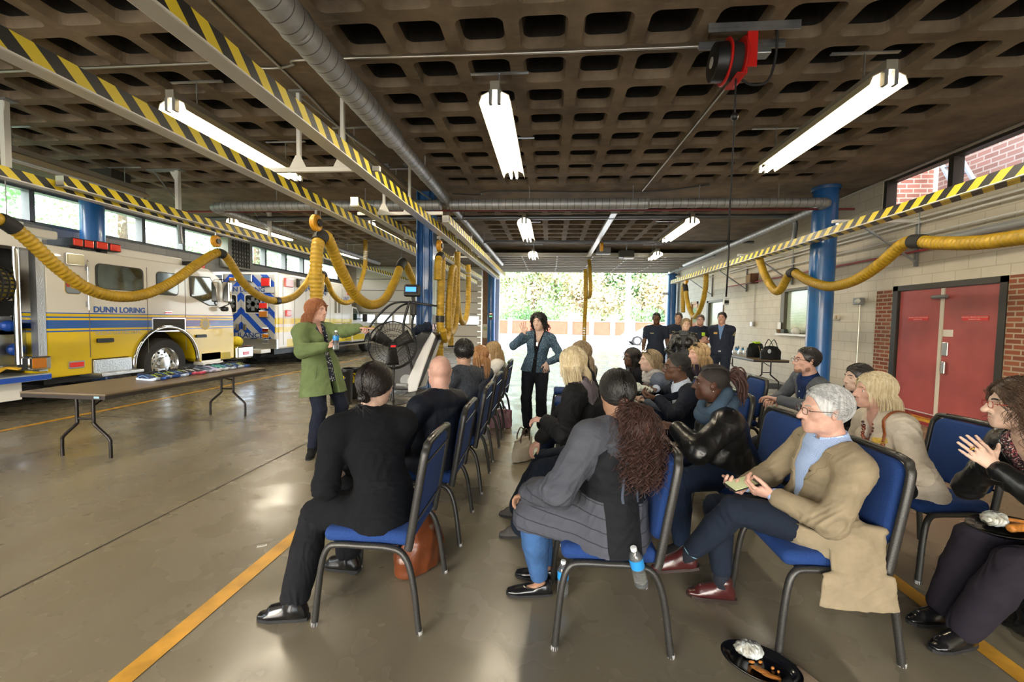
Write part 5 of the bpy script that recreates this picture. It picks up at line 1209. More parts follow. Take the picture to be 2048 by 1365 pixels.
            so.build('sole', sole or M_RUBBER, sh)
    def collar(p, m, r=.016, lift=.03, wide=.072, name='collar', drop=.06, th=.55):
        P = []
        for a in np.linspace(-2.6, 2.6, 26):
            P.append(p.N+p.up*(lift-.035*math.cos(a)*0-drop*max(0, -math.cos(a+PI))**3)+p.rs*wide*p.s*math.sin(a)-p.fs*(wide*p.s*math.cos(a))*.95+p.fs*.012)
        return MB().tube(np.array(P), r, 10, flat=th*2).build(name, m, p.root, 4)
    # hair ----------------------------------------------------------------
    def hair_cap(p, m, o=.012, line=.052, sides=-.03, back=-.085, extra=(), h=None, folds=(.003, .02), cuts=(), stretch=(1, 1, 1), name='hair', temple=.03, top=.0, tilt=.9):
        s = p.s; R = p.Rh; g = [EL(p.hp_(0, -.018, .034+top), s*V3(.077+o, .098+o, .086+o+top), R, .01)]+list(extra)
        c = [EL(p.hp_(0, .135, line-.095), s*V3(.068, .115, .092), R, .012), p._half(0, temple, sides, .75, -.66), p._half(0, 0, back, 0, -1)]
        return implicit(name, g, h or min(p.h, .006), m, p.root, list(cuts) if cuts else c, [(folds[0], folds[1], p.seed+9, stretch)])
    def _half(p, x, y, z, ny, nz):
        """removes everything on the (ny,nz) side of a plane through a head point"""
        return Prim('hs', (p.hp_(x, y, z), -unit(p.Rh@V3(0, ny, nz))), 0)
    def strands(p, paths, r, m, name='hair_strands', seg=4, parent=None):
        b = MB()
        for P in paths:
            n = len(P); b.tube(P, np.r_[np.full(n-2, r), r*.8, r*.3], seg, caps=False)
        return b.build(name, m, parent or p.root, 4, fixn=False)
def _scalp(p, n, rng, line=.05, back=-.075, front=.04):
    out = []
    while len(out) < n:
        u = unit(rng.normal(size=3)); q = V3(0, -.018, .034)+u*V3(.079, .100, .089)
        if q[2] < back+.02*(q[1] > -.04): continue
        yf = 9. if q[2] > line-.5*max(0, .07-q[1]) else (front if q[2] > .0 else front-.055*min(1, -q[2]/.03))
        if q[1] > yf: continue
        out.append(q)
    return out
def comb(p, n, length, m, r=.0022, part=0., lift=.006, line=.05, back=-.075, grav=.55, away=.6, backw=.35, curl=0., curlw=.02, step=.011, seed=1, jitter=.12, name='hair_strands', spread=0., tuck=None, front=.04, lenvar=.25, gather=None, minz=None, seg=4, hug=0., inward=0., hugmin=-.02):
    """strands that start on the scalp, follow it, then fall"""
    step = .006 if curl else step
    rng = np.random.default_rng(seed); paths = []; C = V3(0, -.018, .034); E = V3(.080, .101, .090)+lift; down = p.Rh.T@V3(0, 0, -1)
    for q in _scalp(p, n, rng, line, back, front):
        L = length*(1+rng.uniform(-lenvar, lenvar*.4)); k = max(4, int(L/step)); x = C+(q-C)*(1+lift*rng.uniform(.3, 1.)/.09); P = [x.copy()]
        side = math.copysign(1, q[0]-part) if abs(q[0]-part) > .004 else rng.choice((-1, 1)); jt = rng.normal(size=3)*jitter; ph = rng.uniform(0, 6.3); cr = curl*rng.uniform(.6, 1.3)
        v = unit(V3(side*away, -backw, -.15)+jt)
        for i in range(k):
            t = min(1, (i+1)*step/.088)
            tgt = unit(down*(grav*(.4+t))+V3(side*away*(1-t), -backw*(1-t*.7), 0)+jt*.6+V3(side, 0, 0)*spread)
            if gather is not None: tgt = unit(gather-x)
            v = unit(v*.55+tgt*.45); x = x+v*step; e = (x-C)/E; d = np.linalg.norm(e)
            if d < 1: x = C+(x-C)/d*(1+.02*rng.random())
            elif hug and x[2] > hugmin: x = x+(C+(x-C)/d*1.01-x)*hug
            if inward and x[2] < .03: x = x*V3(1-inward*step, 1, 1)+V3(0, 0, 0)
            if x[2] < line-.012 and x[1] > .03-.25*max(0, -x[2]-.03):
                w = max(0, (.02-x[2])/.05); mn = .060+.012*min(w, 1)
                if abs(x[0]) < mn: x = V3(math.copysign(mn, x[0]), x[1], x[2])
            if gather is not None and np.linalg.norm(gather-x) < .014: break
            y = x.copy()
            if cr: y = y+cr*min(1, i*step/.03)*V3(math.cos(i*step/curlw*2*PI+ph), math.sin(i*step/curlw*2*PI+ph), .5*math.sin(i*step/curlw*2*PI*.5+ph))
            P.append(y)
        if len(P) > 3: paths.append(np.array([p.hp_(*a) for a in P]))
    return p.strands(paths, r*p.s, m, name, seg=seg)
def surf(o):
    from mathutils.bvhtree import BVHTree
    me = o.data; return BVHTree.FromPolygons([v.co for v in me.vertices], [tuple(q.vertices) for q in me.polygons])
def cast(b, a, d):
    h = b.ray_cast(Vector(a), Vector(unit(d))); return None if h[0] is None else V3(*h[0])
def sheet(p, name, m, G, th=.005, parent=None):
    """a thin solid cloth piece from a grid of points (rows x cols) lying on the body, thickened outward"""
    G = np.asarray(G, float); nr, nc = G.shape[:2]; du = np.gradient(G, axis=0); dv = np.gradient(G, axis=1); N = np.cross(du, dv); N /= np.linalg.norm(N, axis=-1, keepdims=True)+1e-9
    if (N*(G-p.spine(.6))).sum() < 0: N = -N
    A = (G+N*th).reshape(-1, 3); B = (G-N*.002).reshape(-1, 3); n = nr*nc; F = []
    for i in range(nr-1):
        for j in range(nc-1): k = i*nc+j; F += [(k, k+1, k+nc+1, k+nc), (n+k, n+k+nc, n+k+nc+1, n+k+1)]
    ring = [j for j in range(nc)]+[i*nc+nc-1 for i in range(1, nr)]+[(nr-1)*nc+j for j in range(nc-2, -1, -1)]+[i*nc for i in range(nr-2, 0, -1)]
    F += [(ring[i], n+ring[i], n+ring[(i+1) % len(ring)], ring[(i+1) % len(ring)]) for i in range(len(ring))]
    return MB().add(np.vstack([A, B]), F).build(name, m, parent or p.root, .9)
def lapels(p, jacket, m, vw=.085, vdeep=.6, width=.055, notch=.35):
    b = surf(jacket)
    for q in (-1, 1):
        G = []
        for t in np.linspace(0, 1, 14):
            sp = p.spine(.985-t*(vdeep-.03)); inner = vw*1.02*(1-t)+.012*t
            wd = width*(1.0 if t < notch else (1-t)/(1-notch))*(.75 if abs(t-notch) < .04 else 1)+.004; row = []
            for f in np.linspace(0, 1, 4):
                lat = inner+wd*f; c = cast(b, sp+p.fs*.5+p.rs*q*lat, -p.fs)
                row.append(c if c is not None else None)
            if any(c is None for c in row):
                ok = [c for c in row if c is not None]
                if not ok: continue
                row = [c if c is not None else ok[0] for c in row]
            G.append(row)
        if len(G) > 4: sheet(p, 'lapel', m, G, .006)
def neckband(p, m, r=.060, h=.035, flare=.016, gap=.35, name='collar', back=.0, fold=True, sink=.0):
    ax = unit(p.H-p.Rh@V3(0, .02, .055)*p.s-(p.N-p.up*.03)); sd = unit(p.rs-ax*(p.rs@ax)); fw = np.cross(ax, sd)
    c = p.N+p.up*(.018-sink)+fw*.004; r += .004; G = []
    for a in np.linspace(gap, 2*PI-gap, 28):
        d = sd*math.sin(a)+fw*math.cos(a); dip = .012*max(0, math.cos(a)); rows = [(r, 0), (r*.98, h*.6), (r, h)]
        if fold: rows += [(r+.006, h+.003), (r+flare*.7, h*.6), (r+flare, -.004-.6*dip)]
        G.append([c+d*rr*p.s+ax*(z-dip) for rr, z in rows])
    return sheet(p, name, m, G, .003)
def patch(p, obj, name, m, c, u, v, w, h, d=None, th=.003, n=5, parent=None):
    """a rectangular patch laid on a garment around point c, spanned by u (width) and v (height)"""
    b = surf(obj); u = unit(u); v = unit(v); d = unit(np.cross(u, v)) if d is None else unit(d); G = []
    for i in np.linspace(-.5, .5, n):
        row = []
        for j in np.linspace(-.5, .5, n):
            x = cast(b, c+u*w*j+v*h*i+d*.35, -d)
            if x is None: x = c+u*w*j+v*h*i
            row.append(x)
        G.append(row)
    return sheet(p, name, m, G, th, parent)
M_LENS = mat('spectacle_lens', '#eef2f2', .02, alpha=.18, coat=.5); M_SUNG = mat('sunglass_black', '#0d0d0f', .1, coat=.6)
def hairm(name, c, c2, rough=.42): return mat(name, c, rough, noise=.5, nscale=26, col2=c2, stretch=(3, 3, .35), spec=.6, bump=.25, bscale=60)
# ------------------------------------------------------------------ stacking chairs
def fabric_blue():
    g = NG('blue_dotted_fabric', .9); v = g.n.new('ShaderNodeTexVoronoi'); v.inputs['Scale'].default_value = 170; g.L.new(g.P, v.inputs['Vector'])
    c = g.mix(g.ramp(v.outputs[0], .12, .34), srgb('#214d8c'), srgb('#103470')); c = g.mix(g.ramp(g.noise(5, 4), .3, .7, 0, .25), c, srgb('#123468')); g.bump(v.outputs[0], .25, .003)
    return g.col(c)
M_FAB = fabric_blue()
def silver_vein():
    g = NG('silver_vein_frame', .38, .35); n = g.noise(420, 3, rough=.7); return g.col(g.mix(g.ramp(n, .40, .66), srgb('#202022'), srgb('#56544f')))
M_FRAME = silver_vein(); M_CAPB = mat('frame_top_worn', '#3a3835', .22, .6, coat=.4, noise=.5, nscale=40)
def make_chair():
    t = thing('stacking_chair', None, 'chair', (0, 0, 0), 0, 'blue stacking chairs of the audience')
    MB().rbox((0, .0, .452), (.455, .46, .075), .034, 3).build('seat', M_FAB, t, 1.2)
    # backrest, leaning back: outline in x,z with rounded top, padded
    al = .16; Rb = rotm(al, 0, 0); o = V3(0, -.235, .50)
    bk = MB(); pts = np.vstack([rrect(.41, .43, .07, 5)+np.array([0, .225])]); n = len(pts); c = pts.mean(0)
    L = [np.c_[c+(pts-c)*f, np.full(n, y)] for f, y in ((.90, .030), (.97, .022), (1.0, .008), (1.0, -.006), (.96, -.014), (.90, -.016))]
    V = np.vstack([np.c_[q[:, 0], q[:, 2], q[:, 1]] for q in L]); F = []
    for i in range(len(L)-1):
        for k in range(n): F.append((i*n+k, i*n+(k+1) % n, (i+1)*n+(k+1) % n, (i+1)*n+k))
    F += [tuple(range(n-1, -1, -1)), tuple(range((len(L)-1)*n, len(L)*n))]
    bk.add(V@Rb.T+o, F); bk.build('backrest', M_FAB, t, .9)
    fp = [(-.235, -.07), (-.235, .34), (-.215, .425), (-.16, .455), (.16, .455), (.215, .425), (.235, .34), (.235, -.07)]
    fr = spline([(x, -.004, z) for x, z in fp], 6); fr = np.vstack([[(-.235, .0, -.09)], fr, [(.235, .0, -.09)]])
    MB().tube(fr@Rb.T+o, .0175, 8, flat=1.25, up=(0, 1, 0)).build('back_frame', M_FRAME, t, 1.)
    MB().rbox((0, -.002, .462), (.30, .034, .022), .008, 2, None).moved(Rb, o).build('top_bar', M_CAPB, t, .6)
    for z in (.06, .36): MB().bx(-.215, .215, -.022, -.014, z-.006, z+.006).moved(Rb, o).build('back_bar', M_CAPB, t)
    for q in (-1, 1):
        fl = spline([(q*.262, .255, .0), (q*.25, .225, .30), (q*.243, .19, .40), (q*.24, .13, .418), (q*.238, .02, .418)], 5)
        MB().tube(fl, .0165, 8, flat=1.1).build('leg', M_FRAME, t, 1.)
        rl = spline([(q*.262, -.29, .0), (q*.25, -.25, .27), (q*.243, -.20, .39), (q*.24, -.12, .418), (q*.238, .02, .418)], 5)
        MB().tube(rl, .0165, 8, flat=1.1).build('leg', M_FRAME, t, 1.)
        for y in (.255, -.29): MB().cyl((q*.262, y, .0), (q*.2618, y-.001, .02), .017, 10).build('foot_glide', mat('glide_grey', '#a9a9a6', .4), t)
    for y in (.16, -.17): MB().cyl((-.24, y, .41), (.24, y, .41), .009, 8).build('seat_brace', M_FRAME, t)
    MB().cyl((-.255, -.255, .22), (.255, -.255, .22), .008, 8).build('stretcher', M_FRAME, t) if False else None
    return t
chair0 = make_chair(); CH = []; _used = [False]
def place_chair(label, x, y, rz=90, group='blue stacking chairs of the audience'):
    c = chair0 if not _used[0] else copy_tree(chair0); _used[0] = True
    c.location = (x, y, 0); c.rotation_euler = (0, 0, math.radians(rz)); c['label'] = label; return c
RA, RB, RC_, RD_ = -.91, .30, 1.36, 2.45
for i, (y, dx, rz, lab) in enumerate(((2.28, 0, 90, 'blue chair under the woman in the black blazer, nearest of the left row'), (3.12, .02, 91, 'blue chair under the bald man in the left row'), (4.02, .03, 90, 'blue chair under the man in the grey wool jacket'),
                       (4.90, .02, 89, 'blue chair under the strawberry-blonde woman in grey'), (5.78, 0, 92, 'blue chair under the long-haired woman in white'), (6.55, 0, 88, 'empty blue chair at the far end of the left row'))):
    place_chair(lab, RA+dx, y, rz)
for y, dx, rz, lab in ((2.26, .0, 91, 'blue chair under the woman with the curly ponytail'), (3.22, .05, 92, 'blue chair under the woman in the black coat with a grey hood'), (4.10, .06, 90, 'blue chair with a dark jacket behind the curly ponytail, under the brown-haired person'),
                       (5.02, .06, 90, 'empty blue chair beyond the brown-haired person'), (5.95, .0, 90, 'empty blue chair by the aisle beside the waving woman, nearer one'), (6.85, .0, 90, 'empty blue chair farthest back in the row left of the headscarf-dark seated woman')):
    place_chair(lab, RB+dx, y, rz)
for y, dx, rz, lab in ((2.33, .0, 90, 'blue chair under the grey-haired man in the tan blazer'), (3.12, .0, 96, 'blue chair with its backrest bare behind the black leather jacket'), (4.0, .05, 91, 'blue chair under the man in the navy suit'),
                       (4.88, .0, 90, 'blue chair under the woman with the pale scarf'), (5.7, .0, 90, 'blue chair under the long dark-haired woman in black')):
    place_chair(lab, RC_+dx, y, rz)
for y, dx, rz, lab in ((2.16, .14, 90, 'blue chair under the clapping woman at the right edge'), (3.06, .04, 97, 'blue chair with its backrest bare behind the woman in the cream jacket'), (3.98, .1, 90, 'blue chair under the dark-haired woman behind the blonde in cream'),
                       (4.55, .32, 90, 'blue chair under the man in the grey blazer'), (5.2, -.35, 90, 'blue chair under the blonde woman with sunglasses on her head')):
    place_chair(lab, RD_+dx, y, rz)
# ------------------------------------------------------------------ the people
LT, MD, DK, PK, TN = ('#cfae9c', 'light'), ('#a27c65', 'tan'), ('#5c4031', 'dark'), ('#cba090', 'ruddy'), ('#bb957f', 'beige')
def frame(cx, cy, rzd=90):
    rz = math.radians(rzd); R = rotm(0, 0, rz).T; o = V3(cx, cy, 0); return (cx, cy, 0), rz, (lambda w: R@(np.asarray(w, float)-o)), (lambda v: R@np.asarray(v, float))
def bob(p, m, n=500, length=.22, r=.0024, part=-.015, line=.075, seed=2, o=.008, back=-.07, **k):
    """smooth base under a combed layer of strands"""
    s = p.s; L = max(.03, length-.13); R = p.Rh; dn = R.T@V3(0, 0, -1); E = lambda c, r: EL(p.hp_(*c), s*V3(*r), R, .025)
    lo = V3(0, -.045, -.02)+dn*L*.75
    ex = [E((0, -.036, -.015), (.074+o*.6, .062, .085)), RC(p.hp_(0, -.042, -.02), p.hp_(*lo), .064*s, .050*s, .03)]
    for q in (-1, 1): ex.append(RC(p.hp_(q*.058, -.016, .0), p.hp_(*(V3(q*.056, -.018, -.02)+dn*L*.7)), .024*s, .020*s, .03))
    c = [EL(p.hp_(0, .135, line-.100), s*V3(.068, .118, .096), R, .012), EL(p.hp_(0, .085, -.10), s*V3(.060, .085, .10), R, .01), RC(p.hp_(0, .01, -.10), p.hp_(0, .02, -.4), .052*s, .055*s, .01)]
    p.hair_cap(m, o=o-.003, folds=(.0022, .016), stretch=(1, 1, .12), extra=ex, cuts=c); k.setdefault('jitter', .06); k.setdefault('hug', .55); k.setdefault('inward', 1.6); k.setdefault('away', .45); return comb(p, int(n*2.0), length, m, r=r*.56, part=part, line=line, back=back, seed=seed, lift=o, **k)
def short_hair(p, m, n=500, length=.045, r=.002, line=.082, o=.006, seed=4, **k):
    c = [EL(p.hp_(0, .135, line-.095), p.s*V3(.084, .118, .096), p.Rh, .012), p._half(0, .022, -.02, .75, -.66), p._half(0, 0, -.075, 0, -1)]
    p.hair_cap(m, o=o-.004, folds=(0, .02), cuts=c); k.setdefault('front', .022); return comb(p, n, length, m, r=r, part=0, line=line, back=-.072, seed=seed, lift=o, grav=.35, away=.45, backw=.8, hug=.75, jitter=.3, step=.008, hugmin=-1, **k)
M_NAVYT = cloth('navy_trouser', '#1a2230', .85, 500, .2); M_BLKT = cloth('black_trouser', '#15161a', .85, 500, .2); M_DENIM = cloth('blue_denim', '#3d608f', .85, 500, .3, .25); M_DENIMD = cloth('dark_denim', '#1f2c45', .85, 500, .3, .2)
M_BLKSH = mat('black_shoe_leather', '#121214', .25, coat=.5); M_LEATHER = mat('black_leather', '#131314', .36, coat=.12, noise=.2, nscale=10, bump=.07, bscale=60)
H_BLOND = hairm('hair_blonde', '#cdb083', '#94764b'); H_PALE = hairm('hair_pale_blonde', '#e6dabc', '#c4ae82'); H_DARK = hairm('hair_dark_brown', '#241b18', '#120d0c'); H_BLACK = hairm('hair_black', '#15120f', '#0a0808')
H_STRAW = hairm('hair_strawberry', '#c1935c', '#96643a'); H_RED = hairm('hair_copper', '#b5764a', '#8a4f2c'); H_BROWN = hairm('hair_brown', '#5d4331', '#3a291e'); H_ASH = hairm('hair_ash_blonde', '#ab9674', '#77634a'); HW = hairm('hair_white', '#cfd0d1', '#9c9ea2', .5)
H_CURL = hairm('hair_red_brown', '#4a2a20', '#2a1712', .5); M_BROWD = mat('brow_dark', '#1d1512', .7); M_BROWB = mat('brow_blond', '#8f7250', .7)
M_GLB = mat('glasses_black', '#121214', .25); M_WPAT = mat('white_dot_print', '#d9d9d6', .8, noise=.0)
# ---- 1 grey-haired man, tan blazer
loc, rz, f, g = frame(RC_, 2.33)
p = Person('grey-haired man in a tan blazer and glasses seated with crossed legs holding notes', loc, rz, h=.0045, s=1.0, head=f(atY(1648, 822, 2.28)), pelvis=(0, -.04, .56), hyaw=-.06, hpitch=.02, fat=1.05, nose=1.15,
           armR=dict(to=(.06, .30, .70), hint=(.9, -.5, -.5)), armL=dict(to=(-.13, .24, .72), hint=(-.9, -.4, -.4)), handR='hold', handL='hold', hR=(V3(-.55, .75, -.1), V3(-.3, 0, 1), V3(0, .3, 1)), hL=(V3(.35, .85, .1), V3(.5, -.2, .6), V3(.2, .5, .8)),
           footR=(.14, .36, .09), footL=(.10, .58, .26), kneeR=(.2, .5, .8), kneeL=(-.2, .6, .8), footdirL=(.25, .9, -.25), skinc=PK, iris=M_IRISB)
OLDMAN = p
M_TAN = cloth('tan_tweed', '#95876f', .9, 600, .3)
def shirt_stripes():
    G = NG('striped_shirt_blue', .8); q = G.xyz(); s_ = G.math('FRACT', G.math('MULTIPLY', q[0], 140.)); return G.col(G.mix(G.math('GREATER_THAN', s_, .6), srgb('#92b1e6'), srgb('#c3d3f0')))
M_STRIPE = shirt_stripes()
tail = [LO([(p.P-p.rs*.20+V3(0, -.06, .06), V3(0, 1, 0), .15, .035), (V3(-.278, -.07, .42), V3(0, 1, 0), .16, .024), (V3(-.290, -.08, .15), V3(0, 1, 0), .20, .022)], .04)]
j = p.top('blazer', M_TAN, o=.021, hem=.06, over=.28, V='open', vw=.085, vdeep=.60, folds=(.0045, .14), add=tail, cut=[HS(V3(0, 0, .27), V3(0, 0, 1)), EL((0, .1, .40), (.262, .6, .072))])
p.top('shirt', M_STRIPE, o=.011, cuff=.96, folds=(.002, .06), high=.01)
lapels(p, j, M_TAN, .085, .60); neckband(p, M_STRIPE, .058, .042)
patch(p, j, 'pocket', M_TAN, p.P-p.rs*.26+V3(0, .10, .02), V3(0, 1, 0), V3(0, 0, 1), .17, .17, V3(-1, 0, 0), .004)
p.bottoms('trousers', M_NAVYT, to=.80)
p.shoes(mat('oxblood_leather', '#421a1a', .3, coat=.4, bump=.1, bscale=30), sole=mat('sole_brown', '#2a1a16', .6))
for nm, e in (('R', .84), ('L', .80)):
    k, a = p.kn[nm], p.an[nm]; s0 = k+(a-k)*(e-.06); MB().tube([s0, k+(a-k)*.9, a+V3(0, 0, -.01)], [.046, .044, .046], 16).build('sock', mat('navy_sock', '#141a26', .9), p.root, 4)
a = p.an['L']; k = p.kn['L']
for i in range(4): c = k+(a-k)*(.805+.018*i); u_ = unit(a-k); MB().tube([c, c+u_*.0045], .0475, 18).build('sock_stripe', mat('sock_stripe', '#7fb0c4', .8), p.root, 4)
short_hair(p, HW, 1700, .055, .0013, line=.088, o=.012, seed=3, front=.004)
p.brows(mat('brow_grey', '#a59d96', .7)); p.glasses(mat('glasses_tortoise', '#4a3222', .25))
# ---- 2 woman in the black blazer with a low bun
loc, rz, f, g = frame(RA, 2.28)
hd = f(atY(752, 772, 2.30))
p = Person('woman in a black blazer with a low dark bun and glasses seen from behind', loc, rz, h=.0045, s=1.0, fem=True, fat=1.02, head=hd, pelvis=(-.02, -.02, .56), twist=-.95, hyaw=-1.75, hpitch=.12, sw=.178,
           armR=dict(to=(.16, .28, .66), hint=(.8, -.5, -.6)), armL=dict(to=(.04, .34, .66), hint=(-.7, -.2, -.7)), handR='lap', handL='lap', footL=f(atZ(588, 1205, .09)), footR=(.20, .30, .10), kneeL=(.55, .35, .7), kneeR=(.4, .5, .7), footdirL=g((-1, -.12, 0)), skinc=LT)
M_BZ = cloth('black_wool', '#101216', .92, 500, .25)
p.top('blazer', M_BZ, o=.022, hem=.18, over=.80, wide=.012, folds=(.004, .14), high=.012, hem_w=.03, loose=.006); p.collar(M_BZ, lift=.02, wide=.064)
p.bottoms('trousers', M_BLKT, to=.92, o=.02, flare=.012); p.shoes(M_BLKSH, 'heel')
p.hair_cap(H_DARK, o=.010, line=.078, sides=-.03, back=-.08, folds=(0, .02))
bun = p.hp_(0, -.105, -.055)
comb(p, 900, .22, H_DARK, r=.0017, part=.0, line=.076, back=-.07, seed=5, lift=.013, gather=V3(0, -.100, -.05), jitter=.05, hug=.35)
implicit('bun', [EL(bun, (.040, .030, .030), None, .01), EL(bun+V3(.02, -.01, .008), (.022, .02, .02), None, .006), EL(bun+V3(-.022, .004, -.006), (.022, .02, .02), None, .006), EL(bun+V3(.0, -.015, -.018), (.022, .018, .016), None, .006)], .004, H_DARK, p.root, (), (.004, .016, 4))
rs = np.random.default_rng(8); p.strands([spline([bun+rs.normal(size=3)*.012, bun+p.Rh@V3(rs.normal()*.035, -.03-.02*rs.random(), -.03), bun+p.Rh@V3(rs.normal()*.06, -.05*rs.random()-.02, -.06-.05*rs.random())], 5) for _ in range(11)], .0010, H_DARK, 'loose_strands')
p.brows(M_BROWD); p.glasses(M_GLB)
# ---- 3 bald man
loc, rz, f, g = frame(RA+.02, 3.12)
p = Person('bald man in a dark navy jacket seated in the left row, seen from behind', loc, rz, h=.0055, s=1.04, fat=1.18, head=f(atY(880, 745, 3.10)), pelvis=(0, -.05, .56), twist=-.55, hyaw=-1.25, hpitch=.05, skinc=PK, jaw=1.1,
           armR=dict(to=(.18, .30, .64)), armL=dict(to=(-.16, .30, .62), hint=(-.9, -.4, -.5)), handR='lap', handL='lap')
j = p.top('jacket', cloth('navy_softshell', '#141a26', .6, 500, .15), o=.018, hem=.10, over=.15, folds=(.004, .17), high=.02); p.collar(MATS['navy_softshell'], lift=.035, wide=.060); p.bottoms('trousers', cloth('dark_grey_trouser', '#23252b', .85), to=.9); p.shoes(M_BLKSH)
# ---- 4 dark-haired man, grey wool jacket
loc, rz, f, g = frame(RA+.03, 4.02)
p = Person('dark-haired man in a grey wool jacket seated behind the bald man', loc, rz, h=.0065, s=1.02, head=f(atY(928, 706, 4.0)), pelvis=(0, -.05, .56), twist=-.5, hyaw=-1.35, hpitch=.02, skinc=TN, armR=dict(to=(.18, .30, .64)), armL=dict(to=(-.16, .30, .62)), handR='lap', handL='lap')
p.top('jacket', cloth('grey_wool', '#4a4f58', .95, 300, .4, .3, 60), o=.02, hem=.1, over=.15, folds=(.005, .12), high=.015); p.collar(MATS['grey_wool'], lift=.03, wide=.062); p.bottoms('trousers', M_DENIMD, to=.9); p.shoes(M_BLKSH); short_hair(p, H_BLACK, 700, .04, .0022, o=.012)
# ---- 5 strawberry blonde
loc, rz, f, g = frame(RA+.02, 4.90)
p = Person('strawberry-blonde woman in a grey jacket seated with her back turned', loc, rz, h=.0075, s=.96, fem=True, head=f(atY(961, 713, 4.88)), pelvis=(0, -.05, .55), twist=-.4, hyaw=-1.2, hpitch=.1, skinc=LT, handR='lap', handL='lap')
p.top('jacket', cloth('slate_jacket', '#4d525d', .9), o=.018, hem=.1, over=.15); p.bottoms('trousers', M_BLKT, to=.9); p.shoes(M_BLKSH); bob(p, H_STRAW, 520, .26, .003, o=.012, seed=12)
# ---- 6 long-haired blonde in white, looking down
loc, rz, f, g = frame(RA, 5.78)
p = Person('woman with long wavy blonde hair in a white jacket looking down at her lap', loc, rz, h=.007, s=.97, fem=True, head=f(atY(986, 703, 5.75)), pelvis=(0, -.05, .55), hyaw=.35, hpitch=.42, skinc=LT, handR='hold', handL='hold', armR=dict(to=(.05, .30, .68)), armL=dict(to=(-.07, .30, .68)))
p.top('jacket', cloth('white_fleece', '#d9d6cf', .95), o=.022, hem=.08, V='open', vw=.05); p.top('shirt', cloth('dark_top', '#23232b', .9), o=.010); p.bottoms('trousers', M_DENIMD, to=.9); p.shoes(M_BLKSH); bob(p, H_BLOND, 560, .40, .003, o=.012, seed=14, curl=.006, curlw=.09); p.brows(M_BROWB)
# ---- 7 standing speaker with copper hair
loc, rz, f, g = frame(-2.66, 4.78, -112)
hd = f(atY(634, 622, 4.78)); tip = f(atY(740, 655, 4.62)); bot = f(atY(652, 694, 4.45))
p = Person('standing woman with copper hair in a green coat pointing sideways with a bottle in hand', loc, rz, h=.0055, s=1.06, seat=False, fem=True, fat=1.12, head=hd, pelvis=(0, 0, .97), hyaw=.22, hpitch=-.02, smile=.1, skinc=PK, iris=M_IRISB, sw=.185,
           armL=dict(to=tip, hint=(0, -.3, -.8)), armR=dict(to=bot, hint=(.8, -.6, -.7)), handL='point', handR='hold', hL=(tip-f(atY(634, 650, 4.78)), V3(0, .2, -1), V3(-.3, 1, .2)), hR=(g((.8, .1, .18)), g((.25, -.2, .6)), V3(-.1, .3, 1)),
           footR=f(V3(-2.66, 4.58, .085)), footL=f(V3(-2.52, 4.92, .085)), footdirR=g((.35, -1, 0)), footdirL=g((.7, -.8, 0)))
SPEAKER = p
M_GREEN = cloth('olive_green_cotton', '#64744c', .8, 500, .15)
j = p.top('coat', M_GREEN, o=.028, hem=.30, V='open', vw=.075, vdeep=.32, folds=(.006, .15), loose=.008, hem_w=.045, cuff=.93); neckband(p, M_GREEN, .066, .03, .055, .5)
def dots():
    G = NG('dotted_blouse', .8); v = G.n.new('ShaderNodeTexVoronoi'); v.inputs['Scale'].default_value = 42; G.L.new(G.P, v.inputs['Vector']); return G.col(G.mix(G.math('LESS_THAN', v.outputs[0], .32), srgb('#1b2236'), srgb('#d9d9d8')))
p.top('blouse', dots(), o=.014, sleeve=None, hem=.16, folds=(.003, .07), neck=.012, V=True, vw=.04, vdeep=.18)
for q, z in ((1, -.12),): patch(p, j, 'pocket_flap', M_GREEN, p.P+p.rs*.16+p.fs*.10+V3(0, 0, -.03), p.fs, V3(0, 0, 1), .05, .16, p.rs+p.fs*.4, .008)
p.bottoms('trousers', cloth('navy_jeans', '#171c2b', .85), to=.93, o=.012); p.shoes(cloth('black_suede', '#141416', .9), 'heel')
bob(p, H_RED, 800, .19, .0024, part=.02, o=.018, seed=21, curl=.003, curlw=.10, jitter=.12, inward=1.0); p.brows(M_BROWB)
# ---- 8 waving woman in the aisle
loc, rz, f, g = frame(-.20, 6.0, 172)
hd = f(atY(1077, 645, 5.95)); wv = f(atY(1048, 668, 5.75)); hip = f(atY(1094, 726, 5.85))
p = Person('standing woman with short dark curls in a blue tweed jacket raising her right hand', loc, rz, h=.0065, s=.98, seat=False, fem=True, head=hd, pelvis=(0, 0, .92), hyaw=-.15, hroll=.10, smile=1.0, skinc=LT, armR=dict(to=wv, hint=(.8, -.2, -.8)), armL=dict(to=hip, hint=(-.8, -.6, 0)), handR='open', handL='relax',
           hR=(V3(.15, .1, 1), V3(0, 1, -.1), V3(-1, 0, .2)), hL=(V3(.1, .1, -1), V3(.3, -.9, 0), V3(1, .2, 0)), spreadR=.35)
def tweed():
    G = NG('blue_tweed', .9); n1 = G.noise(70, 3, stretch=(1, 1, 3)); c = G.mix(G.ramp(n1, .45, .55), srgb('#1a2333'), srgb('#46677f')); n2 = G.noise(120, 2); return G.col(G.mix(G.ramp(n2, .6, .66), c, srgb('#93a7ab')))
p.top('jacket', tweed(), o=.018, hem=.06, V='open', vw=.055, vdeep=.55, folds=(.003, .12), cuff=.88); p.top('top', cloth('black_knit', '#131319', .9), o=.010, sleeve=None, hem=.06, V=True, vw=.045, vdeep=.14, folds=(.002, .1)); p.bottoms('trousers', cloth('charcoal_trouser', '#20222b', .85), to=.97, o=.016, flare=.012); p.shoes(M_BLKSH)
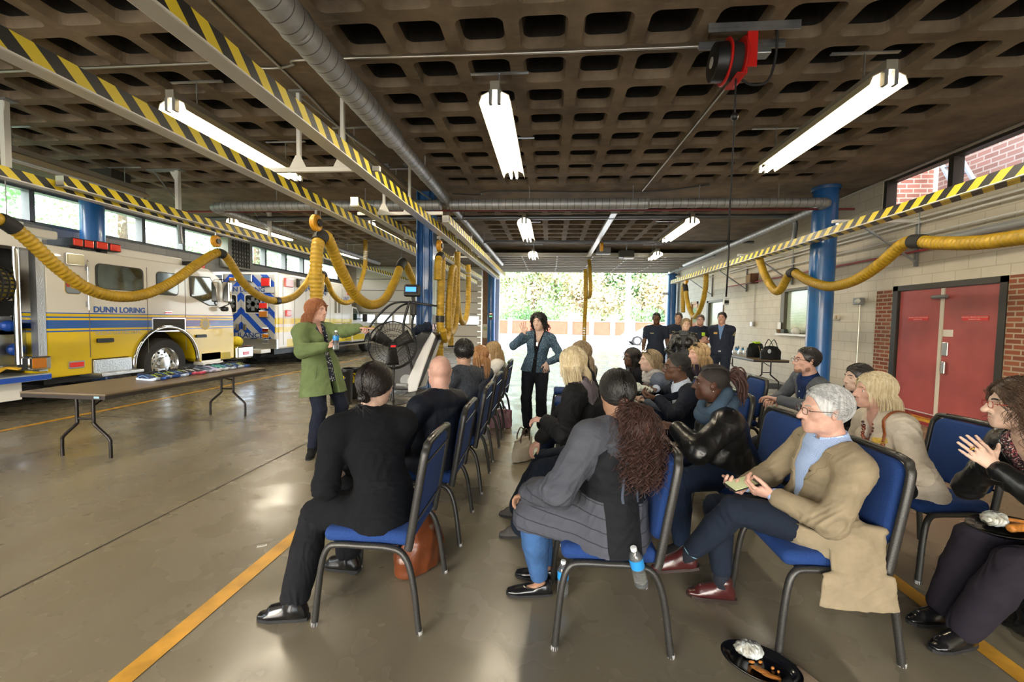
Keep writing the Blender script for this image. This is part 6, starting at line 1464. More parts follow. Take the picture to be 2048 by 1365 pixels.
MB().tube(spline([p.spine(.97)-p.rs*.05+p.fs*.06, p.spine(.80)+p.fs*.13, p.spine(.97)+p.rs*.05+p.fs*.06], 6), .0025, 6).build('necklace', M_GALV, p.root, 4); MB().box(p.spine(.72)+p.fs*.135, (.022, .012, .05)).build('pendant', M_GALV, p.root)
p.hair_cap(H_BLACK, o=.012, line=.074, sides=-.03, back=-.07, folds=(.004, .02)); comb(p, 420, .13, H_BLACK, r=.0034, part=.01, seed=31, curl=.013, curlw=.045, jitter=.4, lift=.02, line=.080, hug=.3); p.brows(M_BROWD)
# ---- 9 woman in the black coat with a grey hood
loc, rz, f, g = frame(RB+.05, 3.22)
p = Person('blonde woman in a black coat with a grey hood down, hands folded on her lap', loc, rz, h=.0055, s=.98, fem=True, fat=1.08, head=f(atY(1143, 728, 3.25)), pelvis=(0, -.04, .56), twist=-.30, hyaw=-.85, hpitch=.05, skinc=PK, armR=dict(to=(.02, .42, .66), hint=(.8, -.4, -.5)), armL=dict(to=f(atY(1090, 842, 3.1)), hint=(-.9, -.3, -.5)), handR='lap', handL='lap',
           hL=(V3(.4, .9, 0), V3(.3, 0, -1), V3(.6, .6, .3)), footL=f(V3(-.16, 3.05, .085)), footR=f(V3(-.2, 3.35, .085)))
M_COAT = cloth('black_coat', '#121316', .75, 400, .15)
p.top('coat', M_COAT, o=.026, hem=.14, over=.2, folds=(.007, .13), loose=.006)
hc = p.N-p.fs*.085-p.up*.06
implicit('hood', [LO([(p.N-p.fs*.075+p.up*.03, p.rs, .10, .035), (hc, p.rs, .145, .050), (hc-p.up*.10-p.fs*.01, p.rs, .10, .030)], .02), RC(p.N-p.rs*.10-p.fs*.02+p.up*.01, p.N-p.rs*.07+p.fs*.07-p.up*.05, .036, .024, .03), RC(p.N+p.rs*.10-p.fs*.02+p.up*.01, p.N+p.rs*.07+p.fs*.07-p.up*.05, .036, .024, .03)], .006, cloth('mauve_grey_lining', '#5d565c', .7), p.root, (), (.008, .07, 7))
p.bottoms('trousers', M_NAVYT, to=.97, o=.028, flare=.035); p.shoes(cloth('grey_suede', '#4c4a48', .9)); bob(p, H_PALE, 700, .22, .0026, o=.013, seed=41)
# ---- 10 brown-haired person behind
loc, rz, f, g = frame(RB+.06, 4.10)
p = Person('person with long light-brown hair mostly hidden behind the blonde with the grey hood', loc, rz, h=.008, s=.96, fem=True, head=f(atY(1160, 708, 4.15)), pelvis=(0, -.05, .56), hyaw=-.9, skinc=LT, handR='lap', handL='lap')
p.top('jacket', cloth('dark_jacket', '#17181d', .85), o=.018, hem=.1); p.bottoms('trousers', M_DENIMD, to=.9); p.shoes(M_BLKSH); bob(p, H_ASH, 420, .30, .003, o=.012, seed=43)
# ---- 11 woman with the curly ponytail
loc, rz, f, g = frame(RB, 2.26)
hd = f(atY(1233, 788, 2.24))
p = Person('woman with a long curly red-brown ponytail in a grey and black quilted coat', loc, rz, h=.0045, s=1.0, fem=True, fat=1.30, head=hd, pelvis=(-.02, -.03, .57), twist=-1.10, hyaw=-1.40, hpitch=.05, skinc=MD, armL=dict(to=(-.06, .40, .66), hint=(-.9, .1, -.6)), armR=dict(to=(.18, .34, .64)), handR='lap', handL='lap', footL=f(atZ(1078, 1160, .085)), footR=f(V3(.0, 2.55, .085)), footdirL=g((-1, -.1, 0)), face=True)
M_QG, M_QB = cloth('grey_quilted', '#45474f', .8, 260, .3), cloth('black_softshell', '#14161b', .7, 400, .15)
tw = p.rs.copy()
def quilted():
    G = NG('quilted_panels', .78); sub = lambda c, n_: G.math('ADD', G.math('ADD', G.math('MULTIPLY', G.xyz()[0], float(n_[0])), G.math('MULTIPLY', G.xyz()[1], float(n_[1]))), G.math('ADD', G.math('MULTIPLY', G.xyz()[2], float(n_[2])), -float(c@n_)))
    u_ = sub(p.P, p.rs); t_ = sub(p.P, p.up); au = G.math('ABSOLUTE', u_); A = lambda x, y: G.math('MULTIPLY', x, y)
    low = A(G.math('LESS_THAN', t_, .13), G.math('LESS_THAN', G.math('ABSOLUTE', G.math('ADD', u_, .07)), .085))
    edge = G.math('SUBTRACT', .47, G.math('MULTIPLY', G.math('MAXIMUM', G.math('SUBTRACT', au, .05), 0.), .75))
    bk_ = A(A(G.math('GREATER_THAN', t_, .13), G.math('LESS_THAN', t_, edge)), G.math('LESS_THAN', au, float(p.swid+.035)))
    q_ = G.math('FRACT', G.math('MULTIPLY', t_, 17.)); st_ = A(G.math('LESS_THAN', q_, .08), G.math('LESS_THAN', t_, .13))
    c = G.mix(st_, srgb('#4a4c55'), srgb('#2c2e35')); c = G.mix(G.math('MAXIMUM', low, bk_), c, srgb('#121419')); G.b.inputs['Specular IOR Level'].default_value = .25
    pad = G.math('SINE', G.math('MULTIPLY', t_, 17*2*PI)); G.bump(G.math('ADD', G.math('MULTIPLY', pad, .6), G.math('MULTIPLY', G.noise(30, 4), .5)), .25, .01); return G.col(c)
M_QP = quilted()
j = p.top('coat', M_QP, o=.026, hem=.17, over=.92, wide=.02, folds=(.006, .13), hem_w=.05, loose=.008)
b = surf(j)
for lat, t0, t1 in ((-.06, .14, .42), (.03, .14, .36), (.10, .14, .30)):
    G = [[cast(b, p.P+p.up*t+p.rs*(lat+dx-.02*math.sin(t*7))-p.fs*.5, p.fs) for dx in (-.006, .0, .006)] for t in np.linspace(t0, t1, 14)]
    G = [r for r in G if all(c is not None for c in r)]
    if len(G) > 3: sheet(p, 'coat_seam', cloth('seam_grey_blue', '#4a5262', .8), G, .002)
implicit('hood', [LO([(p.N-p.fs*.07+p.up*.02, p.rs, .09, .04), (p.N-p.fs*.10-p.up*.05, p.rs, .14, .045), (p.N-p.fs*.105-p.up*.12, p.rs, .10, .03)], .02), RC(p.N-p.rs*.10-p.fs*.02, p.N-p.rs*.07+p.fs*.07-p.up*.03, .038, .026, .03), RC(p.N+p.rs*.10-p.fs*.02, p.N+p.rs*.07+p.fs*.07-p.up*.03, .038, .026, .03)], .006, M_QG, p.root, (), (.006, .07, 7))
p.bottoms('jeans', M_DENIM, to=.90, o=.010); p.shoes(M_BLKSH, 'flat')
p.hair_cap(H_BLACK, o=.008, line=.078, sides=-.03, back=-.07, folds=(0, .02)); tie = V3(0, -.118, -.030)
comb(p, 900, .22, H_BLACK, r=.0016, part=0., line=.076, back=-.07, seed=51, lift=.010, gather=tie, jitter=.04, hug=.4)
T = p.hp_(*tie); MB().sph(T, (.024, .024, .02), 14, 10).build('hair_tie', M_BLACK, p.root, 4)
side = unit(np.cross(p.up, p.Rh@V3(0, 1, 0))); bk = -p.fs
rs = np.random.default_rng(52); P_ = []
for i in range(880):
    a, b_ = rs.normal(size=2); w0 = rs.random(); L = .40*(.75+.3*rs.random()); n = 72; ph = rs.uniform(0, 6.3); amp = .009+.007*rs.random(); cw = .048+.02*rs.random(); e = []
    dx = p.rs*(.05*a+.035)+bk*(.035*b_)
    for k in range(n):
        t = k/(n-1); fan = math.sin(min(1, t*1.6)*PI/2); c = T+bk*(.035*math.sin(min(1, t*3)*PI/2)+.04*t)+dx*fan*1.25+p.rs*.05*t-p.up*(L*t**1.1-.05*math.sin(PI*min(1, t*2.2)))
        c = c+amp*min(1, t*6)*(p.rs*math.cos(L*t/cw*2*PI+ph)+bk*math.sin(L*t/cw*2*PI+ph)); e.append(c)
    P_.append(np.array(e))
p.strands(P_, .0013, H_CURL, 'curly_ponytail', seg=4)
implicit('ponytail_core', [RC(T, T+bk*.05-p.up*.10+p.rs*.05, .03, .065, .03), RC(T+bk*.05-p.up*.10+p.rs*.05, T+bk*.06-p.up*.34+p.rs*.08, .072, .05, .03)], .006, H_CURL, p.root, (), (.01, .03, 3)); p.brows(M_BROWD)
# ---- 12 long dark hair, black top
loc, rz, f, g = frame(RC_, 5.7)
p = Person('woman with long straight dark hair and glasses in black seated at the aisle end', loc, rz, h=.0075, s=.97, fem=True, head=f(atY(1263, 715, 5.6)), pelvis=(0, -.05, .55), hyaw=.35, hpitch=.02, smile=.4, skinc=DK, handR='lap', handL='lap')
p.top('top', cloth('black_knit', '#131319', .9), o=.016, hem=.08); p.bottoms('trousers', M_BLKT, to=.9); p.shoes(M_BLKSH); bob(p, H_DARK, 520, .42, .003, o=.010, seed=61); p.glasses(M_GLB); p.brows(M_BROWD)
# ---- 13 blonde with the pale scarf
loc, rz, f, g = frame(RC_, 4.88)
p = Person('blonde woman with sunglasses pushed up and a pale grey scarf, smiling', loc, rz, h=.0068, s=.97, fem=True, head=f(atY(1299, 722, 4.85)), pelvis=(0, -.02, .55), hyaw=.12, hpitch=-.02, smile=1, skinc=LT, armL=dict(to=(-.10, .30, .70)), armR=dict(to=(.04, .32, .72)), handR='hold', handL='hold')
p.top('jacket', cloth('blue_grey_jacket', '#5d6677', .9), o=.018, hem=.1); p.bottoms('trousers', M_DENIMD, to=.9); p.shoes(M_BLKSH); bob(p, H_ASH, 460, .13, .0028, o=.010, seed=71, backw=.9, hug=.3); p.sunglasses_up(); p.brows(M_BROWB)
sc = []
for k in range(3):
    sc.append(np.array([p.N+p.up*(.045-.032*k+.012*math.sin(3*a+k))+(.070+.012*k+.006*math.sin(5*a+k))*(p.rs*math.sin(a)+p.fs*math.cos(a)*1.05)+p.fs*.012 for a in np.linspace(0, 2*PI, 28, endpoint=False)]))
m_ = MB()
for q in sc: m_.tube(q, .030, 10, closed=True)
m_.tube(spline([p.N+p.fs*.09-p.up*.03, p.N+p.fs*.12-p.up*.14, p.N+p.fs*.13-p.up*.28], 6), [.034]*6+[.03]*7, 10); m_.build('scarf', cloth('pale_scarf', '#c3bfba', .95, 200, .5, .2), p.root, 4)
# ---- 14 man in the navy suit
loc, rz, f, g = frame(RC_+.02, 4.0)
p = Person('man in a navy suit, open white shirt and glasses holding a napkin-covered plate', loc, rz, h=.006, s=1.02, head=f(atY(1352, 735, 4.0)), pelvis=(0, .02, .56), hyaw=.0, hpitch=.02, skinc=DK, fat=1.05, armL=dict(to=f(atY(1316, 797, 3.85)), hint=(-.9, -.3, -.5)), armR=dict(to=f(atY(1312, 778, 4.2)), hint=(.8, -.5, -.4)), handR='hold', handL='hold', hL=(V3(.5, .8, 0), V3(.3, .1, 1), V3(.2, .6, .6)), hR=(V3(-.5, .8, -.2), V3(-.2, .2, 1), V3(.2, .6, .6)))
M_SUIT = cloth('navy_suit', '#161b28', .85, 500, .15); SUITMAN = p
j = p.top('suit_jacket', M_SUIT, o=.020, hem=.12, over=.2, V='open', vw=.11, vdeep=.6); p.top('shirt', cloth('white_shirt', '#c9d3e6', .8), o=.010, high=.01, cuff=.97); lapels(p, j, M_SUIT, .11, .6); neckband(p, MATS['white_shirt'], .060, .04)
p.bottoms('trousers', M_SUIT, to=.92); p.shoes(M_BLKSH); short_hair(p, hairm('hair_grey_black', '#2c2a29', '#151414', .8), 600, .022, .0022, line=.090, o=.006, front=.01); p.glasses(M_GLB); p.brows(M_BROWD)
# ---- 15 woman with dreadlocks, leather jacket
loc, rz, f, g = frame(RC_, 3.12)
hd = f(atY(1422, 768, 3.05))
p = Person('woman with reddish dreadlocks tied back in a black leather jacket and blue cowl scarf', loc, rz, h=.005, s=1.0, fem=True, fat=1.22, head=hd, pelvis=(0, .06, .57), twist=-.12, hyaw=-.30, hpitch=.0, skinc=('#50352a', 'deep'), jaw=1.12, armL=dict(to=f(atY(1352, 856, 3.0)), hint=(-.9, -.5, -.3)), armR=dict(to=(.05, .40, .70)), handL='hold', handR='lap', hL=(V3(.3, .9, .1), V3(.5, 0, -.8), V3(.3, .5, .6)), footL=f(V3(.90, 2.9, .085)), footR=f(V3(.85, 3.3, .085)))
p.top('leather_jacket', M_LEATHER, o=.026, hem=.06, folds=[.0042, .22], loose=.012, high=.01)
p.bottoms('jeans', M_DENIMD, to=.92); p.shoes(cloth('black_suede', '#141416', .9), 'boot')
m_ = MB()
for k in range(2): m_.tube(np.array([p.N+p.up*(.055-.055*k+.012*math.sin(2*a+k)-.05*math.cos(a)*(1-.3*k))+(.088+.022*k)*(p.rs*math.sin(a)+p.fs*math.cos(a))+p.fs*.015 for a in np.linspace(0, 2*PI, 32, endpoint=False)]), .040+.004*k, 12, closed=True)
m_.build('cowl_scarf', cloth('blue_chambray', '#3e5165', .9, 300, .4, .25), p.root, 4)
p.hair_cap(hairm('hair_shaved_dark', '#241a16', '#120d0b', .8), o=.002, line=.080, sides=-.02, back=-.07, folds=(0, .02)); dr = hairm('dreadlocks_red', '#4a2b24', '#2a1815', .7); rs = np.random.default_rng(5); D_ = []; tie = V3(0, -.10, .055)
for i in range(46):
    q = V3(rs.uniform(-.062, .062), rs.uniform(-.02, .088), .12); q = V3(0, -.018, .034)+unit(q-V3(0, -.018, .034))*V3(.083, .104, .095); e = [q]
    for t in np.linspace(.2, 1, 6): m1 = q+(tie-q)*t; m1 = V3(0, -.018, .034)+(m1-V3(0, -.018, .034))/max(.001, np.linalg.norm((m1-V3(0, -.018, .034))/V3(.083, .104, .095)))*1.03; e.append(m1)
    D_.append(np.array([p.hp_(*a) for a in spline(e, 4)]))
m_ = MB()
for P0 in D_: m_.tube(P0, .0062*(1+.15*np.sin(np.arange(len(P0))*2.3)), 6)
m_.build('braided_crown', hairm('braids_dark', '#1c1412', '#0e0a09', .6), p.root, 4)
m_ = MB()
for i in range(64):
    a = rs.uniform(0, 2*PI); L = rs.uniform(.08, .17); out_ = V3(.06*math.cos(a)*rs.uniform(.3, 1.3), -.035-.04*rs.random(), .05*math.sin(a)*rs.uniform(.3, 1.2)+.01)
    e = spline([p.hp_(*tie), p.hp_(*(tie+out_)), p.hp_(*(tie+out_*1.25+V3(.02*rs.normal(), -.02, -L*.45))), p.hp_(*(tie+out_*1.3+V3(.03*rs.normal(), -.02, -L)))], 6); m_.tube(e, .0058*(1+.15*np.sin(np.arange(len(e))*2.1)), 6)
m_.build('dreadlocks', dr, p.root, 4); MB().sph(p.hp_(-.080, -.012, -.04), .005, 8, 6).build('earring', M_CHROME, p.root, 4); p.brows(M_BROWD)
# ---- 16 blonde with sunglasses on her head
loc, rz, f, g = frame(RD_-.35, 5.2)
p = Person('long-haired blonde woman with sunglasses on her head in a dark purple jacket', loc, rz, h=.0068, s=1.0, fem=True, fat=1.08, head=f(atY(1396, 709, 5.1)), pelvis=(0, -.05, .56), hyaw=.25, smile=.3, skinc=PK, handR='lap', handL='lap')
p.top('jacket', cloth('aubergine_jacket', '#2c2334', .8), o=.024, hem=.1, high=.03); p.bottoms('trousers', M_BLKT, to=.9); p.shoes(M_BLKSH); bob(p, H_BLOND, 560, .27, .003, o=.014, seed=81); p.sunglasses_up(); p.brows(M_BROWB)
# ---- 17 man in the grey blazer
loc, rz, f, g = frame(RD_+.32, 4.55, 88)
hd = f(atY(1612, 722, 4.42))
p = Person('bearded man in a grey blazer and navy shirt seated with hands on his knee', loc, rz, h=.0058, s=1.03, head=hd, pelvis=(0, .05, .57), hyaw=.02, hpitch=-.04, skinc=PK, armL=dict(to=f(atY(1556, 800, 4.25)), hint=(-.9, -.4, -.4)), armR=dict(to=f(atY(1545, 800, 4.6)), hint=(.9, -.4, -.4)), handR='lap', handL='lap', footL=f(V3(1.75, 4.3, .09)), footR=f(V3(1.8, 4.75, .09)))
M_GB = cloth('grey_blazer', '#565a62', .9, 400, .2)
j = p.top('blazer', M_GB, o=.019, hem=.14, over=.2, V='open', vw=.080, vdeep=.60); p.top('shirt', cloth('navy_shirt', '#182c58', .8), o=.010, high=.01); lapels(p, j, M_GB, .08, .60); neckband(p, MATS['navy_shirt'], .058, .038)
for i in range(4):
    b = surf(j); c = p.spine(.80-.14*i)+p.fs*(.125+.01*i); MB().sph(c, .006, 8, 6).build('button', M_WHITE, p.root, 4)
p.bottoms('trousers', cloth('grey_trouser', '#3c3f48', .85), to=.94); p.shoes(M_BLKSH); short_hair(p, H_DARK, 800, .05, .0019, line=.090, o=.010); p.glasses(M_GLB); p.brows(M_BROWD)
implicit('beard', [EL(p.hp_(0, .046, -.076), (.0475, .0495, .0400), p.Rh, .008), EL(p.hp_(0, .072, -.097), (.0275, .0245, .0235), p.Rh, .01), EL(p.hp_(.046, .008, -.068), (.0225, .0395, .0345), p.Rh, .008), EL(p.hp_(-.046, .008, -.068), (.0225, .0395, .0345), p.Rh, .008)], .004, mat('beard_stubble', '#8d6a58', .8, noise=.3, nscale=160), p.root, [EL(p.hp_(0, .096, -.062), (.026, .03, .014), p.Rh, .006), p._half(0, .0, -.034, .20, .97), p._half(0, -.012, -.05, -1, 0)])
# ---- 18 woman in the cream jacket
loc, rz, f, g = frame(RD_+.04, 3.06)
hd = f(atY(1746, 783, 3.1))
p = Person('smiling blonde woman in a cream jacket with a brown bag strap and beaded necklace', loc, rz, h=.005, s=.99, fem=True, fat=1.05, head=hd, pelvis=(0, .10, .56), hyaw=-.12, hpitch=.0, smile=.8, skinc=PK, armL=dict(to=(-.12, .42, .64), hint=(-.9, -.5, -.3)), armR=dict(to=(.12, .44, .64)), handR='lap', handL='lap', nose=1.1, iris=M_IRISB)
M_CREAM = cloth('cream_cotton', '#cdc2b0', .9, 400, .25)
j = p.top('jacket', M_CREAM, o=.022, hem=.10, over=.08, V='open', vw=.045, vdeep=.5, folds=(.006, .13), loose=.006); tp_ = p.top('top', cloth('ivory_top', '#d0cabf', .9), o=.012, sleeve=None, V=True, vw=.05, vdeep=.15)
p.bottoms('trousers', M_BLKT, to=.92); p.shoes(M_BLKSH); bob(p, H_PALE, 900, .21, .0024, part=.0, o=.016, seed=91); p.brows(M_BROWB)
sb = surf(j); L_ = []
for t in np.linspace(-.9, 2.3, 26):
    c = p.sh['L']+V3(0, 0, -.02)+p.rs*.03; d = p.up*math.cos(t)+p.fs*math.sin(t); h_ = cast(sb, c+d*.5, -d); L_.append((h_ if h_ is not None else c+d*.09)+d*.004)
MB().tube(spline(L_, 3), .013, 8, flat=.3).build('bag_strap', mat('tan_leather', '#8d4a20', .4), p.root, 4)
patch(p, j, 'name_tag', mat('name_tag_gold', '#c3a23f', .5, noise=.3, nscale=40), p.spine(.74)-p.rs*.095+p.fs*.1, p.rs, p.up, .095, .03, p.fs-p.rs*.5, .004)
nk = MB(); rs = np.random.default_rng(3); tb_ = surf(tp_); surf_b = surf(p.body)
for t in np.linspace(-1, 1, 17): c = p.spine(.95-.26*(1-t*t))+p.rs*.062*t*(1.2-.4*t*t); q1 = cast(tb_, c+p.fs*.5, -p.fs); q2 = cast(surf_b, c+p.fs*.5, -p.fs); q_ = [x_ for x_ in (q1, q2) if x_ is not None]; c = max(q_, key=lambda x_: x_@p.fs) if q_ else c+p.fs*.1; nk.sph(c+p.fs*.006, .008+.007*rs.random(), 8, 6)
nk.each('bead', mat('bead_dark', '#3a2b26', .2, coat=.5, noise=.6, nscale=20, col2='#9c4a33'), p.root, 4)
# ---- 19 dark-haired woman behind
loc, rz, f, g = frame(RD_+.1, 3.98)
p = Person('dark-haired woman in a black knit half hidden behind the blonde in cream', loc, rz, h=.007, s=.97, fem=True, head=f(atY(1715, 757, 3.95)), pelvis=(0, -.02, .55), hyaw=.05, skinc=LT, handR='lap', handL='lap')
p.top('cardigan', cloth('black_boucle', '#1c1c1e', .95, 120, .6), o=.02, hem=.08, high=.02); p.bottoms('trousers', M_BLKT, to=.9); p.shoes(M_BLKSH)
p.hair_cap(H_DARK, o=.008, line=.076, sides=-.03, back=-.075, folds=(0, .02)); comb(p, 420, .2, H_DARK, r=.0024, line=.076, seed=95, lift=.012, gather=V3(0, -.11, .0), hug=.4); p.brows(M_BROWD)
# ---- 20 clapping woman at the right edge
loc, rz, f, g = frame(RD_+.14, 2.16)
hd = f(atY(2036, 812, 2.20)); hr = f(atY(1985, 925, 2.22)); hl = f(atY(1988, 935, 2.10))
p = Person('clapping woman with red glasses in a black leather jacket with a plate on her lap', loc, rz, h=.0045, s=.98, fem=True, fat=1.0, head=hd, pelvis=(0, .0, .56), hyaw=-.42, hpitch=.02, smile=.3, skinc=LT, nose=1.2, armR=dict(to=hr, hint=(.8, -.5, -.5)), armL=dict(to=hl, hint=(-.8, -.5, -.6)), handR='flat', handL='flat', hR=(V3(-.10, .75, .62), V3(-1, 0, 0), V3(0, -.5, .8)), hL=(V3(.22, .72, .66), V3(1, -.1, 0), V3(0, -.5, .8)),
           footL=f(atZ(1925, 1260, .09)), footR=f(atZ(1885, 1215, .09)), footdirL=g((-.95, -.25, 0)), footdirR=g((-1, -.1, 0)))
CLAP = p
j = p.top('leather_jacket', M_LEATHER, o=.020, hem=.05, V='open', vw=.085, vdeep=.62, folds=(.005, .16)); 
def knit():
    G = NG('red_tweed_knit', .95); v = G.n.new('ShaderNodeTexVoronoi'); v.inputs['Scale'].default_value = 90; G.L.new(G.P, v.inputs['Vector']); c = G.mix(G.ramp(v.outputs[0], .2, .5), srgb('#a04a52'), srgb('#2a1b22')); return G.col(G.mix(G.math('GREATER_THAN', G.noise(140, 2), .6), c, srgb('#c9b3ae')))
p.top('knit_top', knit(), o=.012, sleeve=None, hem=.12, over=.15, V=True, vw=.045, vdeep=.12); lapels(p, j, M_LEATHER, .085, .55, .05)
p.bottoms('trousers', cloth('plum_trouser', '#231f28', .85), to=.95, o=.020, flare=.010); p.shoes(M_BLKSH, 'boot')
bob(p, H_BROWN, 900, .21, .0016, part=-.01, o=.020, seed=99, curl=.009, curlw=.07, jitter=.25, away=.7, inward=.8); p.brows(M_BROWD); p.glasses(mat('glasses_red', '#9c2f22', .25))
MB().lathe([(.0105, -.003), (.0118, 0), (.0105, .003), (.0095, 0), (.0105, -.003)], 16, np.stack(frame_along(V3(.22, .72, .66)), 1), hl+V3(.22, .72, .66)*.115+V3(-.035, 0, .01)*.3).build('ring', mat('gold', '#c99b3b', .2, .9), p.root, 4)
# ---- standing group by the far wall
M_UNI = cloth('navy_uniform', '#232b3b', .85, 400, .15); M_LIME = mat('lime_badge', '#b7e321', .5)
def officer(label, px, py, Y, rzd, sk, hairmat, arms, patchm=None, glasses=False, top_m=None, sleeve='short', s=1.04, collar=None, fat=1.06):
    W_ = atY(px, py, Y); loc, rz, f, g = frame(float(W_[0]), Y, rzd); kw = {}
    if arms == 'side': kw = dict(armR=dict(to=(.27, .05, .84)), armL=dict(to=(-.27, .05, .84)))
    elif arms == 'back': kw = dict(armR=dict(to=(.14, -.16, .88), hint=(1, -.3, 0)), armL=dict(to=(-.14, -.16, .88), hint=(-1, -.3, 0)))
    else: kw = dict(armR=dict(to=(-.10, .26, 1.14), hint=(1, -.2, -.6)), armL=dict(to=(.12, .24, 1.12), hint=(-1, -.2, -.6)), hR=(V3(-1, -.1, .1), V3(0, -1, 0), V3(0, 0, 1)), hL=(V3(1, -.1, .1), V3(0, -1, 0), V3(0, 0, 1)))
    hd = f(W_); q = Person(label, loc, rz, h=.010, s=s*hd[2]/1.66, seat=False, head=(0, .02, hd[2]), pelvis=(0, 0, hd[2]*.565), skinc=sk, fat=fat, footR=(.12, 0, .085), footL=(-.12, 0, .085), **kw)
    j = q.top('uniform_shirt' if sleeve == 'short' else 'sweater', top_m or M_UNI, o=.014, sleeve=sleeve, hem=.05, folds=(.004, .12), V=True if sleeve != 'short' else None, vw=.05, vdeep=.3); neckband(q, collar or M_UNI, .060, .03)
    if sleeve != 'short': q.top('shirt', collar or M_UNI, o=.006, sleeve=None, hem=0, folds=(.002, .1), high=.01)
    q.bottoms('trousers', M_UNI, to=.96, o=.016); q.shoes(M_BLKSH); short_hair(q, hairmat, 260, .03, .0035, o=.008); q.brows(M_BROWD)
    MB().tube(np.array([q.P+V3(0, 0, .03)+V3(.172*q.fat*math.sin(a), .128*q.fat*math.cos(a), 0) for a in np.linspace(0, 2*PI, 30, endpoint=False)]), .02, 6, closed=True, flat=1.3).build('belt', M_BLACK, q.root, 4)
    MB().rbox(q.P+V3(0, .145*q.fat, .03), (.05, .012, .035), .004).build('buckle', M_GALV, q.root)
    if patchm: c = q.spine(.72)+q.fs*.13+q.rs*-.08; MB().rbox(c, (.075, .03, .085), .01).build('lime_radio_badge', patchm, q.root)
    if sleeve == 'short': patch(q, j, 'name_strip', mat('strip_gold', '#8f8a6a', .5), q.spine(.74)+q.rs*.09+q.fs*.1, q.rs, q.up, .07, .018, q.fs, .004)
    else: patch(q, j, 'name_strip', mat('badge_gold', '#b38d3c', .5), q.spine(.74)+q.rs*.10+q.fs*.1, q.rs, q.up, .075, .04, q.fs, .004); patch(q, j, 'shoulder_patch', MATS['strip_gold'], q.sh['L']-V3(0, 0, .09), V3(0, 1, 0), V3(0, 0, 1), .06, .08, V3(-1, 0, 0), .004)
    if glasses: q.glasses(M_GLB)
    return q
officer('firefighter in navy standing alone at the doorway with his arms at his sides', 1313, 638, 9.6, 170, DK, H_BLACK, 'side')
officer('firefighter with a lime radio badge standing beside the blue column behind the leather-jacket blonde', 1357, 637, 10.6, 160, TN, H_DARK, 'cross', M_LIME)
officer('firefighter in glasses with crossed arms and a lime radio badge', 1401, 641, 10.4, 158, PK, H_BROWN, 'cross', M_LIME, True)
officer('man in a navy sweater with a blue shirt collar and belt, hands behind his back', 1444, 637, 9.6, 150, PK, H_DARK, 'back', None, False, cloth('navy_sweater', '#272e40', .9), 'long', collar=cloth('blue_shirt', '#6f8fc0', .8))
W_ = atY(1372, 651, 8.3); loc, rz, f, g = frame(float(W_[0]), 8.3, 155)
hd = f(W_); p = Person('standing blonde woman in a black leather biker jacket and grey scarf', loc, rz, h=.0085, s=1.0, seat=False, fem=True, head=(0, .02, hd[2]), pelvis=(0, 0, .90), hyaw=.35, hpitch=-.12, hroll=-.1, smile=.5, skinc=LT, armR=dict(to=(.10, .22, .92), hint=(1, -.3, 0)), armL=dict(to=(-.10, .22, .92), hint=(-1, -.3, 0)))
j = p.top('leather_jacket', M_LEATHER, o=.022, hem=.08, V='open', vw=.06, vdeep=.4, folds=(.007, .11)); p.top('top', cloth('grey_top', '#3a3b40', .9), o=.012, sleeve=None, hem=.06); lapels(p, j, M_LEATHER, .06, .4, .07)
p.bottoms('trousers', M_BLKT, to=.96); p.shoes(M_BLKSH, 'boot'); short_hair(p, H_ASH, 420, .06, .003, o=.014); p.brows(M_BROWB)
m_ = MB()
for k in range(2): m_.tube(np.array([p.N+p.up*(.045-.04*k)+(.072+.012*k)*(p.rs*math.sin(a)+p.fs*math.cos(a))+p.fs*.012 for a in np.linspace(0, 2*PI, 24, endpoint=False)]), .028, 8, closed=True)
m_.build('scarf', cloth('charcoal_scarf', '#4b4d52', .95), p.root, 4)
# ------------------------------------------------------------------ folding tables
M_LAM = mat('brown_laminate', '#6d5d47', .32, noise=.25, nscale=3, stretch=(1, .2, 1), spec=.5); M_TEDGE = mat('dark_table_edge', '#2e2826', .5); M_TLEG = mat('brown_black_steel', '#2b2624', .35, .5)
def folding_table(label, loc, rz, w, L, h=.74, top_m=None):
    t = thing('folding_table', label, 'table', loc, rz)
    MB().rbox((0, 0, h-.012), (w, L, .024), .008).build('tabletop', top_m or M_LAM, t); MB().bx(-w/2+.005, w/2-.005, -L/2+.005, L/2-.005, h-.06, h-.022).build('apron', M_TEDGE, t)
    for q in (-1, 1):
        y = q*(L/2-.22); lb = []
        for s in (-1, 1):
            P = spline([(s*.10, y, h-.06), (s*.10, y, .42), (s*.11, y, .36), (s*.27, y, .22), (s*.29, y, .15), (s*.29, y, 0)], 6)
            lb.append(MB().tube(P, .0165, 10).build('leg', M_TLEG, t, 1.))
        MB().cyl((-.10, y, .42), (.10, y, .42), .011, 8).build('crossbar', M_TLEG, t)
        MB().tube(spline([(.10, y, .56), (.06, y-q*.12, .60), (.03, y-q*.34, h-.065)], 6), .010, 8).build('brace', M_TLEG, t, 4)
    return t
tb = folding_table('long brown folding table in front of the fire engine with running shoes on it', (-5.01, 5.22, 0), 0, .98, 2.5)
MB().bx(-.49+.86, -.49+.92, -1.256, -1.250, .695, .715).build('sticker', mat('sticker_blue', '#8fb4c6', .5), tb)
folding_table('brown folding table by the right wall with black bags and water bottles', (5.12, 11.75, 0), 0, .80, 2.6)
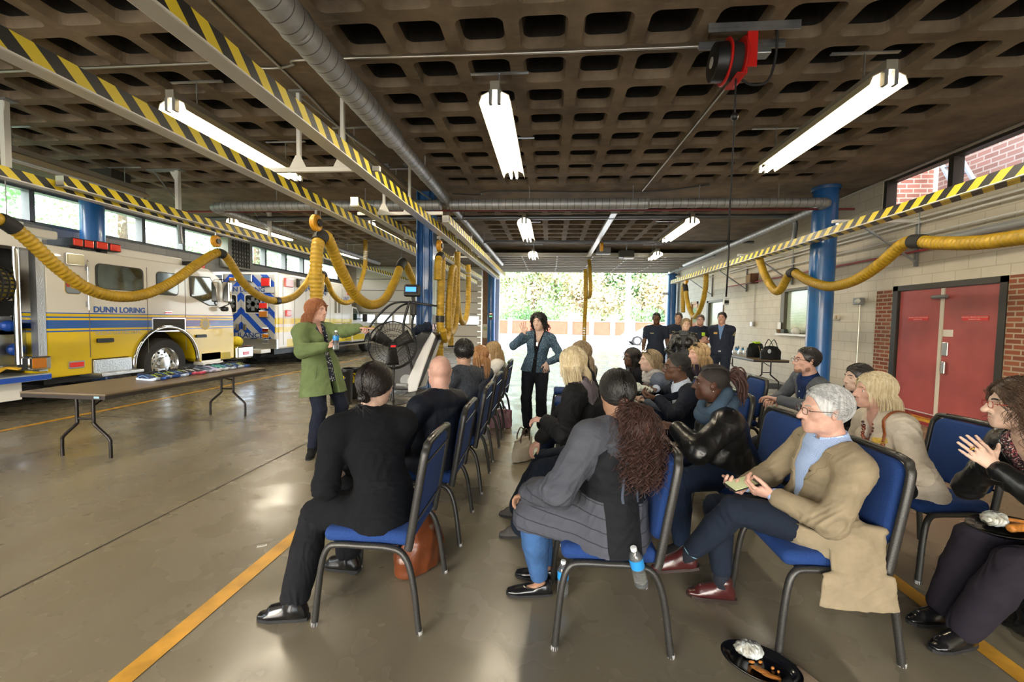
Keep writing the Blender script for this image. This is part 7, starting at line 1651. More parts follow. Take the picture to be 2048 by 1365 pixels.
# ---- running shoes
def shoe_mesh():
    s = MB(); pl = np.array([(-.135, -.028), (-.14, 0), (-.135, .028), (-.06, .036), (.03, .046), (.10, .047), (.138, .03), (.148, 0), (.138, -.03), (.10, -.045), (.03, -.04), (-.06, -.034)])
    n = len(pl); V = []; 
    for z, f in ((0, .97), (.006, 1.0), (.026, 1.02), (.030, .98)): V.append(np.c_[pl*f, np.full(n, z+.0)])
    V = np.vstack(V); V[:, 2] += np.where(V[:, 0] > .1, (V[:, 0]-.1)*.25, 0)+np.where(V[:, 0] < -.05, .004, 0)
    F = [tuple(range(n-1, -1, -1)), tuple(range(3*n, 4*n))]+[(i*n+k, i*n+(k+1) % n, (i+1)*n+(k+1) % n, (i+1)*n+k) for i in range(3) for k in range(n)]; s.add(V, F)
    u = MB(); st = [(-.13, .024, .085, .03), (-.09, .033, .090, .034), (-.04, .036, .078, .036), (.02, .042, .064, .04), (.07, .044, .050, .042), (.115, .036, .036, .034), (.142, .012, .022, .012)]
    V = []; m = 12
    for x, w, hh, b in st:
        for a in np.linspace(0, PI, m): V.append((x, w*math.cos(a), .026+(hh-.026)*math.sin(a)**.7))
    F = [(i*m+k, i*m+k+1, (i+1)*m+k+1, (i+1)*m+k) for i in range(len(st)-1) for k in range(m-1)]+[tuple(range(m)), tuple(range(len(V)-m, len(V)))]; u.add(V, F)
    op = MB().sph((-.075, 0, .086), (.042, .022, .010), 14, 8)
    lc = MB()
    for x in (-.015, .008, .031, .054): z = .066-.28*x; lc.tube([(x, -.022, z-.004), (x, 0, z+.006), (x, .022, z-.004)], .003, 6)
    st2 = MB().tube(spline([(-.10, .036, .04), (-.03, .041, .062), (.05, .046, .036)], 5), .005, 6).tube(spline([(-.10, -.036, .04), (-.03, -.041, .062), (.05, -.046, .036)], 5), .005, 6)
    return s, u, op, lc, st2
SH = {}
def shoe_proto(key, cu, cs, cl):
    s, u, op, lc, st2 = shoe_mesh(); t = thing('running_shoe', None, 'shoe', (0, 0, 0))
    s.build('sole', mat('sole_'+key, cs, .6), t, .7); u.build('upper', mat('upper_'+key, cu, .75, noise=.2, nscale=90), t, 1.2); op.build('opening', M_BLACK, t, 4); lc.each('lace', mat('lace_'+key, cl, .8), t, 4); st2.each('stripe', mat('stripe_'+key, cl, .5), t, 4); return t
SH['navy'] = shoe_proto('navy', '#1c2f55', '#c7d6ee', '#6f93c8'); SH['black'] = shoe_proto('black', '#191c22', '#2f57a8', '#b7d24a'); SH['grey'] = shoe_proto('slate', '#55657c', '#c9c9e8', '#20242c'); SH['lilac'] = shoe_proto('lilac', '#a9a9cf', '#e6e2f2', '#30323a'); SH['teal'] = shoe_proto('teal', '#2f6f7e', '#dfe6ee', '#7fd0b4'); SH['pink'] = shoe_proto('pink', '#17181d', '#e0607f', '#c8c8d0')
order = ['navy', 'black', 'navy', 'black', 'navy', 'black', 'pink', 'pink', 'grey', 'grey', 'lilac', 'teal', 'teal', 'navy', 'black', 'navy', 'black']
ordn = ['nearest', 'second', 'third', 'fourth', 'fifth', 'sixth', 'seventh', 'eighth', 'ninth', 'tenth', 'eleventh', 'twelfth', 'thirteenth', 'fourteenth', 'fifteenth', 'sixteenth', 'farthest']
ds = dict(navy='navy running shoe with a pale sole', black='black running shoe with a blue sole', grey='slate running shoe with a lilac sole', lilac='lilac running shoe', teal='teal running shoe with a white sole', pink='black running shoe with a pink sole')
first = set(); y = 4.90
for i, k in enumerate(order):
    o = SH[k] if k not in first else copy_tree(SH[k]); first.add(k)
    o.location = (-4.98+.03*math.sin(i*2.1), y, .741); o.rotation_euler = (0, 0, .08*math.sin(i*1.7)); y += .098
    o['label'] = f'{ds[k]}, {ordn[i]} along the row on the long table'; o['group'] = 'running shoes on the long table'
# ------------------------------------------------------------------ drum fan, stepper machine, bins
fx, fy, fz = -2.88, 7.65, 1.07
t = thing('pedestal_fan', 'big black pedestal fan with a wire cage behind the seated audience', 'fan', (fx, fy, 0))
MB().lathe([(0, 0), (.27, 0), (.27, .012), (.20, .035), (.05, .05), (.035, .1), (0, .1)], 32).build('base', M_BLACK, t, .6); MB().cyl((0, 0, .08), (0, .10, fz), .024, 12).build('pole', M_BLACK, t, .8)
Rf = rotm(0, 0, .42)@rotm(.05, 0, 0); c = V3(0, -.0, fz); g = MB(); R_ = .43
def fp(r, a, d): return c+Rf@V3(r*math.cos(a), d, r*math.sin(a))
for r, d in ((R_, 0), (R_, .09), (R_, -.09), (R_*.72, -.135), (R_*.42, -.16), (R_*.14, -.17), (R_*.6, .14)): g.tube(np.array([fp(r, a, d) for a in np.linspace(0, 2*PI, 48, endpoint=False)]), (.009 if r == R_ else .0045), 5, closed=True)
for k in range(44):
    a = k*2*PI/44; g.tube(spline([fp(R_*.12, a+.25, -.172), fp(R_*.5, a+.12, -.158), fp(R_*.86, a+.02, -.115), fp(R_, a, -.05), fp(R_, a, .09), fp(R_*.6, a, .14)], 4), .0024, 4)
g.build('cage', mat('cage_wire', '#1a1a1b', .4, .5), t, 4)
for k in range(3):
    a = k*2*PI/3+.5; b = MB(); V = []
    for r in np.linspace(.06, .37, 7): w = .07+.07*(r/.37); V += [c+Rf@(V3(r*math.cos(a), 0, r*math.sin(a))+s*w*V3(-math.sin(a), 0, math.cos(a))*.9+V3(0, s*.045, 0)) for s in (-1, 0, 1)]
    b.add(V, [(i*3+j, i*3+j+1, (i+1)*3+j+1, (i+1)*3+j) for i in range(6) for j in range(2)]); o = b.build('blade', M_BLACK, t, 4); md = o.modifiers.new('thick', 'SOLIDIFY'); md.thickness = .006
MB().lathe([(0, -.04), (.06, -.04), (.075, 0), (.085, .06), (.08, .22), (.04, .25), (0, .25)], 24, Rf@rotm(-PI/2), c).build('motor', M_BLACK, t, .6)
MB().box(c+Rf@V3(0, -.178, 0), (.09, .006, .035), Rf).build('badge', M_REDL, t)
# stepper / climber machine
ex0, ey0 = -2.95, 8.75
t = thing('stair_climber', 'black and white climbing exercise machine with a lit console by the blue steel column', 'exercise machine', (ex0, ey0, 0))
M_GYM = mat('gym_black', '#1d1e20', .45); M_GYMW = mat('gym_white', '#e4e6e8', .3, coat=.4)
MB().prism([(-.55, .10), (.18, .10), (.62, 1.25), (.35, 1.30), (-.10, .95), (-.45, .55)], -.28, .28, 1).build('body', M_GYM, t, bevel=.03)
for q in (-1, 1):
    MB().prism([(.10, .06), (.28, .10), (.42, .55), (.66, 1.22), (.58, 1.30), (.40, 1.0), (.08, .32)], q*.29, q*.33, 1).build('side_cover', M_GYMW, t, bevel=.02)
    MB().lathe([(0, 0), (.13, 0), (.13, .03), (0, .035)], 24, rotm(q*PI/2), (.06, q*.31, .30)).build('wheel_cover', mat('gym_grey', '#8f9396', .4), t, .6)
    MB().tube(spline([(.20, q*.26, .35), (.10, q*.28, .85), (-.02, q*.28, 1.35), (.06, q*.24, 1.80), (.10, q*.2, 1.92)], 8), .026, 10).build('upright', M_GYM, t, 4)
    MB().tube(spline([(.10, q*.2, 1.90), (-.15, q*.30, 1.88), (-.35, q*.32, 1.78), (-.62, q*.32, 1.50), (-.75, q*.32, 1.30)], 8), .022, 10).build('handrail', M_GYM, t, 4)
    MB().tube(spline([(.10, q*.2, 1.90), (.35, q*.28, 1.86), (.52, q*.28, 1.84)], 8), .022, 10).build('rear_grip', M_GYM, t, 4)
    MB().rbox((-.02, q*.34, .22), (.25, .10, .06), .02).build('pedal', mat('gym_grey', '#8f9396', .4), t)
for x in (-.45, .40): MB().rbox((x, 0, .04), (.09, .70, .07), .02).build('foot_bar', M_GALV, t)
cn = MB().rbox((.08, -.02, 2.14), (.34, .10, .26), .04, 3, rotm(-.3, 0, .2)).build('console', M_BLACK, t)
MB().box((.065, -.077, 2.165), (.21, .006, .10), rotm(-.3, 0, .2)).build('screen', mat('lit_screen', '#3f7ff0', .2, emit='#3f7ff0', estr=1.5), cn)
MB().box((.065, -.055, 2.07), (.26, .006, .05), rotm(-.3, 0, .2)).build('button_panel', mat('panel_grey', '#a6a8aa', .4), cn)
MB().rbox((.1, 0, 1.78), (.12, .12, .30), .02).build('bottle_holder', M_BLACK, t); MB().cyl((.1, 0, 1.6), (.09, 0, 2.05), .035, 12).build('console_neck', M_GYM, t)
j_ = thing('draped_jacket', 'dark jacket heaped on top of the climbing machine', 'jacket', (ex0+.28, ey0, 1.28))
implicit('cloth_heap', [EL((0, 0, .06), (.16, .2, .10)), EL((.1, .05, .10), (.10, .12, .12)), EL((-.1, -.06, .02), (.10, .12, .08))], .012, cloth('navy_fleece', '#1c2434', .95), j_, (), (.02, .1, 5))
def bin_(label, x, y, r, h):
    t = thing('bin', label, 'bin', (x, y, 0), 0, 'black buckets on the floor'); MB().lathe([(0, 0), (r*.93, 0), (r, h-.02), (r+.006, h-.02), (r+.006, h), (r-.008, h), (r*.90, .03), (0, .03)], 36).build('tub', mat('bin_black', '#17181b', .3, coat=.2), t, .6)
    a0 = -1.28; A = np.linspace(a0-.42, a0+.42, 10); lb = MB(); V = []
    for a in A:
        for z in (h-.26, h-.07): rr = r*(.93+.07*z/h)+.003; V.append((rr*math.cos(a), rr*math.sin(a), z))
    lb.add(V, [(2*i, 2*i+2, 2*i+3, 2*i+1) for i in range(9)]); l = lb.build('label', mat('label_yellow', '#e4cf12', .5), t, 4)
    n_ = V3(math.cos(a0), math.sin(a0), 0); text_mb('KAY', .14, facing(np.cross(V3(0, 0, 1), n_)), n_*(r+.004)+V3(0, 0, h-.15), bold=.004, sx=.8).each('lettering', M_BLACK, l)
bin_('black tub with a yellow label just right of the standing speaker', -3.74, 7.40, .20, .60); bin_('black tub with a yellow label farther back beside the first tub', -3.82, 8.02, .20, .58)
# ------------------------------------------------------------------ bottles
M_PET = mat('clear_plastic', '#eef4f6', .04, trans=.9, spec=.5); M_PETL = mat('bottle_label_blue', '#2f8fd6', .35); M_CAPW = mat('bottle_cap', '#e8ecee', .4)
def bottle_proto():
    t = thing('water_bottle', None, 'bottle')
    pr = [(0, 0), (.024, 0), (.031, .006)]
    for k in range(6): z = .014+k*.015; pr += [(.032, z), (.0295, z+.0075)]
    pr += [(.0315, .105), (.0315, .15), (.030, .155), (.022, .178), (.0125, .188), (.0125, .196), (0, .196)]
    MB().lathe(pr, 24).build('bottle_body', M_PET, t, 4); MB().lathe([(.0323, .104), (.0326, .106), (.0326, .150), (.0323, .152)], 24).build('label', M_PETL, t, 4)
    MB().lathe([(.0142, .190), (.0145, .192), (.0145, .206), (.0125, .208), (0, .208)], 18).build('cap', M_CAPW, t, .6); return t
b0 = bottle_proto(); bu = [False]
def bottle(label, p, rot=(0, 0, 0), s=1., group=None):
    o = b0 if not bu[0] else copy_tree(b0); bu[0] = True; o.location = tuple(p); o.rotation_euler = rot; o.scale = (s, s, s); o['label'] = label
    if group: o['group'] = group
    return o
hb = SPEAKER.root; Rz = rotm(0, 0, hb.rotation_euler[2]); wr = Rz@SPEAKER.wr['R']+V3(*hb.location); hd_ = unit(Rz@SPEAKER.hd['R'])
bottle("water bottle held in the standing speaker's hand", wr+hd_*.075+Rz@V3(.0, .045, 0)+V3(0, 0, -.045), (.05, .05, 0))
bottle('water bottle lying wedged between seat and backrest under the quilted coat', atY(1284, 1172, 2.0), (.1, -.28, .2))
bottle("water bottle standing on the floor behind the grey-haired man's shoe", (1.03, 2.62, 0))
bottle('water bottle standing under the front of the chair with the quilted coat', (.10, 2.40, 0))
for i, (x, y) in enumerate(((4.98, 12.55), (5.05, 12.35), (5.12, 12.2), (5.2, 12.5), (5.28, 12.3), (5.02, 12.8))):
    bottle('small water bottle at the far end of the right table, '+('first', 'second', 'third', 'fourth', 'fifth', 'sixth')[i]+' from the left', (4.9+.09*i, y, .741), group='water bottles on the far table')
bottle('single water bottle standing between the two black bags', (4.98, 10.62, .741), s=1.15)
# ------------------------------------------------------------------ bags
M_TOTE = cloth('black_nylon', '#16171a', .6, 300, .2)
def bag(name, label, loc, rz, dims, m, hm=None, handles=True, taper=.75, strap=None, seed=1, cat='bag', hh=.5):
    t = thing(name, label, cat, loc, rz); w, d, h = dims
    implicit('bag_body', [LO([(V3(0, 0, d*.5), V3(1, 0, 0), w/2, d/2), (V3(0, 0, h*.5), V3(1, 0, 0), w/2*(1+taper)/2, d/2), (V3(0, 0, h*.92), V3(1, 0, 0), w/2*taper, d*.16)], .03), Prim('lo', [(V3(0, 0, .03), V3(1, 0, 0), w/2, d/2), (V3(0, 0, d*.5), V3(1, 0, 0), w/2, d/2)], .02)], .008, m, t, [HS((0, 0, .004), (0, 0, 1))], (.006, .16, seed))
    if handles:
        for q in (-1, 1): MB().tube(spline([(-w*.22, q*d*.16, h*.80), (-w*.20, q*d*.22, h*1.12), (0, q*d*.25, h*(1+hh)), (w*.20, q*d*.22, h*1.12), (w*.22, q*d*.16, h*.80)], 7), .010, 8, flat=.5).build('handle', hm or m, t, 4)
    return t
t = bag('tote_bag', 'slouching black tote bag with a tan strap and lime item on the right table', (5.12, 11.25, .741), .5, (.52, .30, .34), M_TOTE, handles=False, taper=.95, seed=3); MB().tube(spline([(-.12, -.17, .30), (-.10, -.20, .15), (-.06, -.19, .02)], 5), .014, 6, flat=.4).build('strap', mat('strap_tan', '#a58c66', .7), t, 4); MB().rbox((.02, .0, .36), (.2, .1, .05), .02).build('lime_bundle', M_LIME, t)
t = bag('duffel_bag', 'black duffel bag with raised handles and a white emblem on the right table', (5.18, 10.62, .741), .3, (.50, .30, .30), M_TOTE, handles=True, taper=.8, seed=5, hh=.55); MB().sph((-.16, -.13, .20), (.05, .012, .05), 12, 8).build('emblem', mat('emblem_white', '#c7d3df', .5), t, 4)
bag('handbag', 'brown leather handbag on the floor under the chair of the woman in the black blazer', (-.80, 2.62, 0), 1.2, (.42, .22, .36), mat('cognac_leather', '#6f3a1e', .35, noise=.25, nscale=5, coat=.2, bump=.12, bscale=25), mat('tan_leather_strap', '#8a5a36', .5), taper=.6, hh=.15, seed=7)
bag('handbag', 'mauve handbag on the floor behind the far chairs of the left row', (-.70, 6.15, 0), .2, (.34, .20, .27), mat('mauve_leather', '#7d5d68', .45, noise=.1, nscale=8), M_BLACK, taper=1.0, hh=.12, seed=9)
bag('handbag', "cream handbag with brown straps on the floor by the grey-hooded woman's feet", (-.28, 4.75, 0), .9, (.32, .15, .26), mat('cream_leather', '#a89f8e', .5), mat('brown_strap', '#3d2a20', .5), taper=.9, hh=.4, seed=11)
bag('handbag', "glossy black bag under the clapping woman's chair", (2.50, 2.42, 0), 1.4, (.40, .18, .36), mat('black_patent', '#101113', .15, coat=.8), M_BLACK, taper=.9, hh=.1, seed=13)
t = thing('draped_jacket', 'dark jacket draped over the backrest of the chair behind the curly ponytail', 'jacket', (RB+.06+.24, 4.10, 0))
implicit('jacket_cloth', [LO([(V3(.05, 0, .92), V3(0, 1, 0), .22, .055), (V3(.04, 0, .60), V3(0, 1, 0), .23, .06)], .03), EL((-.06, 0, .88), (.06, .2, .06))], .009, M_COAT, t, (), (.012, .11, 4))
# ------------------------------------------------------------------ plates, food, papers
M_PLATE = mat('black_plate', '#0f1013', .18, coat=.6); M_ROLL = mat('fried_roll', '#b9752c', .55, noise=.35, nscale=30, bump=.3, bscale=90); M_NAP = mat('brown_napkin', '#a8927a', .85, noise=.08, nscale=40); M_WRAP = mat('cling_wrap', '#cfd6d6', .12, coat=.6, noise=.6, nscale=14, col2='#8f8a78', bump=.8, bscale=30)
def plate(label, loc, rot, r, items, squash=.72):
    t = thing('plate', label, 'plate', tuple(loc)); t.rotation_euler = rot
    m = MB().lathe([(0, .004), (r*.72, .004), (r*.78, .010), (r*.93, .026), (r, .028), (r, .024), (r*.94, .020), (r*.78, .003), (0, -.001)], 48)
    m.V[0] = m.V[0]*np.array([1, squash, 1]); m.build('dish', M_PLATE, t, .8); return t
def food(name, label, cat, loc, rz, fn): t = thing(name, label, cat, tuple(loc), rz); fn(t); return t
def roll(t, L=.12, r=.019): 
    P = spline([(-L/2, 0, r), (0, .006, r*1.05), (L/2, 0, r)], 6); MB().tube(P, [r*.75]+[r]*(len(P)-2)+[r*.75], 12).build('pastry', M_ROLL, t, 4)
def wrapped(t): implicit('wrapped_sandwich', [EL((0, 0, .035), (.06, .04, .032)), EL((.02, .01, .03), (.045, .045, .03))], .004, M_WRAP, t, [HS((0, 0, .003), (0, 0, 1))], (.006, .04, 2))
fp0 = (.985, 1.985, .002)
plate('black oval plate with leftovers on the floor at the bottom edge of the picture', fp0, (0, 0, -.55), .165, None)
food('sandwich', 'sandwich wrapped in clear film on the plate on the floor', 'sandwich', (fp0[0]-.03, fp0[1]+.055, .010), -.15, wrapped)
def scraps(t):
    for k, (x, y, a, b) in enumerate(((0, 0, .055, .018), (.03, -.03, .05, .014), (-.02, .045, .018, .008), (.02, .05, .014, .007), (.06, .02, .012, .007), (.075, -.0, .010, .006))): MB().sph((x, y, .006), (a*.8, b, .006), 12, 6, rotm(0, 0, -.6+.3*k)).build('pastry_scrap', M_ROLL, t, 4)
food('pastry', 'orange pastry scraps left on the plate on the floor', 'pastry', (fp0[0]-.01, fp0[1]-.03, .007), 0, scraps)
def napk(t, w=.13, d=.11): MB().prism([(-w/2, -d/2), (w/2, -d/2*.8), (w/2*1.05, d/2), (-w/2*.9, d/2*.9)], 0, .004, 2).build('paper', M_NAP, t)
food('napkin', 'brown paper napkin tucked under the plate on the floor', 'napkin', (1.13, 1.93, .001), .5, napk)
cp = V3(*CLAP.root.location)+rotm(0, 0, PI/2)@((CLAP.kn['R']+CLAP.kn['L'])/2*.90+(CLAP.hip['R']+CLAP.hip['L'])/2*.10)+V3(0, 0, .098)
plate("black oval plate with two fried rolls on the clapping woman's lap", cp, (.10, -.10, -.25), .15, None, .74)
food('sandwich', "small film-wrapped sandwich on the clapping woman's plate", 'sandwich', cp+V3(-.045, .02, .016), .2, wrapped)
food('spring_roll', "longer fried roll at the back of the clapping woman's plate", 'roll', cp+V3(.045, .015, .018), -.5, lambda t: roll(t, .13)); food('spring_roll', "shorter fried roll at the front of the clapping woman's plate", 'roll', cp+V3(.02, -.030, .012), .15, lambda t: roll(t, .10))
food('napkin', "brown napkin beside the plate on the clapping woman's lap", 'napkin', cp+V3(.13, .03, .008), .3, lambda t: napk(t, .16, .13))
Rz = rotm(0, 0, PI/2); om = V3(*OLDMAN.root.location)
mid = om+Rz@((OLDMAN.wr['R']+OLDMAN.wr['L'])/2+(OLDMAN.hd['R']+OLDMAN.hd['L'])*.045)
t = thing('note_card', 'pale green note card on a phone in the hands of the grey-haired man', 'card', tuple(mid+V3(-.02, .0, .03))); t.rotation_euler = (.15, -.2, .3)
MB().rbox((0, 0, 0), (.15, .085, .008), .003).build('phone', M_BLACK, t); MB().box((-.0, 0, .006), (.13, .08, .003)).build('paper', mat('pale_green_paper', '#d3dcae', .8), t)
sm_ = V3(*SUITMAN.root.location); mid = sm_+Rz@((SUITMAN.wr['R']+SUITMAN.wr['L'])/2+(SUITMAN.hd['R']+SUITMAN.hd['L'])*.05)
plate('black plate held by the man in the navy suit', mid+V3(-.06, -.0, -.0), (0, 0, .2), .13, None, .8)
def nap2(t): implicit('crumpled_paper', [EL((0, 0, .03), (.06, .05, .03)), EL((.05, -.02, .02), (.05, .04, .025)), EL((-.03, .03, .05), (.035, .03, .03))], .005, mat('white_napkin', '#ccd2c8', .85), t, (), (.012, .05, 6))
food('napkin', 'crumpled pale napkin and food on the plate of the man in the navy suit', 'napkin', mid+V3(-.06, .0, .02), 0, nap2)
gm = V3(2.0, 4.36, .66)
t = thing('paper_scrap', 'small white paper label stuck to the floor left of the yellow line', 'paper', (-1.93, 2.70, .001), .5); MB().bx(-.03, .03, -.012, .012, 0, .003).build('paper', mat('scrap_paper', '#dad6cc', .7), t)
for k in range(5): MB().bx(-.022+.009*k, -.018+.009*k, -.004, .008, .003, .0035).build('print_bar', M_BLACK, t)
t = thing('floor_mat', 'dark rubber mat on the floor under the right folding table', 'mat', (5.55, 11.4, .001)); MB().rbox((0, 0, .006), (.9, .9, .012), .004).build('rubber', M_RUBBER, t)
# wall fittings
def wall_box(name, label, cat, px, py, size, m, x=XR):
    p = atX(px, py, x); t = thing(name, label, cat, (x, float(p[1]), float(p[2]))); MB().rbox((-size[0]/2-.002, 0, 0), size, .008).build('case', m, t); return t
t = wall_box('emergency_light', 'grey twin fitting on a conduit on the block wall left of the red doors', 'light', 1723, 603, (.10, .20, .14), M_GREYP); MB().cyl((-.03, 0, -.07), (-.03, 0, -1.75), .014, 8).build('conduit', M_CONDUIT, t); MB().sph((-.11, -.06, 0), .05, 12, 8).build('lamp_head', M_WHITE, t, 4)
t = wall_box('horn_strobe', 'small cream alarm box on the block wall near the thick blue column', 'alarm', 1675, 635, (.07, .18, .11), mat('alarm_cream', '#e3dccb', .5)); MB().rbox((-.08, -.06, 0), (.03, .06, .08), .01).build('lens', mat('alarm_amber', '#a88a4a', .3), t)
t = wall_box('loudspeaker', 'brown wooden loudspeaker box high on the right wall', 'speaker', 1512, 558, (.22, .34, .30), mat('walnut_box', '#6b452f', .5, noise=.3)); MB().rbox((-.235, 0, 0), (.01, .28, .25), .01).build('grille', mat('grille_tan', '#b89a78', .8), t); MB().cyl((-.02, .0, -.15), (-.02, 0, -1.35), .012, 8).build('conduit', M_CONDUIT, t); MB().rbox((-.05, 0, -1.40), (.09, .14, .14), .01).build('outlet_box', M_GALV, t)
wall_box('security_camera', 'white bar-shaped camera beside the right doorway column', 'camera', 1336, 588, (.3, .2, .12), M_WHITE, 5.85)
t = thing('door_control', 'black box with green lit buttons on the left doorway column', 'control box', (-3.08, 22.0, 1.75)); MB().rbox((0, 0, 0), (.22, .12, .36), .01).build('case', M_BLACK, t)
for k in range(3): MB().box((-.05+.05*k, -.065, -.02), (.03, .01, .07)).build('button', mat('lit_green', '#4fd08a', .3, emit='#4fd08a', estr=1.), t)
MB().box((0, -.065, .11), (.12, .01, .05)).build('red_button', M_REDL, t)
t = thing('notice', 'white paper notices on the wall panel at the left of the open doorway', 'notice', (-2.93, YF-.15, 2.0))
for k in range(4): MB().box((0, -.002, .5-.33*k), (.16, .004, .26)).build('sheet', mat('notice_paper', '#dfe7ee', .7), t)
t = thing('poster', 'colourful poster on a pale board below the door control box', 'poster', (-3.45, YF-.11, .95)); MB().box((0, 0, 0), (.40, .02, .75)).build('board', mat('poster_board', '#e8dcc6', .6), t); MB().box((-.05, -.014, .12), (.18, .006, .2)).build('picture', mat('poster_green', '#7fbfa5', .6, noise=.5, nscale=9, col2='#e5c35a'), t)
p = atX(1560, 668, XR-.06); t = thing('basket', 'small wicker basket with a white card on the office window sill', 'basket', (XR-.06, float(p[1]), 1.33)); MB().lathe([(0, 0), (.08, 0), (.10, .11), (.09, .11), (.07, .01), (0, .01)], 20).build('wicker', mat('wicker', '#7c6650', .7, noise=.5, nscale=60), t, .8); MB().box((0, .06, .18), (.01, .16, .24)).build('card', M_WHITE, t); MB().rbox((-.0, -.2, .06), (.10, .16, .11), .01).build('box', mat('box_dark', '#3d4442', .6), t)
# lidded plate of sandwiches etc. near the office window: a white cap on the sill
p = atX(1593, 665, XR-.06); t = thing('cap', 'white cap with a grey peak on the office window sill beside the thick column', 'cap', (XR-.08, float(p[1]), 1.33)); implicit('crown', [EL((0, 0, .07), (.10, .12, .10))], .008, M_WHITE, t, [HS((0, 0, .0), (0, 0, 1))]); MB().sph((-.02, .13, .03), (.07, .09, .02), 14, 8).build('peak', mat('cap_grey', '#a7abb0', .7), t, 4)
# ------------------------------------------------------------------ unseen lamps added behind the camera to brighten the room
lamp('added unseen lamp behind the camera over the left bay', -4.30, -1.6); lamp('added unseen lamp behind the camera beside the left windows', -8.2, -1.0)
# ------------------------------------------------------------------ outside
M_LEAF = [mat('leaf_green', '#7ba56c', .7), mat('leaf_light', '#a3c08b', .7), mat('leaf_autumn', '#bdb08e', .7), mat('leaf_dark', '#5f8c5e', .7)]
M_BARK = mat('bark', '#6d5c4c', .9, noise=.3)
def leafy(name, label, cat, x, y, w, h, z0, m, n=2600, trunk=True, seed=0, leaf=.34, group=None, z=-.05):
    rg = np.random.default_rng(seed); t = thing(name, label, cat, (x, y, z), 0, group); V = []; F = []
    cl = [(rg.normal()*w*.28, rg.normal()*w*.22, z0+(h-z0)*rg.uniform(.12, .92), w*rg.uniform(.16, .30)) for _ in range(16)]
    for i in range(n):
        cx, cy, cz, r = cl[rg.integers(len(cl))]; d = unit(rg.normal(size=3)); p = V3(cx, cy, cz)+d*r*rg.uniform(.6, 1.05)*V3(1, 1, .8); u = unit(rg.normal(size=3)); v = unit(np.cross(u, d+.3*rg.normal(size=3))); s = leaf*rg.uniform(.6, 1.2); k = len(V)
        V += [p-u*s*.5, p+v*s*.3, p+u*s*.5, p-v*s*.3]; F.append((k, k+1, k+2, k+3))
    mesh_obj('foliage', V, F, m, t)
    if trunk: MB().tube(spline([(0, 0, 0), (.1, 0, z0), (0, .1, h*.7)], 5), np.linspace(w*.045, w*.02, 11), 8).build('trunk', M_BARK, t, 4)
    return t
for i, (px, Y, w, h, mi, lab) in enumerate(((1015, 60, 10, 12, 2, 'pale tree showing at the left edge of the doorway'), (1065, 58, 9, 10, 1, 'light green tree above the waving woman'), (1110, 63, 11, 13, 0, 'green tree between the waving woman and the hanging hose'), (1160, 58, 9, 9, 2, 'yellowish tree directly behind the hanging hose'), (1205, 64, 12, 13, 1, 'broad light green tree right of the hanging hose'), (1240, 60, 9, 14, 3, 'tall darker tree left of the white pole'),
                                       (1285, 62, 10, 13, 0, 'green tree right of the white pole'), (1325, 56, 8, 10, 2, 'pale autumn tree at the right jamb of the doorway'))):
    W_ = atY(px, 640, Y); leafy('tree', lab, 'tree', float(W_[0]), Y, w, h, 2.0, M_LEAF[mi], 5200, True, 100+i, .46, 'trees across the road')
for i, (px, w, h, mi, lab) in enumerate(((1022, 5, 2.9, 0, 'green hedge bush left of the waving woman'), (1055, 5, 2.6, 3, 'dark green bush just behind the waving woman'), (1095, 5, 3.6, 0, 'bright bush right of the waving woman'), (1135, 5, 2.6, 1, 'low light bush left of the hanging hose'), (1220, 6, 2.8, 1, 'low light bush right of the hanging hose'), (1290, 4, 3.4, 0, 'upright bush right of the white pole'), (1322, 5, 2.8, 3, 'dark bush above the silver car'))):
    W_ = atY(px, 640, 53); leafy('bush', lab, 'bush', float(W_[0]), 54.5, w, h, .6, M_LEAF[mi], 1300, False, 200+i, .30, 'bushes behind the garden wall')
t = thing('garden_wall', 'low terracotta garden wall with pale piers across the forecourt', 'wall', (0, 50.5, -.05))
MB().bx(-30, 34, -.12, .12, 0, 1.55).build('wall_panel', mat('terracotta_wall', '#854736', .9, noise=.12, nscale=2), t); MB().bx(-30, 34, -.18, .18, 1.55, 1.65).build('coping', mat('pale_stone', '#ab9786', .9), t)
for px in (1020, 1085, 1140, 1183, 1225, 1265, 1310): W_ = atY(px, 650, 50.5); MB().rbox((float(W_[0]), 0, .95), (.55, .5, 1.9), .04).build('pier', mat('pale_stone', '#ab9786', .9), t)
W_ = atY(1255, 640, 36); t = thing('white_pole', 'thick white pole standing on the forecourt in front of the trees', 'pole', (float(W_[0]), 36, -.05)); MB().lathe([(0, 0), (.34, 0), (.30, .5), (.20, .9), (.19, 7), (.17, 9), (0, 9)], 24).build('shaft', mat('white_post', '#e9ecee', .5), t, .6)
# silver car, mostly hidden by the firefighter and the jamb
W_ = atY(1275, 672, 30); cx, cy = float(W_[0]), 30.; t = thing('car', 'silver car parked on the forecourt behind the lone firefighter', 'car', (cx, cy, -.05)); O3 = np.zeros(3)
pf = [(-.85, .30), (-.88, .62), (-.70, .80), (.25, .95), (1.05, 1.45), (2.3, 1.48), (3.0, 1.02), (3.45, .92), (3.5, .35), (3.2, .28), (3.08, .58), (2.72, .70), (2.36, .58), (2.24, .28), (.38, .28), (.28, .55), (0, .66), (-.28, .55), (-.38, .28)]
MB().prism(pf, 0, 1.7, 1).build('body', mat('car_silver', '#c5cace', .2, .6, coat=.6), t, bevel=.05)
MB().prism([(.45, .98), (1.10, 1.38), (1.55, 1.40), (1.55, .98)], -.005, .005, 1).build('side_window', M_VGLASS, t); MB().prism([(1.65, .98), (1.65, 1.40), (2.25, 1.40), (2.75, 1.02)], -.005, .005, 1).build('side_window', M_VGLASS, t)
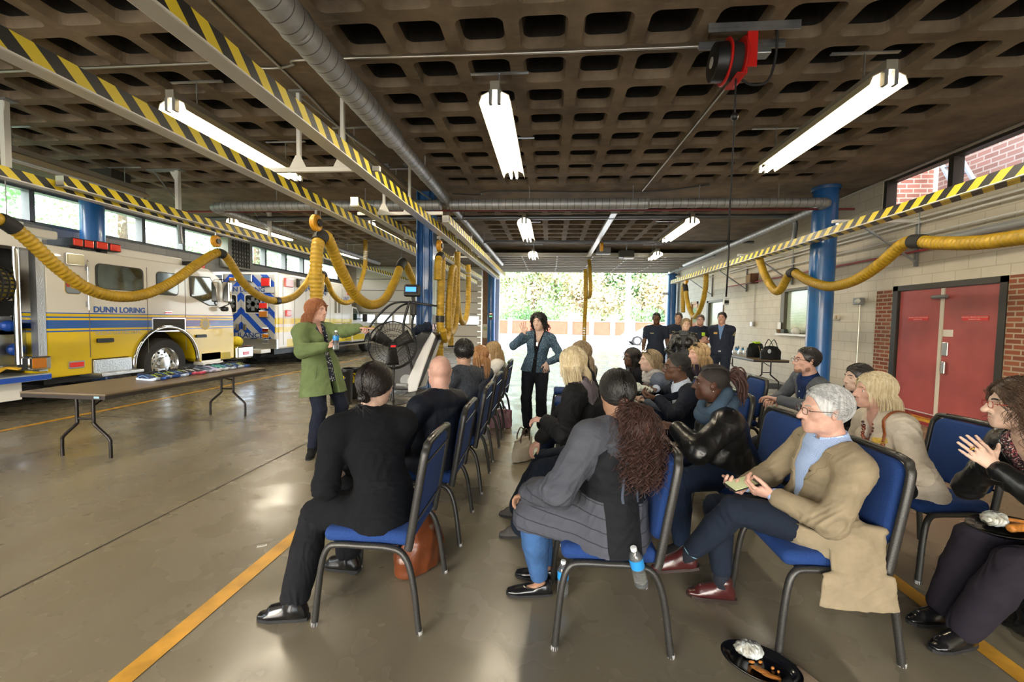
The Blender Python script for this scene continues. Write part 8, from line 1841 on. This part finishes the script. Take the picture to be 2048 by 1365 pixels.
for x in (0, 2.72):
    for yy in (.12, 1.58):
        w = MB().lathe([(.20, -.1), (.31, -.1), (.33, -.05), (.33, .05), (.31, .1), (.20, .1)], 32, rotm(PI/2), (x, yy, .33)).build('wheel', M_TYRE, t, .6); MB().lathe([(.215, .105), (.20, .11), (.17, .08), (.05, .09), (0, .10)], 10, rotm(PI/2), (x, yy, .33)).build('hubcap', M_STEELW, w, .4)
MB().rbox((-.82, .35, .68), (.1, .35, .12), .03).build('headlamp', mat('headlamp', '#e6ecf0', .1, coat=.8), t)
# brick wing of the building and the ladder outside the high right window
t = thing('brick_wing', 'red brick wing of the building seen through the high right window', 'building', (8.5, 4, -.05)); MB().bx(0, 4, -6, 6.6, 0, 8).build('long_wall', M_BRICKO, t); MB().bx(-1.85, 4, 6.6, 8.6, 0, 8).build('end_wall', M_BRICKX, t); MB().bx(-.03, .0, 6.52, 6.60, 0, 8).build('downpipe', M_WHITE, t)
t = thing('ladder', 'aluminium ladder leaning outside against the brick wing', 'ladder', (0, 0, 0))
A, B = atX(1868, 262, 8.2), atX(1945, 400, 7.7); d = unit(B-A); A = A-d*2.4; B = B+d*5.2; s_ = V3(0, .40, 0); M_ALU = mat('ladder_aluminium', '#7f8890', .5, .2)
for q in (-1, 1): MB().bar(A+s_*q*.5, B+s_*q*.5, .09, .035, up=(0, 1, 0)).build('rail', M_ALU, t)
for k in np.linspace(.03, .97, 26): c = A+(B-A)*k; MB().cyl(c-s_*.5, c+s_*.5, .016, 8).build('rung', M_ALU, t)
# green bank and trees beyond the high left windows
t = thing('grass_bank', 'bright grassy bank rising outside the high left windows', 'bank', (-30, 10, -.05)); MB().add([(16, -40, 0), (16, 60, 0), (-20, 60, 11), (-20, -40, 11)], [(0, 1, 2, 3)]).build('turf', mat('grass_turf', '#93ab78', .95, noise=.3, nscale=.6, detail=8), t)
for i, (x, y, w, h, mi, lab) in enumerate(((-27, 6, 8, 9, 1, 'light green tree outside the left windows, nearest the camera'), (-26, 15, 8, 9, 0, 'green tree outside the left windows above the fire engine cab'), (-27, 25, 9, 10, 1, 'light green tree outside the left windows behind the louvre'), (-26, 36, 9, 10, 0, 'green tree outside the left windows at the far end'))):
    leafy('tree', lab, 'tree', x, y, w, h, 2.5, M_LEAF[mi], 4500, True, 300+i, .26, 'trees on the grassy bank', 2.5)
